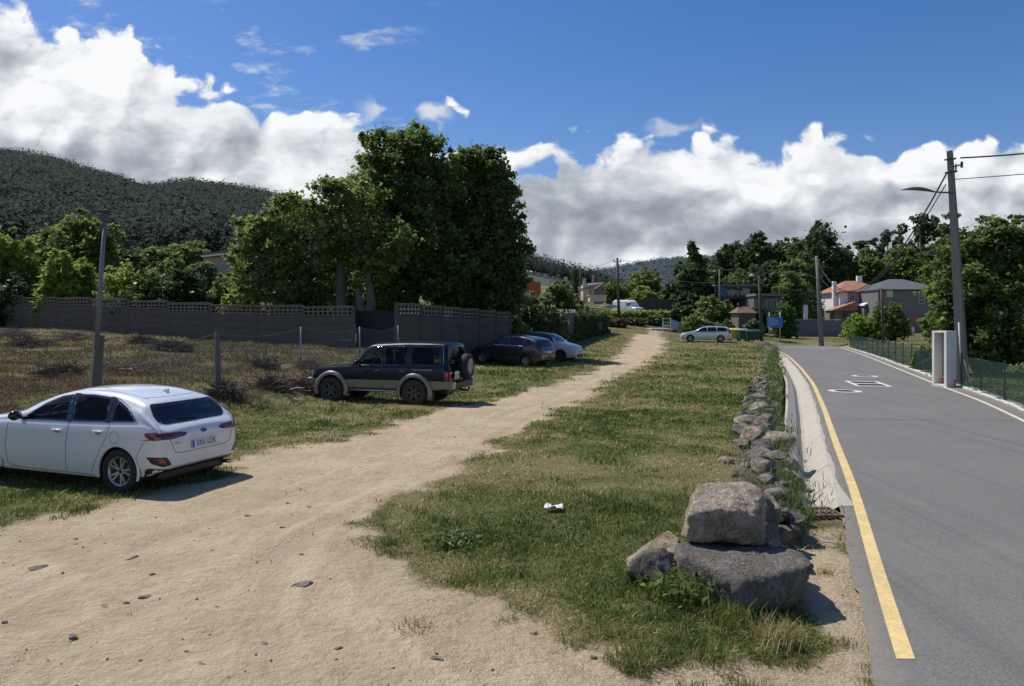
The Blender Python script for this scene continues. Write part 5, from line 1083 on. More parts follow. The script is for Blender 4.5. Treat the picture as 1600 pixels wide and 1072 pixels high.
o = MB().box((0, 0, 0), (2.3, 3, .8)).box((0, 0, .46), (2.6, 3.2, .10)).build('garden_shed', M_tan); o.location = (PX(933, 106), 106, ZZ(467, 106)); tag(o, 'low cream outbuilding with a flat roof below the cream house', 'outbuilding')
# van
Dv = 100; cx = PX(981, Dv); zb = ZZ(492.5, Dv); root = empty('parked_van', (cx, Dv, zb), R(128), 'white high-roofed van with a screened windscreen parked on the terrace beyond the track', 'van')
def prof(pts_, y): return [(x, y, z) for x, z in pts_]
side = [(-2.6, .35), (-2.65, .9), (-2.5, 1.15), (-1.75, 1.3), (-1.15, 2.15), (-.6, 2.42), (2.2, 2.45), (2.5, 2.2), (2.55, .4)]
MV = mat('van_white', (.72, .74, .76), .35, coat=.3, var=.04); P_ = []
for y, s in ((-.98, .86), (-.92, .97), (-.75, 1.0), (.75, 1.0), (.92, .97), (.98, .86)): P_.append([(x * (1 - (1 - s) * .15), y, .35 + (z - .35) * s) for x, z in side])
mb = MB().grid(P_, False, loop=True); n = len(side); mb.add(P_[0], [tuple(range(n))]); mb.add(P_[-1], [tuple(range(n))]); mb.build('body', MV, root, bevel=.05)
MB().prism([(-.78, 0), (.78, 0), (.68, 1), (-.68, 1)], 0, .02, 'z', M=Matrix.Translation((-1.77, 0, 1.36)) @ Matrix.Rotation(R(-55), 4, 'Y') @ Matrix.Rotation(R(90), 4, 'Z') @ Matrix.Scale(1, 4)).build('windscreen', mat('silver_screen', (.32, .38, .45), .3, .3), root)
for s in (-1, 1):
    MB().box((-1.0, s * .965, 1.7), (.9, .03, .5)).build('side_window', M_glass, root)
    for x in (-1.7, 1.6): MB().lathe([(.02, -.1), (.33, -.11), (.34, 0), (.33, .11), (.02, .1)], 18, M=Matrix.Translation((x, s * .85, .34))).build('wheel', M_black, root)
MB().box((-2.64, 0, .62), (.08, 1.5, .22)).build('grille', M_black, root)
o = MB().prism([(-1.6, 0), (0, .42), (1.2, .1), (1.2, 0)], -1.2, 1.2, 'y').build('awning', mat('pale_canvas', (.42, .46, .42), .9)); o.location = (PX(952, 99), 99, ZZ(480.5, 99)); tag(o, 'pale green-grey canvas awning left of the white van', 'awning')
root = bpy.data.objects['parked_van']; root.scale = (.84, .84, .84)
# green hoarding, hedge and dry-stone terrace edge
x0, x1 = PX(1000, 106), PX(1050, 106); root = empty('hoarding', (x0, 106, ZZ(489, 106)), 0, 'dark green sheet hoarding right of the white van', 'hoarding'); mb = MB()
for k in range(12): mb.box(((x1 - x0) * (k + .5) / 12, (k % 2) * .03, .9), ((x1 - x0) / 12, .03, 2.0))
mb.build('sheets', mat('hoarding_green', (.035, .055, .045), .7), root); MB().box(((x1 - x0) / 2, -.03, 1.92), (x1 - x0, .1, .08)).build('top_rail', M_ins, root)
x0, x1 = PX(935, 97), PX(1052, 97); root = empty('terrace_wall', (x0, 97, ZZ(500, 97)), 0, 'low dark mossy retaining wall below the white van', 'wall'); mb = MB().box(((x1 - x0) / 2, 0, .0), (x1 - x0, .4, 1.7)); mb.build('masonry', M_rub, root)
rng = np.random.default_rng(8); n = 5000; C = np.stack([rng.random(n) * (x1 - x0), rng.normal(-.2, .25, n), .85 + rng.normal(0, .16, n)], 1); V_, Q_, TT_ = leaf_quads(C, .16, .3, 1.6, rng=rng); np_mesh('hedge', V_, Q_, LF['yellow'], TT_, parent=root)
# pale end of the lane seen beyond the field
mb = MB(); xa = [PX(1000, 88), PX(1018, 88), PX(1040, 86), PX(1052, 84)]; mb.prism([(xa[0], 91), (xa[3], 91), (xa[3] + .4, 85), (xa[0] + 1, 86)], 1.25, ZZ(513.5, 88) + .03); o = mb.build('lane', mat('pale_lane', (.42, .42, .41), .9)); tag(o, kind='structure')
# small white and blue panelled gate
Dw = 84; ox = PX(1036, Dw); zb = ZZ(515, Dw); root = empty('yard_gate', (ox, Dw, zb), 0, 'weathered white and blue board gate with rails left of the rounded shrub', 'gate'); X = lambda px: PX(px, Dw) - ox
mb = MB(); [mb.box((X(1042), 0, z_), (1.0, .06, .09)) for z_ in (.4, .8, 1.25)]; [mb.box((x_, 0, .65), (.09, .09, 1.4)) for x_ in (0, X(1048))]; mb.build('rails', M_frame, root)
mb = MB(); [mb.box((X(1051 + k * 3.2), 0, .55 - k * .04), (.19, .05, 1.15 - k * .1)) for k in range(5)]; mb.build('boards', mat('blue_white_boards', (.30, .38, .50), .8, var=.3, vscale=3), root)
# orange house at the edge of the tree group
Do = 95; ox = PX(815, Do); zb = gz(ox, Do); X = lambda px: PX(px, Do) - ox; Z = lambda py: ZZ(py, Do) - zb; root = empty('red_house', (ox, Do, zb), 0, 'brick-red house with a pale roof edge peeping out right of the dense dark tree', 'house')
MB().prism([(X(812), 0), (X(845), 0), (X(845), Z(441)), (X(836), Z(440)), (X(824), Z(434)), (X(812), Z(434))], 0, 5, 'y').build('wall', mat('red_render', (.42, .10, .045), .9, var=.1), root)
MB().prism([(X(811), Z(434)), (X(824), Z(434)), (X(838), Z(440.5)), (X(838), Z(439.3)), (X(825), Z(431.5)), (X(811), Z(431.5))], -.3, 5.2, 'y').build('roof', M_whw, root)
# slate-roofed house on the left
Do = 84; ox = PX(318, Do); zb = gz(ox, Do) ; X = lambda px: PX(px, Do) - ox; Z = lambda py: ZZ(py, Do) - zb; root = empty('slate_house', (ox, Do, zb), 0, 'low house with slate gable and red-edged pale eave among bushes on the left', 'house')
MB().prism([(0, 0), (X(400), 0), (X(400), Z(396)), (0, Z(403))], 0, 6, 'y').build('wall', mat('shaded_cream', (.35, .31, .27), .9), root)
MB().prism([(X(316), Z(400)), (X(316), Z(398)), (X(352), Z(392)), (X(384), Z(385)), (X(384), Z(389)), (X(352), Z(396))], -.5, 3, 'y').build('eave', mat('eave_red', (.28, .13, .10), .9), root)
MB().prism([(X(318), Z(402.5)), (X(316), Z(400.2)), (X(352), Z(396.2)), (X(352), Z(399))], -.55, -.3, 'y').build('fascia', M_whw, root)
MB().prism([(X(322), Z(394)), (X(338), Z(381)), (X(372), Z(386)), (X(372), Z(392)), (X(345), Z(394))], 2.5, 6.5, 'y').build('gable', mat('slate', (.035, .04, .05), .7), root); MB().prism([(X(355), Z(387.5)), (X(382), Z(384)), (X(382), Z(386)), (X(355), Z(390))], 1, 2.4, 'y').build('lit_roof_strip', mat('lit_roof', (.6, .6, .6), .5), root)  # pale strip: sunlight on the roof slope put into its colour
# scattered houses on the far slope
for i, (px, py, D, w_, cl) in enumerate(((834, 428, 480, 5, (.6, .3, .2)), (852, 432, 430, 6, (.5, .45, .42)), (872, 430, 470, 5, (.6, .58, .55)), (884, 434, 420, 7, (.65, .65, .63)), (913, 436, 400, 6, (.7, .7, .68)), (927, 431, 450, 5, (.42, .40, .38)), (862, 438, 380, 6, (.35, .36, .38)), (902, 431, 460, 4, (.45, .3, .24)))):
    x = PX(px, D); z = ZZ(py + 3, D); h = 2.6 * D / F; w2 = w_ * D / F / 1.3
    root = empty('hillside_house', (x, D, z), 0, ['tiny red-roofed house highest on the far slope by the dense dark tree', 'tiny grey-brown house on the far slope, second from the dense dark tree', 'tiny pale house in the middle of the far slope', 'tiny wide white house left of the ivy-wrapped pole', 'small white house right of the dark pole above the cream house', 'tiny grey house on the far slope above the cream house roof', 'tiny dark-roofed house lowest on the far slope', 'tiny brown-roofed house between the two dark poles'][i], 'house')
    MB().box((0, 0, h / 2 - 1.5), (w2, w2 * .7, h + 3)).build('wall', mat('far_wall_%d' % i, cl, .9), root)
    hip(MB(), -w2 / 2, w2 / 2, -w2 * .35, w2 * .35, h, h + h * .5, .3).build('roof', mat('far_roof_%d' % i, [(.30, .13, .08), (.2, .13, .1), (.28, .15, .1), (.22, .22, .24)][i % 4], .9), root)
# ---------- stones ----------
def rockmat(name, c1, c2, c3, lichen=.5, sc_=3.0):
    m, N, B, O = newmat(name); p = N.obj(); oi = N.n('ShaderNodeObjectInfo').outputs['Random']; off = N.n('ShaderNodeVectorMath', operation='ADD'); N.l(p, off.inputs[0]); cx_ = N.n('ShaderNodeCombineXYZ')
    for k in range(3): N.l(N.math('MULTIPLY', oi, 37.0 + k), cx_.inputs[k])
    N.l(cx_.outputs[0], off.inputs[1]); p = off.outputs[0]
    a = N.noise(p, sc_, 7, .65, .4); b = N.noise(p, sc_ * 9, 5, .7); g_ = N.noise(p, sc_ * 40, 3, .7); d_ = N.noise(p, sc_ * 1.7, 5, .6)
    c = N.mix(N.step(a, .35, .65), c1, c2); c = N.mix(N.math('MULTIPLY', N.step(d_, .52, .68), .8), c, c3); c = N.mix(N.math('MULTIPLY', N.step(b, .55, .7), lichen), c, tuple(k * .28 for k in c1)); c = N.mix(N.math('MULTIPLY', N.step(g_, .5, .66), .6), c, tuple(min(1, k * 1.6) for k in c2))
    N.l(c, B.inputs['Base Color']); B.inputs['Roughness'].default_value = .93; B.inputs['Specular IOR Level'].default_value = .2
    h = N.math('ADD', N.math('MULTIPLY', a, 2.2), N.math('ADD', b, N.math('MULTIPLY', g_, .3))); v2 = N.n('ShaderNodeTexVoronoi', feature='DISTANCE_TO_EDGE'); v2.inputs['Scale'].default_value = sc_ * 1.1; v2.inputs['Detail'].default_value = 2.5; wv_ = N.n('ShaderNodeVectorMath', operation='ADD'); N.l(p, wv_.inputs[0]); N.l(N.noise(p, sc_ * 1.5, 4, .6, 0, 1), wv_.inputs[1]); N.l(wv_.outputs[0], v2.inputs['Vector']); ck = N.step(v2.outputs['Distance'], .0, .035)
    c = N.mix(N.math('MULTIPLY', N.math('SUBTRACT', 1.0, ck), .35), c, tuple(k * .3 for k in c1)); N.l(c, B.inputs['Base Color']); N.l(N.bump(N.math('ADD', h, N.math('MULTIPLY', ck, .35)), 1.0, .06), B.inputs['Normal']); return m
MR_top = rockmat('boulder_pale', (.36, .28, .19), (.62, .53, .42), (.27, .18, .11), .55, 3.6)
MR_low = rockmat('boulder_dark', (.17, .155, .13), (.31, .285, .245), (.22, .15, .09), .6, 3.2)
MR_w = rockmat('wall_stone', (.22, .19, .15), (.46, .41, .33), (.26, .16, .09), .75, 2.2); MR_w2 = rockmat('wall_stone_grey', (.13, .12, .10), (.36, .33, .28), (.09, .08, .06), .75, 2.6)
MR_p = rockmat('pebble', (.42, .35, .26), (.60, .53, .43), (.30, .24, .18), .2, 9)
# the stacked boulders at the near end: hulls of surveyed corner points, edges worn, surface roughened
def hull_rock(name, P, mt, seed, label, p=18, rough=.03, sub=6, cat='boulder', fine=1.0):
    c = Vector([sum(q[k] for q in P) / len(P) for k in range(3)]); bm = bmesh.new(); [bm.verts.new(Vector(q) - c) for q in P]; bmesh.ops.convex_hull(bm, input=bm.verts[:]); bmesh.ops.recalc_face_normals(bm, faces=bm.faces[:])
    pl = []
    for f in bm.faces:
        h = f.normal.dot(f.verts[0].co)
        if h > 1e-4: pl.append((f.normal.copy(), h))
    bm.free(); bm = bmesh.new(); bmesh.ops.create_icosphere(bm, subdivisions=sub, radius=1.0); N_ = np.array([q[0] for q in pl]); H_ = np.array([q[1] for q in pl])
    for v_ in bm.verts:
        d_ = v_.co.normalized(); k = np.clip(N_ @ np.array(d_), 0, None) / H_; r_ = float((k ** p).sum() ** (-1 / p)); q = d_ * r_; o_ = q + Vector((seed * 3.3, seed, 0))
        ch = noise.cell(o_ * 5) if 0 else 0; r1 = noise.fractal(o_ * 3.0, 1.0, 2.1, 7) * rough + noise.fractal(o_ * 11, .8, 2.3, 5) * rough * .38 * fine
        rg = noise.ridged_multi_fractal(o_ * 2.2, 1.0, 2.1, 4, 1.0, 2.0) * rough * .35; v_.co = q + d_ * (r1 - rg * .6)
    for f in bm.faces: f.smooth = True
    me = bpy.data.meshes.new(name); bm.to_mesh(me); bm.free(); me.materials.append(mt); o = link_mesh(name, me); o.location = c; return tag(o, label, cat)
def I3(px, py, D, dz=0.0): return (PX(px, D), D, ZZ(py, D) + dz)
hull_rock('boulder', [I3(1168, 950, 6.42), I3(1143, 903, 6.55), I3(1056, 862, 6.9), I3(1060, 910, 6.85), I3(1100, 884, 6.7), I3(1279, 880, 6.85), I3(1270, 926, 6.78), I3(1205, 896, 6.62), I3(1062, 845, 7.45), I3(1090, 838, 7.75), I3(1200, 842, 7.9), I3(1235, 852, 7.7), I3(1262, 862, 7.3), (1.65, 8.0, -.2), (2.85, 7.9, -.2), (1.95, 6.6, -.2), (2.6, 6.8, -.2)], MR_low, 3, 'wide dark flat-topped slab at the near end of the stone edging, under the pale block', rough=.035)
hull_rock('boulder', [I3(1066, 846, 7.25), I3(1187, 860, 7.25), I3(1070, 803, 7.28), I3(1182, 806, 7.28), I3(1130, 792, 7.26), I3(1080, 772, 7.6), I3(1086, 758, 7.9), I3(1128, 745, 8.0), I3(1168, 748, 8.0), I3(1190, 757, 7.9), I3(1201, 785, 7.75), I3(1198, 850, 7.7), (1.75, 8.0, .1), (2.6, 8.0, .1)], MR_top, 11, 'pale blocky boulder stacked on top of the wide dark slab', rough=.045, p=16)
hull_rock('boulder', [I3(974, 893, 6.95), I3(992, 873, 7.0), I3(1036, 853, 7.1), I3(1053, 862, 7.1), I3(1056, 893, 7.0), I3(1000, 904, 6.9), I3(1040, 905, 6.9), (1.2, 7.5, -.2), (1.6, 7.5, -.1), (1.3, 7.4, .15)], MR_low, 5, 'small grey-brown boulder half sunk in grass left of the stacked boulders', rough=.03, sub=5)
hull_rock('boulder', [I3(984, 872, 7.3), I3(1010, 850, 7.5), I3(1045, 826, 7.9), I3(1068, 838, 7.8), I3(1066, 860, 7.4), (1.1, 7.3, -.2), (1.7, 7.3, -.2), (1.2, 8.2, -.2), (1.8, 8.2, -.1)], MR_top, 23, 'low sandy boulder behind the small sunken one, left of the stack', rough=.04, sub=5)
hull_rock('boulder', [I3(1196, 772, 8.1), I3(1216, 782, 8.1), I3(1219, 830, 8.0), I3(1196, 850, 7.9), I3(1222, 858, 8.0), (2.6, 8.5, .0), (2.95, 8.5, .1), (2.85, 8.5, .55), (2.6, 8.5, .6)], MR_low, 29, 'rough dark rock wedged behind the pale block on its right side', rough=.05, sub=5)
hull_rock('stone', [I3(1196, 842, 7.6), I3(1222, 848, 7.6), I3(1220, 856, 7.5), I3(1196, 856, 7.5), I3(1205, 838, 7.8), I3(1218, 842, 7.8)], MR_top, 31, 'small tan stone lying on the dark slab right of the pale block', rough=.015, sub=4, cat='stone')
# dry stone edging running along the gutter
wall_path = [(2.75, 8.5), (3.35, 9.8), (3.62, 10.8), (4.15, 12.4), (4.8, 14.5), (5.6, 17), (6.4, 19.5), (7.3, 22), (8.5, 25.5), (9.8, 29), (11.7, 34), (13.4, 39), (15.2, 44), (17.3, 50), (19.8, 57), (22.3, 63.5), (23.6, 68), (23.4, 72)]
wp = np.array(wall_path); seg = np.r_[0, np.cumsum(np.linalg.norm(np.diff(wp, axis=0), axis=1))]
wx = lambda s: (float(np.interp(s, seg, wp[:, 0])), float(np.interp(s, seg, wp[:, 1])))
P_ = []
for k in range(0, int(seg[-1] / .22)):
    s_ = k * .22; x, y = wx(s_); x2, y2 = wx(s_ + .1); L = math.hypot(x2 - x, y2 - y) or 1; nx_, ny_ = (y2 - y) / L, -(x2 - x) / L; row = []; hz = 0 if y < 30 else max(gz(x - .6, y), -.1)
    for (o_, z_) in ((-.46, -.12), (-.34, .02), (-.15, .10), (.05, .16), (.25, .12), (.38, -.02), (.46, -.25), (.52, -.48)):
        q = Vector((x + nx_ * o_, y + ny_ * o_, z_)); n_ = noise.fractal(q * 2.6, .8, 2.2, 5) * .13; row.append((q.x + n_ * .4, q.y, hz + z_ + n_ - (.25 * max(0, (9.6 - y)) if y < 9.6 else 0)))
    P_.append(row)
co_ = MB().grid(P_).build('stone_edging', rockmat('edging_core', (.10, .082, .058), (.24, .21, .165), (.07, .075, .03), .8, 4.5)); tag(co_, 'packed earth and rubble core of the low dry-stone edging beside the gutter', 'stone edging')
pool = []
for i in range(14):
    bm = rock_mesh((1, random.uniform(.6, .9), random.uniform(.45, .75)), 40 + i, sub=4, cuts=14, rough=.10, cutrange=(.45, .85)); me = bpy.data.meshes.new('wall_stone'); bm.to_mesh(me); bm.free(); me.materials.append(MR_w if i % 3 else MR_w2); pool.append(me)
rnd = random.Random(21); s = 0.0; cnt = 0
while s < seg[-1] and cnt < 295:
    x, y = wx(s); x2, y2 = wx(s + .1); tx, ty = x2 - x, y2 - y; L = math.hypot(tx, ty) or 1; nx_, ny_ = ty / L, -tx / L      # to the right (road side)
    far = y > 30; rows = ((.0, -.16, .50), (.30, -.26, .42), (.36, -.02, .34), (-.26, .0, .38), (.08, .14, .40), (.22, .10, .30)) if not far else ((.15, -.1, .62), (-.1, .10, .5), (.3, .05, .4))
    for (o_, z_, sz) in rows:
        if rnd.random() < (.08 if z_ < .05 else .30): continue
        me = rnd.choice(pool); o = bpy.data.objects.new('wall_stone', me); COL.objects.link(o); k = sz * rnd.uniform(.65, 1.35)
        o.scale = (k * rnd.uniform(.8, 1.2), k * rnd.uniform(.8, 1.2), k * rnd.uniform(.8, 1.1))
        o.location = (x + nx_ * (o_ + rnd.uniform(-.07, .07)) + rnd.uniform(-.04, .04), y + ny_ * o_ + rnd.uniform(-.12, .12), (.0 if not far else max(gz(x - .6, y), -.1)) + z_ + rnd.uniform(-.05, .06))
        o.rotation_euler = (rnd.uniform(-.35, .35), rnd.uniform(-.35, .35), rnd.uniform(0, 6.28)); tag(o, 'rough weathered stone in the low dry-stone edging between grass and gutter', 'stone', 'stones of the dry-stone edging'); cnt += 1
    s += .40 if y < 18 else .52 if not far else 1.05
# a few stones that stand out
for (px, py, D, dims, sd, mt, lb) in ((1210, 690, 14.2, (.75, .5, .34), 61, MR_top, 'long pale flat stone on top of the dry-stone edging, about halfway to the bend'), (1175, 682, 15.0, (.55, .45, .3), 62, MR_top, 'pale stone leaning on the grass side of the edging beyond the boulders'), (1186, 632, 19.5, (.7, .45, .3), 63, MR_w, 'large flat light stone lying across the edging where it starts to curve'),
        (1168, 655, 17.0, (.6, .4, .25), 64, MR_w, 'tan slab on the grass side of the curving edging'), (1135, 720, 12.6, (.30, .22, .14), 65, MR_top, 'small pale stone in the grass left of the edging'), (1188, 715, 12.4, (.5, .4, .32), 66, MR_w2, 'white-spotted grey stone behind the stacked boulders')):
    x = PX(px, D); rock('stone', dims, sd, mt, (x, D, .12 if px > 1140 else gz(x, D) + .02), rnd.uniform(0, 3), lb, sub=3)
# loose stones and clods on the dirt
loose = [(204, 876, .17, 'dark wedge-shaped stone standing out of the dirt, lower left'), (118, 845, .10, 'small dark stone in the dirt left of the wedge-shaped one'), (113, 992, .12, 'pale flat stone at the bottom left of the dirt'), (57, 888, .22, 'pale sunken stone at the left edge of the dirt'), (165, 945, .13, 'low pale stone below the wedge-shaped dark stone'),
         (443, 826, .10, 'small dark stone in the middle of the dirt track'), (230, 928, .16, 'pale rounded stone half buried below the wedge-shaped stone'), (472, 912, .24, 'grey half-buried rock in the middle of the dirt'), (386, 806, .15, 'flat pale stone near the hatchback shadow'), (413, 1002, .07, 'small dark pebble near the bottom centre-left'), (315, 1037, .08, 'dark flat pebble at the bottom of the dirt'),
         (685, 1025, .12, 'pale stone cluster at the bottom centre'), (527, 1008, .09, 'light pebble right of the grey half-buried rock'), (505, 742, .10, 'small pale stone on the track beyond the hatchback'), (450, 787, .09, 'pale pebble right of the hatchback shadow'), (832, 983, .10, 'pale stone where the dirt meets the grass tip'), (1035, 1052, .09, 'small stone in the bare soil below the boulders'), (1140, 1020, .10, 'tan stone in the bare soil near the road end of the verge')]
for i, (px, py, w_, lb) in enumerate(loose):
    x, y = at(px, py, 0); w_ *= .5; rock('loose_stone', (w_ * 1.6, w_ * 1.0, w_ * .42), 80 + i, MR_w if 'dark' in lb or 'grey' in lb else MR_p, (x, y, gz(x, y) + w_ * .02), rnd.uniform(0, 3), lb, sub=4, cuts=10, rough=.12, tilt=(rnd.uniform(-.3, .3), rnd.uniform(-.3, .3)), cutrange=(.45, .9))
ppool = []
for i in range(5):
    bm = rock_mesh((1.3, 1, .6), 140 + i, sub=2, cuts=6, rough=.05); me = bpy.data.meshes.new('pebble'); bm.to_mesh(me); bm.free(); me.materials.append(MR_p); ppool.append(me)
k = 0
while k < 280:
    x, y = rnd.uniform(-8, 3.4), 4.8 + rnd.random() ** 1.6 * 14
    if sdist(np.array([[x, y]]), dirt_poly)[0] > -.1 or abs(x / y) > .75: continue
    o = bpy.data.objects.new('pebble', ppool[rnd.randrange(5)]); COL.objects.link(o); q = rnd.uniform(.006, .02) * (1 + (rnd.random() < .06)); o.scale = (q,) * 3; o.location = (x, y, gz(x, y) + q * .12); o.rotation_euler = (0, 0, rnd.uniform(0, 6)); tag(o, 'small pale pebble lying loose on the sandy track', 'pebble', 'pebbles scattered on the dirt'); k += 1
# litter
x, y = at(863, 800, 0); mb = MB(); rr = random.Random(4); P_ = [[(.03 * i * 1.3 - .1 + rr.uniform(-.01, .01), .05 * j - .05 + rr.uniform(-.01, .01), rr.uniform(.01, .06)) for j in range(4)] for i in range(7)]
o = mb.grid(P_, False).build('paper_scrap', mat('paper', (.82, .82, .80), .8, var=.03), fix=False); o.location = (x, y, gz(x, y) + .04); tag(o, 'crumpled scrap of white paper on the grass between track and boulders', 'litter')

# ---------- grass ----------
def blades(P, h, w_, lean, tint, lie=None, rng=RNG):
    n = len(P); a = rng.uniform(0, 2 * PI, n); b = rng.uniform(0, 2 * PI, n); Wv = np.stack([np.cos(a), np.sin(a), np.zeros(n)], 1) * (w_ / 2)[:, None]
    Ld = np.stack([np.cos(b), np.sin(b), np.zeros(n)], 1) * (h * lean)[:, None]; top = P + Ld; top[:, 2] += h * np.sqrt(np.clip(1 - lean ** 2, .02, 1)); mid = P + Ld * .35; mid[:, 2] += (h * np.sqrt(np.clip(1 - lean ** 2, .02, 1))) * .62
    V = np.stack([P - Wv, P + Wv, mid + Wv * .75, top, mid - Wv * .75], 1).reshape(-1, 3); I = np.arange(n) * 5
    Q = np.concatenate([np.stack([I, I + 1, I + 2, I + 4], 1), np.stack([I + 4, I + 2, I + 3, I + 3], 1)]); return V, Q, np.repeat(tint, 5)
def tri_blades(name, P, h, w_, lean, tint, mt, dirn=None, rng=RNG, parent=None):
    n = len(P); a = rng.uniform(0, 2 * PI, n) ; b = rng.uniform(0, 2 * PI, n); Wv = np.stack([np.cos(a), np.sin(a), np.zeros(n)], 1) * (w_ / 2)[:, None]
    up = np.sqrt(np.clip(1 - lean ** 2, .01, 1)); Ld = np.stack([np.cos(b), np.sin(b), np.zeros(n)], 1) * (h * lean)[:, None]
    mid = P + Ld * .3; mid[:, 2] += h * up * .6; top = P + Ld; top[:, 2] += h * up * .95
    V = np.stack([P - Wv, P + Wv, mid + Wv * .8, mid - Wv * .8, top], 1).reshape(-1, 3); I = np.arange(n) * 5
    T = np.concatenate([np.stack([I, I + 1, I + 2], 1), np.stack([I, I + 2, I + 3], 1), np.stack([I + 3, I + 2, I + 4], 1)])
    return np_mesh(name, V, T, mt, np.repeat(tint, 5), parent=parent)
m, N, B, O = newmat('grass_blades'); t = N.attr('tint')
c = N.ramp(t, [(0, (.055, .10, .016)), (.25, (.125, .185, .034)), (.45, (.22, .26, .06)), (.62, (.38, .31, .13)), (1, (.70, .58, .34))]); N.l(c, B.inputs['Base Color']); B.inputs['Roughness'].default_value = .6; B.inputs['Specular IOR Level'].default_value = .3
T = N.n('ShaderNodeBsdfTranslucent'); N.l(c, T.inputs[0]); X = N.n('ShaderNodeMixShader'); X.inputs[0].default_value = .35; N.l(B.outputs[0], X.inputs[1]); N.l(T.outputs[0], X.inputs[2]); N.l(X.outputs[0], O.inputs[0]); M_grass = m
def scatter(n, dlo, dhi, umax=.82, pw=0, rng=RNG, uoff=0.0):
    u_ = rng.uniform(-umax, umax, n); D = 1 / rng.uniform(1 / dhi, 1 / dlo, n) if pw == 0 else rng.uniform(dlo, dhi, n); return np.stack([u_ * D, D], 1)
car_spots = []
def grassy(P, rng=RNG):
    dirt, fld, dry, sd = masks(P); rs = sdist(P, road_poly); XL = np.interp(P[:, 1], _y, _xl); pn = vnoise(P, .45, 31); pb = vnoise(P, 1.6, 33)
    ok = (dirt < .93) & (rs > .02) & ~((P[:, 1] > 9.6) & (P[:, 0] > XL - 1.3) & (P[:, 0] < XL)); dens = np.clip(-.10 + 1.5 * pn * (1 - dry * .5) + .5 * pb, .10, 1) * np.clip(1.05 - dirt * 1.25 + (vnoise(P, .16, 35) - .5) * .5, 0, 1)
    return ok & (rng.random(len(P)) < dens), fld, dry, sd
Ps = []
for n, lo, hi in ((330000, 4.8, 14), (300000, 14, 36), (170000, 36, 95)):
    P = scatter(n, lo, hi); ok, fld, dry, sd = grassy(P); P = P[ok]; fld = fld[ok]; dry = dry[ok]; D = P[:, 1]
    z = ground_z(P) - .005; r_ = RNG.random(len(P)); tall = np.clip(vnoise(P, .8, 41) * 1.3 - .2, 0, 1) * vnoise(P, .20, 42) * 1.25
    h = (.018 + .075 * tall + .026 * RNG.random(len(P))) * np.where(fld > .5, .75, 1) * np.clip(D / 16, 1, 1.9); lie = RNG.random(len(P)) < .22 + .25 * dry
    lean = np.where(lie, RNG.uniform(.85, .99, len(P)), RNG.uniform(.1, .75, len(P))); h = np.where(lie, h * 1.5 + .02, h)
    t = np.clip(.12 + .50 * dry + (vnoise(P, .28, 45) - .5) * .38 - .12 * (tall > .35) + RNG.normal(0, .12, len(P)) + np.where(lie, .28, 0) + np.where(r_ < .06, .35, 0), 0, 1); t = np.where(fld > .5, np.clip(t + .12 - .3 * (vnoise(P, 1.2, 44) > .55), 0, .8), t)
    t = np.where((fld > .5) & (RNG.random(len(P)) < .35), RNG.uniform(.58, .7), t)
    o = tri_blades('grass', np.c_[P, z], h, np.clip(.0011 * D, .006, .06) * RNG.uniform(.6, 1.4, len(P)), lean, t, M_grass)
    tag(o, {4.8: 'short rough grass and straw clippings on the near verge and parking edge', 14: 'rough grass and cut stubble around the parked cars and up the bank', 36: 'dry grass of the far field along the end of the track'}[lo], 'grass', kind='stuff')
# dead brush litter over the rough field
P = scatter(230000, 15, 48, .8); P = P[P[:, 0] < -4]; _, fld, dry, sd = masks(P); P = P[(fld > .5) & (vnoise(P, .9, 51) > .32)]; z = ground_z(P)
h = RNG.uniform(.05, .22, len(P)); o = tri_blades('cut_brush', np.c_[P, z + RNG.uniform(0, .05, len(P))], h, np.full(len(P), .012) * P[:, 1] / 20, RNG.uniform(.6, .99, len(P)), RNG.random(len(P)), None or leafmat('brush_litter', (.05, .032, .020), (.26, .18, .11), .1, .9)); tag(o, 'brown litter of cut brush and twigs covering the rough field', 'brush', kind='stuff')
# taller weeds along the edging and beside the boulders
M_weed = leafmat('weed_leaf', (.045, .085, .018), (.20, .27, .07), .4)
n = 46000; sN = RNG.random(n) ** 1.3 * seg[-1]; wxy = np.array([wx(q) for q in sN]); off = RNG.normal(.24, .24, n); cl = vnoise(np.c_[sN, off * 2], .35, 61) > .42
wxy[:, 0] += off; k = cl & (wxy[:, 1] > 8.7) & (RNG.random(n) < np.clip(11.0 / wxy[:, 1], .12, .85)); wxy = wxy[k]; D = wxy[:, 1]
z = np.where(off[k] > .15, -.25 + RNG.random(k.sum()) * .45, -.02 + RNG.random(k.sum()) * .2); o = tri_blades('roadside_weeds', np.c_[wxy, z], RNG.uniform(.05, .22, len(D)), .012 * np.clip(D / 11, .8, 3), RNG.uniform(.2, .95, len(D)), np.clip(RNG.normal(.45, .25, len(D)), 0, 1), M_weed); tag(o, 'green weeds growing through the dry-stone edging above the gutter', 'weeds', kind='stuff')
def tuft(px, py, r_, h, label, n=260, dry=.2, D=None, leafy=False):
    x, y = at(px, py, 0) if D is None else (PX(px, D), D); z = gz(x, y); rng = np.random.default_rng(px * 7 + py)
    q = rng.normal(0, r_ * .45, (n, 2)); P = np.c_[q, np.zeros(n)]; t = np.clip(rng.normal(dry, .15, n), 0, 1); root = empty('grass_tuft', (x, y, z), 0, label, 'grass tuft')
    tag(tri_blades('blades', P, h * rng.uniform(.4, 1.1, n), np.full(n, .009), rng.uniform(.15, .9, n), t, M_grass, rng=rng, parent=root), kind='stuff')
    if leafy:
        C = np.c_[rng.normal(0, r_ * .5, (n, 2)), rng.random(n) * h * .7]; V_, Q_, TT_ = leaf_quads(C, .035, .5, 2.2, rng=rng); np_mesh('leaves', V_, Q_, M_weed, TT_, parent=root)
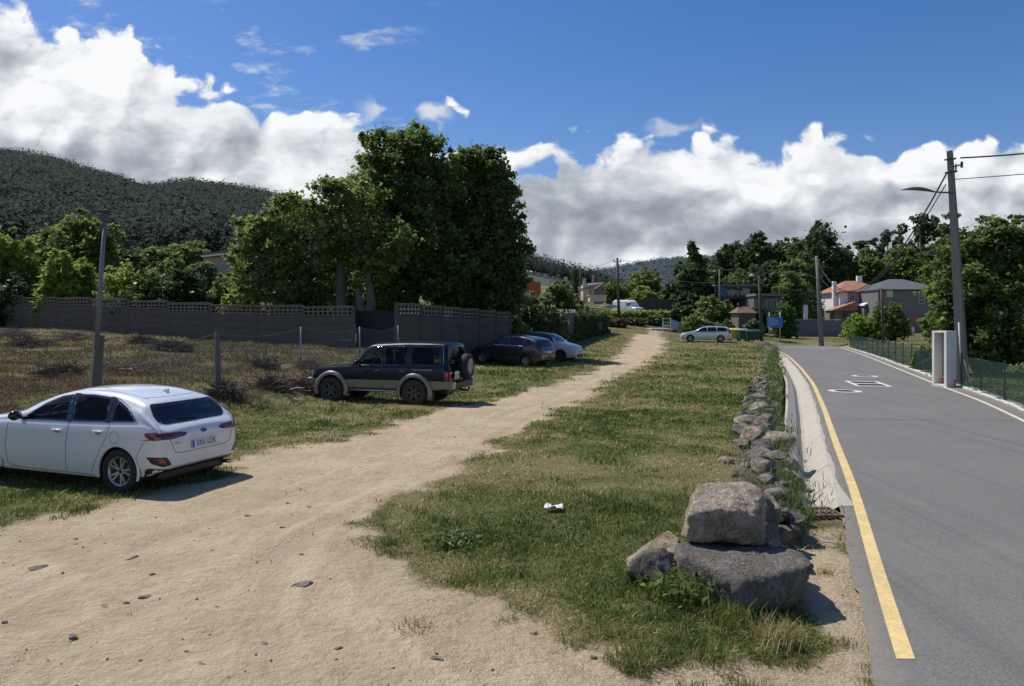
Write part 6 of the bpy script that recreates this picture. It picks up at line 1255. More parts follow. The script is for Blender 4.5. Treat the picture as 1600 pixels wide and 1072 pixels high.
for a_ in ((705, 848, .28, .13, 'dark green weed rosette at the left tip of the grass, by the track', 420, .12, None, True), (722, 908, .18, .10, 'small green tuft isolated in the dirt at the grass tip', 200, .3), (612, 850, .14, .08, 'low green tuft at the leftmost point of the verge', 160, .2), (1060, 925, .30, .30, 'leafy weed in front of the small sunken boulder', 380, .3, None, True), (1130, 945, .28, .22, 'grass tuft in the shade under the dark slab', 380, .35),
          (1110, 1000, .22, .14, 'straggly grass tuft in the bare soil below the boulders', 260, .45), (1215, 965, .22, .26, 'dry seeding grass at the right foot of the dark slab', 260, .62), (1165, 1045, .26, .12, 'sparse tuft in the soil at the bottom, nearest the road', 240, .45), (1000, 1010, .25, .12, 'trailing tuft at the lower tip of the verge', 240, .4), (650, 975, .22, .05, 'thin dry scrap of grass on the sand', 130, .7), (1085, 1060, .2, .1, 'green tuft at the bottom edge below the boulders', 180, .35),
          (1290, 860, .12, .07, 'dry sprig at the edge of the asphalt beside the boulders', 90, .7), (1315, 960, .16, .07, 'dry fringe of grass along the asphalt edge at the bottom', 140, .65), (1030, 900, .22, .16, 'green tuft left of the small sunken boulder', 260, .25), (1190, 800, .16, .2, 'tall grass between the pale block and the drain grate', 260, .35), (1212, 765, .16, .22, 'dark green grass hanging over the near end of the gutter', 300, .2)):
    tuft(*a_[:4], a_[4], *(a_[5:]))
for (px, py, D, h, lb) in ((78, 600, 18.5, .5, 'thin dead stalk in the field left of the leaning lamp pole'), (172, 560, 24, .7, 'thin dead stalk right of the leaning lamp pole'), (60, 595, 20, .6, 'dead stalk near the left edge of the field')):
    x = PX(px, D); z = gz(x, D); o = MB().tube([(0, 0, -.05), (.03, 0, h * .5), (-.01, 0, h)], [.012, .01, .005], 4).build('dead_stalk', M_twigd); o.location = (x, D, z); tag(o, lb, 'stalk')

# fine gravel and clods strewn over the dirt
P = scatter(60000, 4.7, 26, .78); dirt, fld, dry, sd = masks(P); rs = sdist(P, road_poly); P = P[(dirt > .4) & (rs > .03) & (vnoise(P, .9, 81) * vnoise(P, .25, 82) > RNG.random(len(P)) * .55)]; n = len(P)
q = (.0022 + .0075 * RNG.random(n) ** 3) * np.clip(P[:, 1] / 9, .7, 2.0); a = RNG.uniform(0, 2 * PI, n); z = ground_z(P)
dirs = np.array([[1, 0, -.2], [0, 1, -.2], [-1, 0, -.2], [0, -1, -.2], [0, 0, .75]]); ca, sa = np.cos(a), np.sin(a); el = RNG.uniform(.7, 1.7, n)
V = np.stack([np.stack([P[:, 0] + q * (d_[0] * el * ca - d_[1] * sa), P[:, 1] + q * (d_[0] * el * sa + d_[1] * ca), z + q * d_[2]], 1) for d_ in dirs], 1).reshape(-1, 3); I = np.arange(n) * 5
T = np.concatenate([np.stack([I + k, I + (k + 1) % 4, I + 4], 1) for k in range(4)]); m, N, B, O = newmat('gravel'); c = N.ramp(N.attr('tint'), [(0, (.20, .155, .11)), (.35, (.42, .34, .23)), (.75, (.60, .52, .40)), (1, (.78, .72, .62))]); N.l(c, B.inputs['Base Color']); B.inputs['Roughness'].default_value = .95
tag(np_mesh('gravel', V, T, m, np.repeat(RNG.random(n), 5)), 'fine gravel and sandy clods strewn over the dirt track', 'gravel', kind='stuff')
# straw and twig scraps on the bare soil at the grass edge
P = scatter(50000, 4.8, 22, .78); dirt, fld, dry, sd = masks(P); rs = sdist(P, road_poly); P = P[(sd > -1.0) & (sd < .5) & (rs > .02) & (RNG.random(len(P)) < np.exp(-np.abs(sd) * 2.2)) & (vnoise(P, .5, 91) > .42)]; n = len(P)
tag(tri_blades('straw_scraps', np.c_[P, ground_z(P) + .004], RNG.uniform(.02, .10, n), np.full(n, .004) * np.clip(P[:, 1] / 8, .8, 2.5), RNG.uniform(.93, .995, n), np.clip(RNG.normal(.62, .2, n), .3, 1), M_grass), 'dry straw and twig scraps along the edge between grass and dirt', 'straw', kind='stuff')
# ---------- cars: lofted bodies, every panel laid on the body surface ----------
def cmr(pts_, x):      # smooth monotone-ish interpolation
    xs = [p_[0] for p_ in pts_]; ys = [p_[1] for p_ in pts_]
    if x <= xs[0]: return ys[0]
    if x >= xs[-1]: return ys[-1]
    i = max(k for k in range(len(xs)) if xs[k] <= x); i = min(i, len(xs) - 2); h = xs[i + 1] - xs[i]; t = (x - xs[i]) / h
    def sl(k):
        if k == 0 or k == len(xs) - 1: j = 0 if k == 0 else len(xs) - 2; return (ys[j + 1] - ys[j]) / (xs[j + 1] - xs[j])
        a = (ys[k] - ys[k - 1]) / (xs[k] - xs[k - 1]); b = (ys[k + 1] - ys[k]) / (xs[k + 1] - xs[k])
        return 0 if a * b <= 0 else 2 * a * b / (a + b)
    m0, m1 = sl(i) * h, sl(i + 1) * h
    return (2 * t ** 3 - 3 * t * t + 1) * ys[i] + (t ** 3 - 2 * t * t + t) * m0 + (-2 * t ** 3 + 3 * t * t) * ys[i + 1] + (t ** 3 - t * t) * m1
def bspl(P, n):         # uniform cubic b-spline clamped
    P = [P[0]] * 2 + list(P) + [P[-1]] * 2; out = []
    m_ = len(P) - 3
    for k in range(n):
        s_ = k / (n - 1) * m_; i = min(int(s_), m_ - 1); t = s_ - i; a, b, c, d_ = P[i:i + 4]
        w0, w1, w2, w3 = (1 - t) ** 3 / 6, (3 * t ** 3 - 6 * t * t + 4) / 6, (-3 * t ** 3 + 3 * t * t + 3 * t + 1) / 6, t ** 3 / 6
        out.append(tuple(a[j] * w0 + b[j] * w1 + c[j] * w2 + d_[j] * w3 for j in range(len(a))))
    return out
def inpoly(x, y, poly):
    c = False; n = len(poly)
    for i in range(n):
        x1, y1 = poly[i]; x2, y2 = poly[(i + 1) % n]
        if (y1 > y) != (y2 > y) and x < (x2 - x1) * (y - y1) / (y2 - y1) + x1: c = not c
    return c
def round_poly(P, r=.04, n=4):
    out = []
    for i in range(len(P)):
        a, b, c = Vector(P[i - 1]), Vector(P[i]), Vector(P[(i + 1) % len(P)]); u_, v_ = (a - b), (c - b); q = min(r, u_.length * .45, v_.length * .45)
        p0, p1 = b + u_.normalized() * q, b + v_.normalized() * q
        for k in range(n + 1): t = k / n; out.append(tuple(p0 * (1 - t) ** 2 + b * 2 * t * (1 - t) + p1 * t * t))
    return out
class Car:
    def __init__(s, spec):
        s.sp = spec; s.L, s.W = spec['L'], spec['W']; s.fa = spec['fa']; s.ra = spec['fa'] + spec['wb']; s.x0 = (s.fa + s.ra) / 2
        sp = spec; st = []
        x = 0.0; e = sp.get('endr', .16)
        nb = 12
        for k in range(nb): st.append((1 - math.cos(PI / 2 * k / nb)) * e)
        n = int((s.L - 2 * e) / .03); st += [e + (s.L - 2 * e) * k / n for k in range(n + 1)]
        for k in range(nb - 1, -1, -1): st.append(s.L - (1 - math.cos(PI / 2 * k / nb)) * e)
        s.st = st; NS = 84; rings = []
        for x in st: rings.append(s.section(x, NS))
        # end caps: shrink rings to a line
        V = []; M_ = len(rings[0])
        caps0 = []; caps1 = []
        for f, dx in ((.55, .010), (.8, .006), (.93, .002)):
            caps0.append((f, dx)); caps1.append((f, dx))
        def cap(r_, f, dx, sgn):
            cz = sum(p_[2] for p_ in r_) / len(r_); return [(p_[0] + sgn * dx, p_[1] * f, cz + (p_[2] - cz) * f) for p_ in r_]
        allr = [cap(rings[0], .02, .014, -1)] + [cap(rings[0], f, dx, -1) for f, dx in caps0] + rings + [cap(rings[-1], f, dx, 1) for f, dx in reversed(caps1)] + [cap(rings[-1], .02, .014, 1)]
        s.rings = allr
        bm = bmesh.new(); vs = [[bm.verts.new(p_) for p_ in r_] for r_ in allr]
        for i in range(len(allr) - 1):
            for j in range(M_):
                a, b, c, d_ = vs[i][j], vs[i][(j + 1) % M_], vs[i + 1][(j + 1) % M_], vs[i + 1][j]
                try: bm.faces.new((a, b, c, d_))
                except ValueError: pass
        bm.faces.new(vs[0]); bm.faces.new(vs[-1]); bmesh.ops.recalc_face_normals(bm, faces=bm.faces[:]); s.bm = bm
        s.bvh = BVHTree.FromBMesh(bm)
    def wplan(s, x):
        e = s.sp.get('pr', .55); w = s.W / 2; tf, tr_ = s.sp.get('tf', .80), s.sp.get('trr', .86)
        f = 1.0
        if x < e: t = 1 - x / e; f = tf + (1 - tf) * (1 - t ** 2.4) ** .5 if t < 1 else tf
        er = s.sp.get('prr', .5)
        if x > s.L - er: t = 1 - (s.L - x) / er; f = tr_ + (1 - tr_) * max(0, 1 - t ** 2.6) ** .5
        return w * f
    def section(s, x, NS):
        sp = s.sp; w = s.wplan(x); zt = cmr(sp['top'], x); zs = min(cmr(sp['belt'], x), zt - .03); zb = cmr(sp['bot'], x); tb = sp.get('tumble', .30)
        e = sp.get('endr', .16); k = 1.0       # rounding of the extreme ends
        d_ = min(x, s.L - x)
        if d_ < e: q = math.sqrt(max(0, 1 - ((e - d_) / e) ** 2)); k = .80 + .20 * q
        hz_ = zt - zs; wr = w * .985 - tb * hz_ - .05 * min(1, hz_ / .12); rr_ = min(.10, hz_ * .4)
        zm = zb + (zs - zb) * .45
        P = [(0, zb), (w * .70, zb), (w * .90, zb), (w * .955, zb + .02), (w * .965, zb + .10), (w * 1.0, zm - .10), (w * 1.004, zm), (w * .995, zm + (zs - zm) * .55), (w * .985, zs - .05), (w * .965, zs), (w * .965 - .012, zs + .012)]
        P += [(w * .955 - tb * hz_ * .25 - .008, zs + hz_ * .25), (w * .955 - tb * hz_ * .6, zs + hz_ * .6), (wr + .01, zt - rr_ * 1.1), (wr - .035, zt - rr_ * .45), (wr - .12, zt - rr_ * .12 - .012), (wr * .6, zt + .004 * 0), (wr * .3, zt + .010), (0, zt + .012)]
        pts_ = bspl(P, NS // 2 + 1); cz = (zb + zt) / 2
        if k < 1: pts_ = [(y * (.5 + .5 * k) if 0 else y * (1 - (1 - k) * .45), cz + (z - cz) * (1 - (1 - k) * .9)) for y, z in pts_]
        half = [(x, y, z) for y, z in pts_]; return half + [(x, -y, z) for y, z in pts_[-2:0:-1]]
    # cast a 2-D polygon in direction d onto the body: origin plane spanned by (U,V)
    def cast(s, u_, v_, view, off=.004):
        if view in ('L', 'R'): sg = -1 if view == 'R' else 1; o = Vector((u_, sg * 3, v_)); d_ = Vector((0, -sg, 0))
        elif view == 'back': o = Vector((s.L + 3, u_, v_)); d_ = Vector((-1, 0, 0))
        elif view == 'front': o = Vector((-3, u_, v_)); d_ = Vector((1, 0, 0))
        elif view == 'top': o = Vector((u_, v_, 4)); d_ = Vector((0, 0, -1))
        h, nn, i, ds = s.bvh.ray_cast(o, d_)
        if h is None: return None
        if nn.dot(d_) > 0: nn = -nn
        return h + nn * off
    def panel(s, poly, view, off=.004, res=.035, hole=None):
        """triangulated panel following the body; hole: polygon to leave open"""
        xs = [p_[0] for p_ in poly]; ys_ = [p_[1] for p_ in poly]; bm = bmesh.new()
        ring = []
        for i in range(len(poly)):
            a, b = Vector(poly[i]), Vector(poly[(i + 1) % len(poly)]); n = max(1, int((b - a).length / res))
            ring += [tuple(a.lerp(b, k / n)) for k in range(n)]
        from mathutils.geometry import delaunay_2d_cdt
        pts_ = [Vector(q) for q in ring]; edges = [(i, (i + 1) % len(ring)) for i in range(len(ring))]; n0 = len(ring); ring2 = []
        if hole:
            for i in range(len(hole)):
                a, b = Vector(hole[i]), Vector(hole[(i + 1) % len(hole)]); n = max(1, int((b - a).length / res)); ring2 += [tuple(a.lerp(b, k / n)) for k in range(n)]
            pts_ += [Vector(q) for q in ring2]; edges += [(n0 + i, n0 + (i + 1) % len(ring2)) for i in range(len(ring2))]
        y = min(ys_) + res / 2
        while y < max(ys_):
            x = min(xs) + res / 2
            while x < max(xs):
                if inpoly(x, y, poly) and not (hole and inpoly(x, y, hole)): pts_.append(Vector((x, y)))
                x += res
            y += res
        vo_, eo, fo, *_r = delaunay_2d_cdt(pts_, edges, [], 0, 1e-5); mb = MB(); vs = []; okv = []
        for q in vo_:
            c = s.cast(q[0], q[1], view, off); okv.append(c is not None); vs.append(tuple(c) if c is not None else (0, 0, 0))
        fs = []
        for f in fo:
            cx_ = sum(vo_[i][0] for i in f) / len(f); cy_ = sum(vo_[i][1] for i in f) / len(f)
            if inpoly(cx_, cy_, poly) and not (hole and inpoly(cx_, cy_, hole)) and all(okv[i] for i in f):
                P3 = [Vector(vs[i]) for i in f]
                if max((P3[i] - P3[i - 1]).length for i in range(len(P3))) < res * 7: fs.append(tuple(f))
        mb.add(vs, fs, True); return mb
    def line(s, pts_, view, w=.006, off=.003, mb=None, sub=.03):
        mb = mb or MB(); P3 = []
        for i in range(len(pts_) - 1):
            a, b = Vector(pts_[i]), Vector(pts_[i + 1]); n = max(1, int((b - a).length / sub))
            for k in range(n + (1 if i == len(pts_) - 2 else 0)):
                q = a.lerp(b, k / n); c = s.cast(q[0], q[1], view, off)
                if c is not None: P3.append(c)
        if len(P3) > 1: mb.tube(P3, w, 4, smooth=False)
        return mb
    def finish(s, paint, root, arches, cut=(), lower=None):
        """cut wheel arches and window openings from the body; returns body object"""
        bm = s.bm; sp = s.sp
        for ax_, r_ in arches:
            for v_ in bm.verts:
                if abs(v_.co.y) > s.W * .30:
                    dx, dz = v_.co.x - ax_, v_.co.z - sp['wr']; d_ = math.hypot(dx, dz)
                    if abs(d_ - r_) < .020 and v_.co.z > .1: v_.co.x = ax_ + dx / d_ * r_; v_.co.z = sp['wr'] + dz / d_ * r_
        dele = []
        for f in bm.faces:
            c = f.calc_center_median()
            hit = any(math.hypot(c.x - ax_, c.z - sp['wr']) < r_ - .004 and abs(c.y) > s.W * .28 for ax_, r_ in arches)
            if not hit:
                for poly, view in cut:
                    nn = f.normal
                    if view in 'LR' and (c.y > 0) == (view == 'L') and abs(nn.y) > .3 and inpoly(c.x, c.z, poly): hit = True
                    elif view == 'back' and nn.x > .1 and inpoly(c.y, c.z, poly): hit = True
                    elif view == 'front' and nn.x < -.1 and nn.z > .2 and inpoly(c.y, c.z, poly): hit = True
            if hit: dele.append(f)
        bmesh.ops.delete(bm, geom=dele, context='FACES')
        be = [e for e in bm.edges if e.is_boundary]; bv = {v_ for e in be for v_ in e.verts}
        for v_ in bv:
            for ax_, r_ in arches:
                dx, dz = v_.co.x - ax_, v_.co.z - sp['wr']; d_ = math.hypot(dx, dz)
                if abs(v_.co.y) > s.W * .26 and abs(d_ - r_) < .06 and v_.co.z > cmr(sp['bot'], v_.co.x) + .01: v_.co.x = ax_ + dx / d_ * r_; v_.co.z = sp['wr'] + dz / d_ * r_
        for f in bm.faces: f.smooth = True
        if lower:
            for f in bm.faces:
                c = f.calc_center_median(); f.material_index = 1 if lower(c) else 0
        me = bpy.data.meshes.new('body'); bm.to_mesh(me)
        for x in (paint if isinstance(paint, (list, tuple)) else [paint]): me.materials.append(x)
        o = link_mesh('body', me, root); o.location = (-s.x0, 0, 0); bm.free(); return o
def shrink(poly, d_):
    c = Vector((sum(p_[0] for p_ in poly) / len(poly), sum(p_[1] for p_ in poly) / len(poly))); out = []
    n = len(poly)
    for i in range(n):
        a, b, e = Vector(poly[i - 1]), Vector(poly[i]), Vector(poly[(i + 1) % n]); n1 = Vector((-(b - a).y, (b - a).x)).normalized(); n2 = Vector((-(e - b).y, (e - b).x)).normalized()
        if (c - b).dot(n1) < 0 and (c - a).dot(n1) < 0: n1 = -n1
        if (c - b).dot(n2) < 0 and (c - e).dot(n2) < 0: n2 = -n2
        m_ = (n1 + n2); m_ = m_.normalized() if m_.length > 1e-6 else n1; out.append(tuple(b + m_ * d_ / max(.5, m_.dot(n1))))
    return out
M_tyre = mat('tyre_rubber', (.022, .022, .022), .85, var=.3, vscale=9, dirt=.0); M_tyredust = mat('dusty_tyre', (.055, .048, .040), .95, var=.4, vscale=12)
M_alloy = mat('alloy', (.42, .43, .44), .38, .75, var=.08); M_alloyd = mat('dark_alloy', (.10, .10, .105), .4, .6); M_chrome = mat('chrome', (.62, .62, .62), .12, 1.0, var=0)
M_blk = mat('black_trim', (.018, .018, .019), .45, var=.05); M_blkg = mat('gloss_black', (.012, .012, .013), .12, var=.05, coat=.5); M_int = mat('interior', (.022, .022, .024), .85); M_seat = mat('seat_cloth', (.035, .035, .038), .9)
def carglass(name, tint, alpha, rough=.02):
    m, N, B, O = newmat(name); B.inputs['Base Color'].default_value = (*tint, 1); B.inputs['Roughness'].default_value = rough; B.inputs['IOR'].default_value = 1.5; B.inputs['Specular IOR Level'].default_value = .8
    T = N.n('ShaderNodeBsdfTransparent'); T.inputs[0].default_value = (*[min(1, .55 + k) for k in tint], 1); X = N.n('ShaderNodeMixShader'); fr = N.n('ShaderNodeFresnel'); fr.inputs[0].default_value = 1.45
    f_ = N.math('ADD', N.math('MULTIPLY', fr.outputs[0], .9), alpha, clamp=True); N.l(f_, X.inputs[0]); N.l(T.outputs[0], X.inputs[1]); N.l(B.outputs[0], X.inputs[2]); N.l(X.outputs[0], O.inputs[0]); return m
M_cg = carglass('car_glass', (.02, .026, .028), .13); M_cgd = carglass('tinted_glass', (.010, .012, .014), .72)
M_red = mat('red_lens', (.22, .008, .012), .12, coat=.8, var=.15, vscale=20); M_redd = mat('dark_red_lens', (.10, .006, .010), .1, coat=.8); M_lens = mat('clear_lens', (.55, .56, .58), .1, coat=.6, var=.2, vscale=20); M_amb = mat('amber_lens', (.5, .16, .01), .2)
M_plate = mat('plate_white', (.70, .70, .68), .5, var=.03); M_pblue = mat('plate_blue', (.02, .09, .40), .5); M_txt = mat('black_ink', (.02, .02, .02), .6)
def carpaint(name, c, rough=.28, metal=.0, dusty=.15, coat=1.0):
    m, N, B, O = newmat(name); p = N.obj(); sp_ = N.n('ShaderNodeSeparateXYZ'); N.l(p, sp_.inputs[0]); z = sp_.outputs[2]
    dz = N.math('MULTIPLY', N.step(z, .75, .15), N.math('MULTIPLY_ADD', N.noise(p, 3, 5, .7), 1.1, .15)); dz = N.math('MULTIPLY', dz, dusty, clamp=True)
    cc = N.mix(dz, c, (.38, .31, .22)); N.l(cc, B.inputs['Base Color']); B.inputs['Metallic'].default_value = metal; N.l(N.math('MULTIPLY_ADD', dz, .6, rough), B.inputs['Roughness'])
    B.inputs['Coat Weight'].default_value = coat; B.inputs['Coat Roughness'].default_value = .05
    if coat < .5: B.inputs['Specular IOR Level'].default_value = .25
    return m
def text_mesh(body, size, mt, parent, M, name='lettering', ext=.002, cx='CENTER', scale=(1, 1)):
    cu_ = bpy.data.curves.new('t', 'FONT'); cu_.body = body; cu_.size = size; cu_.extrude = ext; cu_.align_x = cx; cu_.align_y = 'CENTER'; cu_.resolution_u = 3
    o = bpy.data.objects.new('t', cu_); COL.objects.link(o); dg = bpy.context.evaluated_depsgraph_get(); me = bpy.data.meshes.new_from_object(o.evaluated_get(dg)); bpy.data.objects.remove(o)
    me.transform(Matrix.Diagonal((scale[0], scale[1], 1, 1))); me.transform(M); me.materials.clear(); me.materials.append(mt); return link_mesh(name, me, parent)
def wheel(root, x, y, r, wd, kind, mrim, rimf=.66):
    """wheel > tyre, rim ; the outer face looks to sign(y)"""
    sg = 1 if y > 0 else -1; w_ = empty('wheel', (x, y, r)); w_.parent = root; h = wd / 2
    pr = [(r * rimf, -h * .8), (r * .80, -h), (r * .94, -h * .96), (r * .995, -h * .72), (r, -h * .3), (r, h * .3), (r * .995, h * .72), (r * .94, h * .96), (r * .80, h), (r * rimf, h * .8), (r * rimf * .97, h * .5), (r * rimf * .97, -h * .5)]
    MB().lathe(pr, 40, closed=True).build('tyre', M_tyre if kind != 'off' else M_tyredust, w_)
    if kind == 'off':
        mb = MB(); nb = 26
        for k in range(nb):
            a = 2 * PI * k / nb
            for s_ in (-1, 1): mb.box((0, 0, 0), (.055, wd * .42, .022), M=Matrix.Rotation(a + s_ * .06, 4, 'Y') @ Matrix.Translation((0, s_ * wd * .27, r + .003)))
        mb.build('tread', M_tyredust, w_)
    R1 = r * rimf; f0 = sg * h * .72; q = lambda z: sg * z
    mb = MB(); mb.lathe([(R1, q(h * .82)), (R1 * .93, q(h * .78)), (R1 * .90, q(h * .45)), (R1 * .88, q(-h * .3))], 40); 
    mb.lathe([(.001, q(h * .60)), (R1 * .20, q(h * .58)), (R1 * .24, q(h * .35)), (R1 * .25, 0)], 24)
    ns = {'ceed': 5, 'off': 6, 'multi': 15, 'five': 5, 'disc': 8}[kind]
    for k in range(ns):
        a = 2 * PI * k / ns
        def sp_(a0, a1, w0, w1):
            v_ = []
            for (rr2, ww, dep) in ((R1 * .16, w0, h * .58), (R1 * .91, w1, h * .70)):
                aa = a0 if rr2 < R1 * .5 else a1; cx_, cz_ = math.cos(aa) * rr2, math.sin(aa) * rr2; tx, tz = -math.sin(aa), math.cos(aa)
                for s_ in (-1, 1):
                    for dd in (0, -.022): v_.append((cx_ + tx * ww * s_, q(dep + dd), cz_ + tz * ww * s_))
            mb.add(v_, [(0, 2, 6, 4), (1, 5, 7, 3), (0, 4, 5, 1), (2, 3, 7, 6), (0, 1, 3, 2), (4, 6, 7, 5)])
        if kind == 'ceed': sp_(a - .12, a - .20, .016, .014); sp_(a + .12, a + .20, .016, .014)
        elif kind == 'off': sp_(a, a, .045, .040)
        elif kind == 'multi': sp_(a, a, .008, .009)
        elif kind == 'five': sp_(a, a, .03, .035)
        else: sp_(a, a, .05, .06)
    mb.build('rim', mrim, w_)
    MB().lathe([(.001, q(-h * .05)), (R1 * .88, q(-h * .05))], 24).lathe([(.001, q(0.0)), (R1 * .6, q(0.02)), (R1 * .6, q(-.02))], 24).build('brake_disc', M_blk if kind != 'ceed' else mat('brake', (.10, .095, .09), .5, .6), w_)
    MB().lathe([(.001, q(h * .63)), (.028, q(h * .62)), (.03, q(h * .57))], 16).build('hub_cap', M_blk, w_)
    return w_
def arch(C, root, ax_, r_, wr, mt, w=.012, name='arch_liner', lip=None):
    """dark wheel housing, and an optional flared lip"""
    wi = C.W / 2 - .06
    for s_ in (-1, 1):
        mb = MB(); P_ = []
        for k in range(25):
            a = -.35 + (PI + .7) * k / 24; P_.append([(ax_ - C.x0 + math.cos(a) * (r_ + .004), s_ * y_, wr + math.sin(a) * (r_ + .004)) for y_ in (wi + .035, wi - .32)])
        mb.grid(P_); mb.add([P_[k][1] for k in range(25)], [tuple(range(25))]); mb.build('wheel_housing', M_blk, root)
        if lip:
            lm, lw, lo = lip; mb = MB(); P_ = []
            for k in range(31):
                a = -.28 + (PI + .56) * k / 30; row = []
                for (dr, dy) in ((-.004, -.03), (-.006, lo), (lw * .35, lo + .008), (lw, lo * .7), (lw * 1.15, -.012)):
                    xx, zz = ax_ + math.cos(a) * (r_ + dr), wr + math.sin(a) * (r_ + dr); row.append((xx - C.x0, s_ * (min(C.wplan(xx), C.W / 2) + dy), zz))
                P_.append(row)
            mb.grid(P_); mb.build('arch_flare', lm, root)
def seats(root, xs, W, zf, z_roof, dash_x, back_x):
    for x in xs:
        for s_ in ((-1, 1) if x != xs[-1] or len(xs) == 1 else (-1, 0, 1)):
            st_ = MB(); y = s_ * W * .21; st_.box((x, y, zf + .10), (.50, .44 if x != xs[-1] else .42, .16)); st_.box((x + .27, y, zf + .42), (.14, .44 if x != xs[-1] else .42, .62), M=None); st_.box((x + .31, y, zf + .84), (.09, .24, .17)); st_.build('seat', M_seat, root, bevel=.03)
    d_ = MB().box((dash_x, 0, zf + .46), (.38, W * .78, .22)).build('dashboard', M_int, root, bevel=.05)
    M_ = Matrix.Translation((dash_x + .30, -W * .21, zf + .55)) @ Matrix.Rotation(R(-62), 4, 'Y'); mb = MB(); mb.tube([tuple(M_ @ Vector((.18 * math.cos(a), .18 * math.sin(a), 0))) for a in [2 * PI * k / 24 for k in range(25)]], .014, 6); mb.tube([tuple(M_ @ Vector((-.17, 0, 0))), tuple(M_ @ Vector((.17, 0, 0)))], .014, 6); mb.build('steering_wheel', M_blk, root)
    MB().box(((dash_x + back_x) / 2, 0, zf - .05), (back_x - dash_x, W * .82, .06)).build('cabin_floor', M_int, root)
def mirror(C, root, x, z, mt, s_, w_=.10):
    c = C.cast(x, z, 'L' if s_ > 0 else 'R', 0); y = abs(c.y) if c is not None else C.W / 2
    mb = MB(); P_ = []
    for i in range(9):
        t = i / 8; k = math.sin(PI * min(.98, max(.06, t))) ** .5; P_.append([(x - C.x0 - .02 + .075 * k * math.cos(a) * .8, s_ * (y + .03 + t * .20), z + .03 + (.078 * k) * math.sin(a)) for a in [2 * PI * j / 12 for j in range(12)]])
    mb.grid(P_, loop=True); mb.add(P_[-1], [tuple(range(12))]); m_ = mb.build('mirror', mt, root); MB().box((x - C.x0 + .01, s_ * (y + .01), z - .01), (.07, .08, .035)).build('mirror_arm', M_blk, m_)
def windows(C, root, polys, views=('R', 'L'), glass=None, frit=.03, gl2=None, trim=None):
    for i, P0 in enumerate(polys):
        P1 = round_poly(P0, .035); P2 = shrink(P0, frit); P2 = round_poly(P2, .03)
        for v_ in views:
            g_ = C.panel(P1, v_, .0035, .045).build('side_window', (gl2 if (gl2 and i >= 1) else glass) or M_cg, root, fix=False); g_.location = (-C.x0, 0, 0)
            f_ = C.panel(P1, v_, .0055, .03, hole=P2).build('window_frame', M_blkg, g_, fix=False)
def lineset(C, root, name, lines, view, mt, w=.0045):
    mb = MB()
    for l_ in lines: C.line(l_, view, w, .0005, mb)
    o = mb.build(name, mt, root, fix=False); o.location = (-C.x0, 0, 0); return o
def place_car(name, label, cat, rear_px, front_px, spec, off_z=0.0, world=None):
    """near-side rear and front wheel contact points seen in the picture -> pose"""
    (xr_, yr_), (xf_, yf_) = world if world else (at(*rear_px, 0), at(*front_px, 0))
    d_ = Vector((xr_ - xf_, yr_ - yf_)); d_.normalize(); side = Vector((-d_.y, d_.x)); mid = Vector(((xr_ + xf_) / 2, (yr_ + yf_) / 2)) + side * (spec['W'] / 2 - .1) * (spec.get('near', 1))
    rz = math.atan2(d_.y, d_.x); 
    hz = [gz(mid.x + d_.x * s_ * spec['wb'] / 2, mid.y + d_.y * s_ * spec['wb'] / 2) for s_ in (-1, 1)]
    root = empty(name, (mid.x, mid.y, (hz[0] + hz[1]) / 2 + off_z), rz, label, cat); root.rotation_euler = (0, -math.atan2(hz[1] - hz[0], spec['wb']), rz); return root
M_gap = mat('shut_line', (.05, .05, .055), .8)

# ===== 1. white hatchback =====
S = dict(L=4.25, W=1.77, fa=.88, wb=2.65, wr=.318, endr=.14, pr=.75, tf=.72, prr=.62, trr=.80, tumble=.33,
  top=[(0, .60), (.06, .70), (.25, .82), (.7, .94), (1.15, 1.01), (1.40, 1.055), (1.75, 1.225), (2.12, 1.36), (2.45, 1.42), (2.8, 1.435), (3.15, 1.42), (3.5, 1.37), (3.78, 1.30), (3.84, 1.27), (3.98, 1.12), (4.10, .985), (4.15, .955), (4.21, .92), (4.25, .86)],
  belt=[(0, .52), (.3, .72), (.9, .86), (1.3, .90), (2.2, .925), (3.2, .955), (3.8, .98), (4.05, .95), (4.25, .78)],
  bot=[(0, .26), (.3, .19), (.8, .17), (3.4, .18), (3.9, .24), (4.25, .36)])
root = place_car('white_hatchback', 'white five-door hatchback parked at the left edge of the dirt, its rear towards the track', 'car', (192, 767), (-16, 747), S, -.01)
C = Car(S); W2 = S['W'] / 2; MW = carpaint('white_paint_car', (.70, .72, .745), .3, 0, .22)
Wn = [[(1.60, .95), (1.96, 1.20), (2.22, 1.31), (2.45, 1.348), (2.53, .97)], [(2.61, .972), (2.53, 1.354), (2.85, 1.36), (3.20, 1.335), (3.29, 1.31), (3.27, 1.0)], [(3.33, 1.003), (3.35, 1.30), (3.58, 1.21), (3.80, 1.035)]]
rearw = [(-.62, 1.26), (.62, 1.26), (.70, 1.07), (.60, .985), (-.60, .985), (-.70, 1.07)]; frw = [(-.58, 1.37), (.58, 1.37), (.70, 1.09), (-.70, 1.09)]
Pn = [w__ for w__ in Wn]; arches = ((C.fa, .36), (C.ra, .36))
# all parts cast on the intact surface first
windows(C, root, Wn, gl2=M_cg, frit=.028)
for v_ in 'RL':      # black pillars between the side windows
    for P_ in ([(2.522, .955), (2.618, .957), (2.56, 1.366), (2.44, 1.36)], [(3.26, .99), (3.34, .995), (3.37, 1.285), (3.28, 1.325), (3.18, 1.345)]):
        o = C.panel(P_, v_, .0045, .04).build('black_pillar', M_blkg, root, fix=False); o.location = (-C.x0, 0, 0)
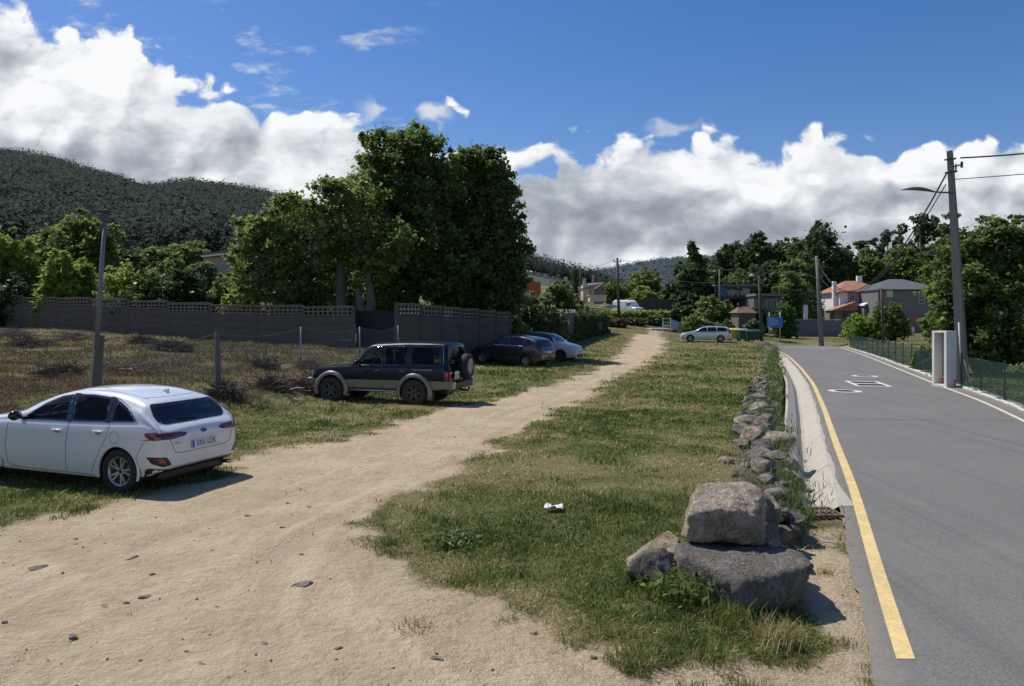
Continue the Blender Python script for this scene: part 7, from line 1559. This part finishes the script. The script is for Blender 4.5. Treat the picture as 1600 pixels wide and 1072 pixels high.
# bright strip under the glasshouse
for v_ in 'RL':
    lineset(C, root, 'window_trim', [[(1.58, .938), (2.5, .958), (3.3, .988), (3.83, 1.022), (3.60, 1.22), (3.36, 1.315), (3.18, 1.352)]], v_, M_chrome, .0065)
    lineset(C, root, 'door_gap', [[(1.36, .89), (1.33, .60), (1.36, .28), (1.55, .235)], [(2.57, .955), (2.55, .62), (2.545, .24)], [(1.40, .238), (3.05, .232)], [(3.34, .97), (3.32, .82), (3.22, .64), (3.10, .42), (3.02, .27)], [(3.93, .32), (3.86, .54), (3.95, .72), (4.03, .80)]], v_, M_gap, .0038)
    lineset(C, root, 'crease_line', [[(.5, .73), (1.4, .775), (2.6, .80), (3.6, .82), (3.9, .82)]], v_, MW, .004)
    q = [(3.46 + .085 * math.cos(a), .80 + .085 * math.sin(a)) for a in [2 * PI * k / 20 for k in range(21)]]
    if v_ == 'R': lineset(C, root, 'fuel_flap', [q], v_, M_gap, .003)
    for xh, zh in ((2.37, .84), (3.16, .865)):
        c = C.cast(xh, zh, v_, .03); s_ = -1 if v_ == 'R' else 1
        if c is not None:
            h_ = MB().tube([(xh - C.x0 - .10, c.y - s_ * .025, zh), (xh - C.x0 - .075, c.y, zh + .004), (xh - C.x0 + .075, c.y, zh + .006), (xh - C.x0 + .10, c.y - s_ * .025, zh)], [.013, .014, .014, .013], 8).build('door_handle', MW, root)
            o = C.panel(round_poly([(xh - .06, zh - .045), (xh + .05, zh - .045), (xh + .05, zh + .005), (xh - .06, zh + .005)], .02), v_, .002, .03).build('handle_shade', mat('recess_shade', (.25, .26, .28), .5), root, fix=False); o.location = (-C.x0, 0, 0)  # flat grey patch paints the shade behind the handle
    s_ = -1 if v_ == 'R' else 1; mirror(C, root, 1.62, .985, M_blkg, s_)
    # tail light: side wrap and rear part
    tl = C.panel(round_poly([(3.98, .895), (4.15, .90), (4.15, .785), (4.12, .785), (4.0, .83)], .03), v_, .005, .03).build('tail_light', M_red, root, fix=False); tl.location = (-C.x0, 0, 0)
    C.panel([(4.06, .842), (4.17, .848), (4.17, .80), (4.09, .80)], v_, .007, .03).build('light_bar', M_redd, tl, fix=False)
s1 = lambda P_, s_: [(x * s_, z) for x, z in P_]
for s_ in (-1, 1):
    tl = C.panel(round_poly(s1([(.80, .79), (.90, .79), (.84, .885), (.44, .875), (.32, .85), (.36, .81), (.55, .79)], s_), .03), 'back', .005, .03).build('tail_light', M_red, root, fix=False); tl.location = (-C.x0, 0, 0)
    C.panel(s1([(.40, .865), (.56, .87), (.56, .815), (.43, .82)], s_), 'back', .007, .03).build('reversing_lens', mat('smoke_lens', (.10, .085, .08), .15), tl, fix=False)
    C.panel(s1([(.60, .862), (.80, .872), (.80, .82), (.60, .815)], s_), 'back', .007, .03).build('light_bar', M_redd, tl, fix=False)
    o = C.panel(round_poly(s1([(.86, .56), (.70, .545), (.62, .425), (.74, .41), (.83, .46)], s_), .02), 'back', .004, .03).build('reflector_surround', M_blk, root, fix=False); o.location = (-C.x0, 0, 0)
    C.panel(round_poly(s1([(.80, .535), (.74, .53), (.70, .45), (.77, .45)], s_), .01), 'back', .007, .02).build('reflector', M_red, o, fix=False)
o = C.panel(round_poly([(-.80, .20), (.80, .20), (.84, .40), (.60, .36), (-.60, .36), (-.84, .40)], .03), 'back', .006, .05).build('rear_diffuser', M_blk, root, fix=False); o.location = (-C.x0, 0, 0)
P1 = round_poly(rearw, .06); P2 = round_poly(shrink(rearw, .05), .04); gR = C.panel(P1, 'back', .004, .05).build('rear_window', M_cgd, root, fix=False); gR.location = (-C.x0, 0, 0); C.panel(P1, 'back', .006, .03, hole=P2).build('window_frame', M_blkg, gR, fix=False)
mb = MB(); C.line([(.02, 1.015), (-.12, 1.03), (-.34, 1.04)], 'back', .011, .016, mb); mb.build('wiper', M_blk, gR, fix=False)
P1 = round_poly(frw, .06); gF = C.panel(P1, 'front', .004, .06).build('windscreen', M_cg, root, fix=False); gF.location = (-C.x0, 0, 0)
lineset(C, root, 'tailgate_gap', [[(-.72, 1.0), (-.74, .90), (-.64, .77), (-.56, .60), (-.48, .575), (.48, .575), (.56, .60), (.64, .77), (.74, .90), (.72, 1.0)]], 'back', M_gap, .004)
# number plate with EU strip
zc = .665; c = C.cast(0, zc, 'back', .012); px_ = c.x - C.x0; M_ = Matrix.Translation((px_, 0, zc)) @ Matrix.Rotation(R(-6), 4, 'Y')
pl = MB().box((0, 0, 0), (.014, .52, .112), M=M_).build('number_plate', M_plate, root, bevel=.004); MB().box((.0085, -.238, 0), (.002, .042, .108), M=M_).build('country_strip', M_pblue, pl)
Mt = M_ @ Matrix.Translation((.010, .025, -.002)) @ Matrix.Rotation(R(90), 4, 'Z') @ Matrix.Rotation(R(90), 4, 'X'); text_mesh('5321 LCK', .105, M_txt, pl, Mt, 'plate_number', .001, scale=(.92, 1.0))
# oval badge with letters
zc = .845; c = C.cast(0, zc, 'back', .008); M_ = Matrix.Translation((c.x - C.x0, 0, zc)) @ Matrix.Rotation(R(-16), 4, 'Y'); mb = MB()
mb.add([(0, .062 * math.cos(a), .034 * math.sin(a)) for a in [2 * PI * k / 24 for k in range(24)]], [tuple(range(24))], M=M_); bd = mb.build('badge', M_blk, root); MB().tube([tuple(M_ @ Vector((.002, .062 * math.cos(a), .034 * math.sin(a)))) for a in [2 * PI * k / 24 for k in range(25)]], .005, 5).build('badge_rim', M_chrome, bd)
Mt = M_ @ Matrix.Translation((.004, 0, 0)) @ Matrix.Rotation(R(90), 4, 'Z') @ Matrix.Rotation(R(90), 4, 'X'); text_mesh('KIA', .044, M_chrome, bd, Mt, 'badge_letters', .001, scale=(1.1, 1))
c = C.cast(-.55, .735, 'back', .006); Mt = Matrix.Translation((c.x - C.x0, -.545, .722)) @ Matrix.Rotation(R(78), 4, 'Z') @ Matrix.Rotation(R(90), 4, 'X'); text_mesh('CEED', .036, M_chrome, root, Mt, 'model_lettering', .002, scale=(1.5, 1))
# shark fin, roof edge lines
c = C.cast(3.52, 0, 'top', 0); MB().prism([(-.09, 0), (.07, 0), (.06, .055), (.03, .06)], -.018, .018, 'y', M=Matrix.Translation((3.52 - C.x0, 0, c.z - .006))).build('aerial', MW, root, bevel=.008)
for s_ in (-1, 1): lineset(C, root, 'roof_seam', [[(1.9, .50 * s_), (2.6, .53 * s_), (3.3, .52 * s_), (3.72, .50 * s_)]], 'top', M_gap, .003)
lineset(C, root, 'spoiler_gap', [[(3.62, -.52), (3.70, -.3), (3.72, 0), (3.70, .3), (3.62, .52)]], 'top', M_gap, .003)
for s_ in (-1, 1): o = C.panel(round_poly([(s_ * .86, .66), (s_ * .84, .78), (s_ * .50, .72), (s_ * .52, .64)], .02), 'front', .005, .04).build('headlight', M_lens, root, fix=False); o.location = (-C.x0, 0, 0)
body = C.finish(MW, root, arches, cut=[(shrink(p_, .014), v_) for p_ in Wn for v_ in 'LR'] + [(shrink(rearw, .02), 'back'), (shrink(frw, .02), 'front')])
for ax_, r_ in arches: arch(C, root, ax_, r_, S['wr'], M_blk, lip=(MW, .022, .004))
for x in (C.fa, C.ra):
    for s_ in (-1, 1): wheel(root, x - C.x0, s_ * (W2 - .115), S['wr'], .205, 'ceed', M_alloy, .655)
seats(root, (2.2 - C.x0, 3.05 - C.x0), S['W'], .42, 1.4, 1.5 - C.x0, 3.7 - C.x0)
MB().tube([(4.05 - C.x0, .62, .25), (4.25 - C.x0, .62, .26)], .03, 8).build('exhaust', M_chrome, root); MB().box((3.75 - C.x0, 0, .28), (.7, 1.3, .2)).build('underbody', M_blk, root, bevel=.04)

# ===== 2. dark green off-road car =====
S = dict(L=4.52, W=1.76, fa=.72, wb=2.725, wr=.375, endr=.06, pr=.30, tf=.88, prr=.16, trr=.95, tumble=.20,
  top=[(0, .93), (.05, 1.00), (.3, 1.05), (.9, 1.10), (1.28, 1.14), (1.40, 1.20), (1.62, 1.47), (1.80, 1.68), (1.92, 1.745), (2.05, 1.775), (2.4, 1.80), (3.0, 1.83), (3.8, 1.84), (4.25, 1.825), (4.36, 1.79), (4.44, 1.5), (4.49, 1.2), (4.52, 1.08)],
  belt=[(0, .80), (.2, .96), (1.2, 1.06), (1.6, 1.10), (3, 1.12), (4.3, 1.13), (4.52, 1.0)], bot=[(0, .52), (.4, .44), (4.0, .44), (4.52, .52)])
root = place_car('off_road_car', 'dark green and beige boxy off-road car with a spare wheel on its tailgate', 'car', (650, 632), (519, 627), S, 0)
C = Car(S); MG = carpaint('dark_green_paint', (.003, .010, .017), .30, .0, .02, .25); MBg = carpaint('beige_paint', (.23, .20, .155), .4, .1, .12); arches = ((C.fa, .455), (C.ra, .455))
Wn = [[(1.62, 1.155), (1.93, 1.60), (2.02, 1.66), (2.36, 1.69), (2.38, 1.16)], [(2.46, 1.16), (2.44, 1.69), (3.17, 1.71), (3.19, 1.165)], [(3.29, 1.165), (3.27, 1.71), (4.20, 1.705), (4.27, 1.18)]]
windows(C, root, Wn, gl2=M_cg, frit=.03)
rearw = [(-.55, 1.68), (.55, 1.68), (.62, 1.20), (-.62, 1.20)]; frw = [(-.58, 1.68), (.58, 1.68), (.68, 1.22), (-.68, 1.22)]
for v_ in 'RL':
    s_ = -1 if v_ == 'R' else 1
    lineset(C, root, 'window_sill_trim', [[(1.60, 1.135), (3.2, 1.145), (4.30, 1.155)]], v_, M_alloyd, .008)
    lineset(C, root, 'door_gap', [[(1.50, 1.10), (1.46, .8), (1.50, .46)], [(2.42, 1.15), (2.42, .48)], [(3.24, 1.15), (3.23, .95), (2.98, .78), (2.92, .48)], [(4.28, 1.72), (4.33, 1.2), (4.34, .8)]], v_, M_gap, .005)
    lineset(C, root, 'gutter_rail', [[(1.95, 1.712), (2.4, 1.745), (3.2, 1.77), (4.22, 1.765), (4.30, 1.70), (4.33, 1.2)]], v_, M_chrome, .008)
    for xh in (2.26, 3.06):
        c = C.cast(xh, .985, v_, .02); MB().box((xh - C.x0, c.y, .985), (.16, .03, .035)).build('door_handle', M_alloyd, root, bevel=.006)
    mirror(C, root, 1.62, 1.19, M_blkg, s_); o = C.panel([(3.42, 1.035), (3.56, 1.035), (3.56, 1.05), (3.42, 1.05)], v_, .004, .03); [C.panel([(a_, 1.03), (a_ + w_, 1.03), (a_ + w_, 1.055), (a_, 1.055)], v_, .004, .03) for a_, w_ in ((1, 1),)][0:0]
    for a_, w_ in ((3.40, .03), (3.45, .05), (3.52, .03), (3.60, .06), (3.68, .05), (3.75, .09), (3.86, .05), (3.93, .07)): o.v += []; p2 = C.panel([(a_, 1.028), (a_ + w_, 1.028), (a_ + w_, 1.052), (a_, 1.052)], v_, .004, .03); b0 = len(o.v); o.v += p2.v; o.f += [tuple(b0 + i for i in f) for f in p2.f]; o.sm += p2.sm
    o = o.build('side_lettering', mat('silver_letter', (.45, .47, .47), .4), root, fix=False); o.location = (-C.x0, 0, 0)
    MB().tube([(1.30 - C.x0, s_ * .86, .40), (3.0 - C.x0, s_ * .86, .40)], .035, 8).build('side_step', M_alloy, root)
    o = C.panel(round_poly([(4.40, 1.0), (4.52, 1.0), (4.52, .70), (4.40, .70)], .01), v_, .006, .03).build('tail_light', M_red, root, fix=False); o.location = (-C.x0, 0, 0)
    MB().box((C.ra + .50 - C.x0, s_ * .72, .36), (.02, .28, .34)).build('mud_flap', M_blk, root)
    MB().box((C.fa + .50 - C.x0, s_ * .72, .36), (.02, .24, .26)).build('mud_flap', M_blk, root)
for s_ in (-1, 1):
    MB().box((4.53 - C.x0, s_ * .76, .86), (.05, .15, .30)).build('tail_light', M_red, root, bevel=.01); MB().box((4.54 - C.x0, s_ * .76, .97), (.05, .13, .06)).build('reversing_lens', M_lens, root)
    MB().box((-.01 - C.x0, s_ * .62, .84), (.05, .26, .17)).build('headlight', M_lens, root, bevel=.01)
P1 = round_poly(rearw, .05); gR = C.panel(P1, 'back', .004, .06).build('rear_window', M_cg, root, fix=False); gR.location = (-C.x0, 0, 0); P1 = round_poly(frw, .05); gF = C.panel(P1, 'front', .004, .06).build('windscreen', M_cg, root, fix=False); gF.location = (-C.x0, 0, 0)
# rear bumper, tow hitch, plate, spare wheel
MB().box((4.56 - C.x0, 0, .60), (.20, 1.56, .20)).build('rear_bumper', M_blk, root, bevel=.03)
for s_ in (-1, 1): MB().prism([(4.02, .50), (4.66, .50), (4.68, .72), (4.1, .74), (4.0, .70)], s_ * .66, s_ * .90, 'y', M=Matrix.Translation((-C.x0, 0, 0))).build('bumper_corner', MBg, root, bevel=.03)
MB().tube([(4.5 - C.x0, 0, .45), (4.78 - C.x0, 0, .42), (4.82 - C.x0, 0, .52)], [.035, .03, .035], 8).build('tow_bar', M_blk, root)
pl = MB().box((4.62 - C.x0, -.48, .90), (.02, .30, .22)).build('number_plate', M_plate, root); mb = MB(); [mb.box((4.632 - C.x0, -.48 + k * .06, .95 - .1 * (k % 2)), (.003, .03, .06)) for k in (-1.6, -.5, .6, 1.6, -1)]; mb.build('plate_marks', M_txt, pl)
sw = empty('spare_wheel', (4.70 - C.x0, .10, 1.12)); sw.parent = root; Mr = Matrix.Rotation(R(-90), 4, 'Z'); r = .37; h = .12
MB().lathe([(r * .62, -h), (r * .85, -h), (r, -h * .7), (r, h * .7), (r * .85, h), (r * .62, h)], 36, M=Mr).build('tyre', M_tyre, sw); MB().lathe([(.001, h * .7), (r * .3, h * .75), (r * .5, h * .5), (r * .62, h * .9), (r * .66, h * .95)], 28, M=Mr).build('rim', M_alloy, sw)
mb = MB(); [mb.box((4.56 - C.x0, .1 + s_ * .2, 1.12), (.12, .05, .05)) for s_ in (-1, 1)]; mb.box((4.54 - C.x0, .1, 1.12), (.06, .5, .4)); mb.build('spare_bracket', M_blk, root)
# nose: bumper, grille
MB().box((-.06 - C.x0, 0, .62), (.22, 1.66, .20)).build('front_bumper', MBg, root, bevel=.05); MB().box((-.01 - C.x0, 0, .84), (.04, .9, .16)).build('grille', M_blk, root)
MB().box((-.10 - C.x0, -.72, .66), (.16, .22, .10)).build('bumper_overrider', M_chrome, root, bevel=.03)
body = C.finish([MG, MBg], root, arches, cut=[(shrink(p_, .014), v_) for p_ in Wn for v_ in 'LR'] + [(shrink(rearw, .02), 'back'), (shrink(frw, .02), 'front')], lower=lambda c: c.z < .70 and abs(c.y) > .6)
for ax_, r_ in arches: arch(C, root, ax_, r_, S['wr'], M_blk, lip=(MBg, .10, .055))
for x in (C.fa, C.ra):
    for s_ in (-1, 1): wheel(root, x - C.x0, s_ * (S['W'] / 2 - .08), S['wr'], .26, 'off', M_alloyd, .58)
seats(root, (2.1 - C.x0, 3.0 - C.x0), S['W'], .75, 1.75, 1.55 - C.x0, 4.3 - C.x0)
MB().box((2.7 - C.x0, 0, .42), (3.2, .9, .16)).build('chassis', M_blk, root)

# ===== 3..5: smaller in the picture =====
def simple_car(name, label, S, place, paint, wins, rear, front, rimk, mrim, tail, trimline=True, lower=None, lights=True, paint2=None, glass=None):
    root = place_car(name, label, 'car', *place[:2], S, *(place[2:] or ())); C = Car(S); arches = ((C.fa, S['wr'] + .045), (C.ra, S['wr'] + .045)); gl = glass or M_cgd
    windows(C, root, wins, glass=gl, frit=.03)
    for v_ in 'RL':
        s_ = -1 if v_ == 'R' else 1; z0 = wins[0][0][1]; xm = (wins[0][-1][0] + wins[1][0][0]) / 2; xe = wins[1][-1][0] + .05
        lineset(C, root, 'door_gap', [[(wins[0][0][0] - .2, z0 - .05), (wins[0][0][0] - .2, .30)], [(xm, z0), (xm, .26)], [(xe, z0), (xe - .1, .6), (xe - .22, .3)]], v_, M_gap, .005)
        for xh in (xm - .2, xe - .15): c = C.cast(xh, z0 - .10, v_, .015); MB().box((xh - C.x0, c.y, z0 - .10), (.16, .03, .03)).build('door_handle', paint, root)
        mirror(C, root, wins[0][0][0] + .02, z0 + .02, paint, s_); tl = C.panel(round_poly(tail[0], .02), v_, .006, .04).build('tail_light', M_red, root, fix=False); tl.location = (-C.x0, 0, 0)
        if trimline: lineset(C, root, 'window_trim', [[(wins[0][0][0], z0 - .015), (xm, z0), (xe, z0 + .015)]], v_, M_chrome, .007)
    for s_ in (-1, 1):
        tl = C.panel(round_poly([(x * s_, z) for x, z in tail[1]], .02), 'back', .006, .04).build('tail_light', M_red, root, fix=False); tl.location = (-C.x0, 0, 0)
        o = C.panel(round_poly([(s_ * .80, S['hl']), (s_ * .82, S['hl'] + .13), (s_ * .52, S['hl'] + .07), (s_ * .5, S['hl'] - .02)], .02), 'front', .006, .04).build('headlight', M_lens, root, fix=False); o.location = (-C.x0, 0, 0)
    for P_, v_, nm in ((rear, 'back', 'rear_window'), (front, 'front', 'windscreen')): o = C.panel(round_poly(P_, .05), v_, .004, .06).build(nm, gl, root, fix=False); o.location = (-C.x0, 0, 0)
    o = C.panel(round_poly([(-.5, .34), (.5, .34), (.45, .48), (-.45, .48)], .03), 'front', .005, .06).build('grille', M_blk, root, fix=False); o.location = (-C.x0, 0, 0)
    c = C.cast(0, S.get('pz', .75), 'back', .012); MB().box((c.x - C.x0, 0, S.get('pz', .75)), (.015, .52, .112)).build('number_plate', M_plate, root)
    C.finish([paint] + ([paint2] if paint2 else []), root, arches, cut=[(shrink(p_, .014), v_) for p_ in wins for v_ in 'LR'], lower=lower)
    for ax_, r_ in arches: arch(C, root, ax_, r_, S['wr'], M_blk, lip=(paint, .02, .004))
    for x in (C.fa, C.ra):
        for s_ in (-1, 1): wheel(root, x - C.x0, s_ * (S['W'] / 2 - .11), S['wr'], .21, rimk, mrim, .66)
    seats(root, (2.05 - C.x0, 2.9 - C.x0), S['W'], .5, 1.4, 1.4 - C.x0, 3.6 - C.x0); MB().box((2.2 - C.x0, 0, .25), (3.2, 1.2, .12)).build('underbody', M_blk, root)
    return root
S = dict(L=4.38, W=1.83, fa=.90, wb=2.65, wr=.325, endr=.14, pr=.7, tf=.74, prr=.5, trr=.84, tumble=.30, hl=.68, pz=.82,
  top=[(0, .62), (.1, .76), (.5, .92), (.95, 1.03), (1.3, 1.22), (1.75, 1.46), (2.15, 1.58), (2.6, 1.62), (3.2, 1.60), (3.75, 1.54), (4.05, 1.46), (4.18, 1.25), (4.28, 1.08), (4.38, .90)],
  belt=[(0, .55), (.6, .82), (1.3, .98), (2.2, 1.02), (3.4, 1.07), (4.0, 1.08), (4.38, .82)], bot=[(0, .28), (.4, .2), (3.9, .22), (4.38, .38)])
simple_car('compact_people_carrier', 'dark grey family car with a sloping nose parked behind the off-road car', S, ((829, 574.5), (749, 571.5)), carpaint('dark_grey_paint', (.020, .021, .025), .28, .2, .06),
  [[(1.42, 1.07), (1.80, 1.38), (2.1, 1.48), (2.34, 1.52), (2.38, 1.07)], [(2.46, 1.07), (2.42, 1.525), (3.1, 1.52), (3.30, 1.49), (3.30, 1.10)], [(3.36, 1.11), (3.36, 1.48), (3.62, 1.43), (3.82, 1.30), (3.70, 1.12)]],
  [(-.60, 1.42), (.60, 1.42), (.66, 1.12), (-.66, 1.12)], [(-.6, 1.50), (.6, 1.50), (.72, 1.10), (-.72, 1.10)], 'multi', M_alloy, ([(3.86, 1.0), (4.3, 1.02), (4.32, .88), (4.0, .9)], [(.5, .9), (.86, .88), (.80, 1.02), (.5, 1.0)]))
S = dict(L=4.12, W=1.78, fa=.86, wb=2.60, wr=.33, endr=.14, pr=.7, tf=.74, prr=.5, trr=.84, tumble=.30, hl=.72, near=-1,
  top=[(0, .72), (.08, .84), (.4, .96), (.9, 1.05), (1.1, 1.10), (1.5, 1.36), (1.85, 1.50), (2.3, 1.56), (3.0, 1.55), (3.5, 1.48), (3.78, 1.40), (3.95, 1.15), (4.05, 1.0), (4.12, .88)],
  belt=[(0, .62), (.5, .88), (1.2, 1.0), (3.0, 1.05), (3.8, 1.08), (4.12, .85)], bot=[(0, .30), (.4, .22), (3.7, .24), (4.12, .4)])
fx_, fy_ = at(876, 566, 0); dd = Vector((-.90, .43)).normalized(); 
simple_car('crossover_car', 'pale silver small crossover with a black roof, nose sticking out behind the dark grey car', S, (None, None, .0, ((fx_ + dd.x * 2.6, fy_ + dd.y * 2.6), (fx_, fy_))), carpaint('pearl_paint', (.52, .51, .49), .35, 0, .08, .4),
  [[(1.30, 1.08), (1.62, 1.36), (1.95, 1.46), (2.2, 1.48), (2.22, 1.08)], [(2.30, 1.08), (2.28, 1.48), (2.9, 1.47), (3.05, 1.45), (3.08, 1.10)], [(3.14, 1.11), (3.12, 1.44), (3.34, 1.36), (3.44, 1.14)]],
  [(-.58, 1.38), (.58, 1.38), (.66, 1.10), (-.66, 1.10)], [(-.60, 1.46), (.60, 1.46), (.70, 1.12), (-.70, 1.12)], 'five', M_alloyd, ([(3.7, .98), (4.08, 1.0), (4.08, .86), (3.8, .88)], [(.5, .9), (.84, .88), (.8, 1.0), (.5, .98)]),
  lower=lambda c: c.z > 1.32, paint2=M_blkg)
S = dict(L=4.62, W=1.77, fa=.92, wb=2.70, wr=.32, endr=.14, pr=.7, tf=.74, prr=.4, trr=.86, tumble=.28, hl=.66,
  top=[(0, .58), (.1, .72), (.5, .86), (1.05, .97), (1.3, 1.04), (1.7, 1.26), (2.1, 1.41), (2.5, 1.46), (3.2, 1.47), (3.9, 1.44), (4.3, 1.38), (4.45, 1.2), (4.54, 1.0), (4.62, .85)],
  belt=[(0, .52), (.5, .76), (1.3, .90), (3.0, .95), (4.2, .98), (4.62, .8)], bot=[(0, .26), (.4, .2), (4.1, .22), (4.62, .36)])
D = 68.5; xe_ = [PX(1129, D - .5), PX(1075.5, D + .3)]
rt = simple_car('estate_car', 'silver-white estate car facing left at the far end of the field beside the bins', S, (None, None, .0, ((xe_[0], D - .4), (xe_[1], D + .2))), carpaint('silver_white_paint', (.58, .60, .62), .3, .3, .12),
  [[(1.45, .96), (1.85, 1.24), (2.1, 1.34), (2.38, 1.37), (2.42, .97)], [(2.50, .97), (2.46, 1.375), (3.2, 1.385), (3.26, 1.0)], [(3.34, 1.0), (3.3, 1.385), (3.95, 1.36), (4.22, 1.25), (4.10, 1.03)]],
  [(-.58, 1.34), (.58, 1.34), (.64, 1.04), (-.64, 1.04)], [(-.60, 1.38), (.60, 1.38), (.70, 1.04), (-.70, 1.04)], 'five', M_alloy, ([(4.28, 1.18), (4.44, 1.18), (4.58, .86), (4.4, .84)], [(.66, .86), (.80, .86), (.74, 1.2), (.66, 1.2)]))
for s_ in (-1, 1): MB().tube([(1.9 - 2.27, s_ * .58, 1.47), (2.2 - 2.27, s_ * .58, 1.53), (3.6 - 2.27, s_ * .58, 1.53), (3.9 - 2.27, s_ * .58, 1.47)], .018, 6).build('roof_rail', M_blk, rt)
# pale board leaning behind the estate car roof
o = MB().box((0, 0, 0), (1.9, .5, .09)).build('board', mat('weathered_board', (.50, .43, .34), .9)); o.location = (PX(1112, 73), 73, ZZ(504, 73)); o.rotation_euler = (0, R(17), 0); tag(o, 'pale timber board leaning up behind the roof of the silver-white estate car', 'board')
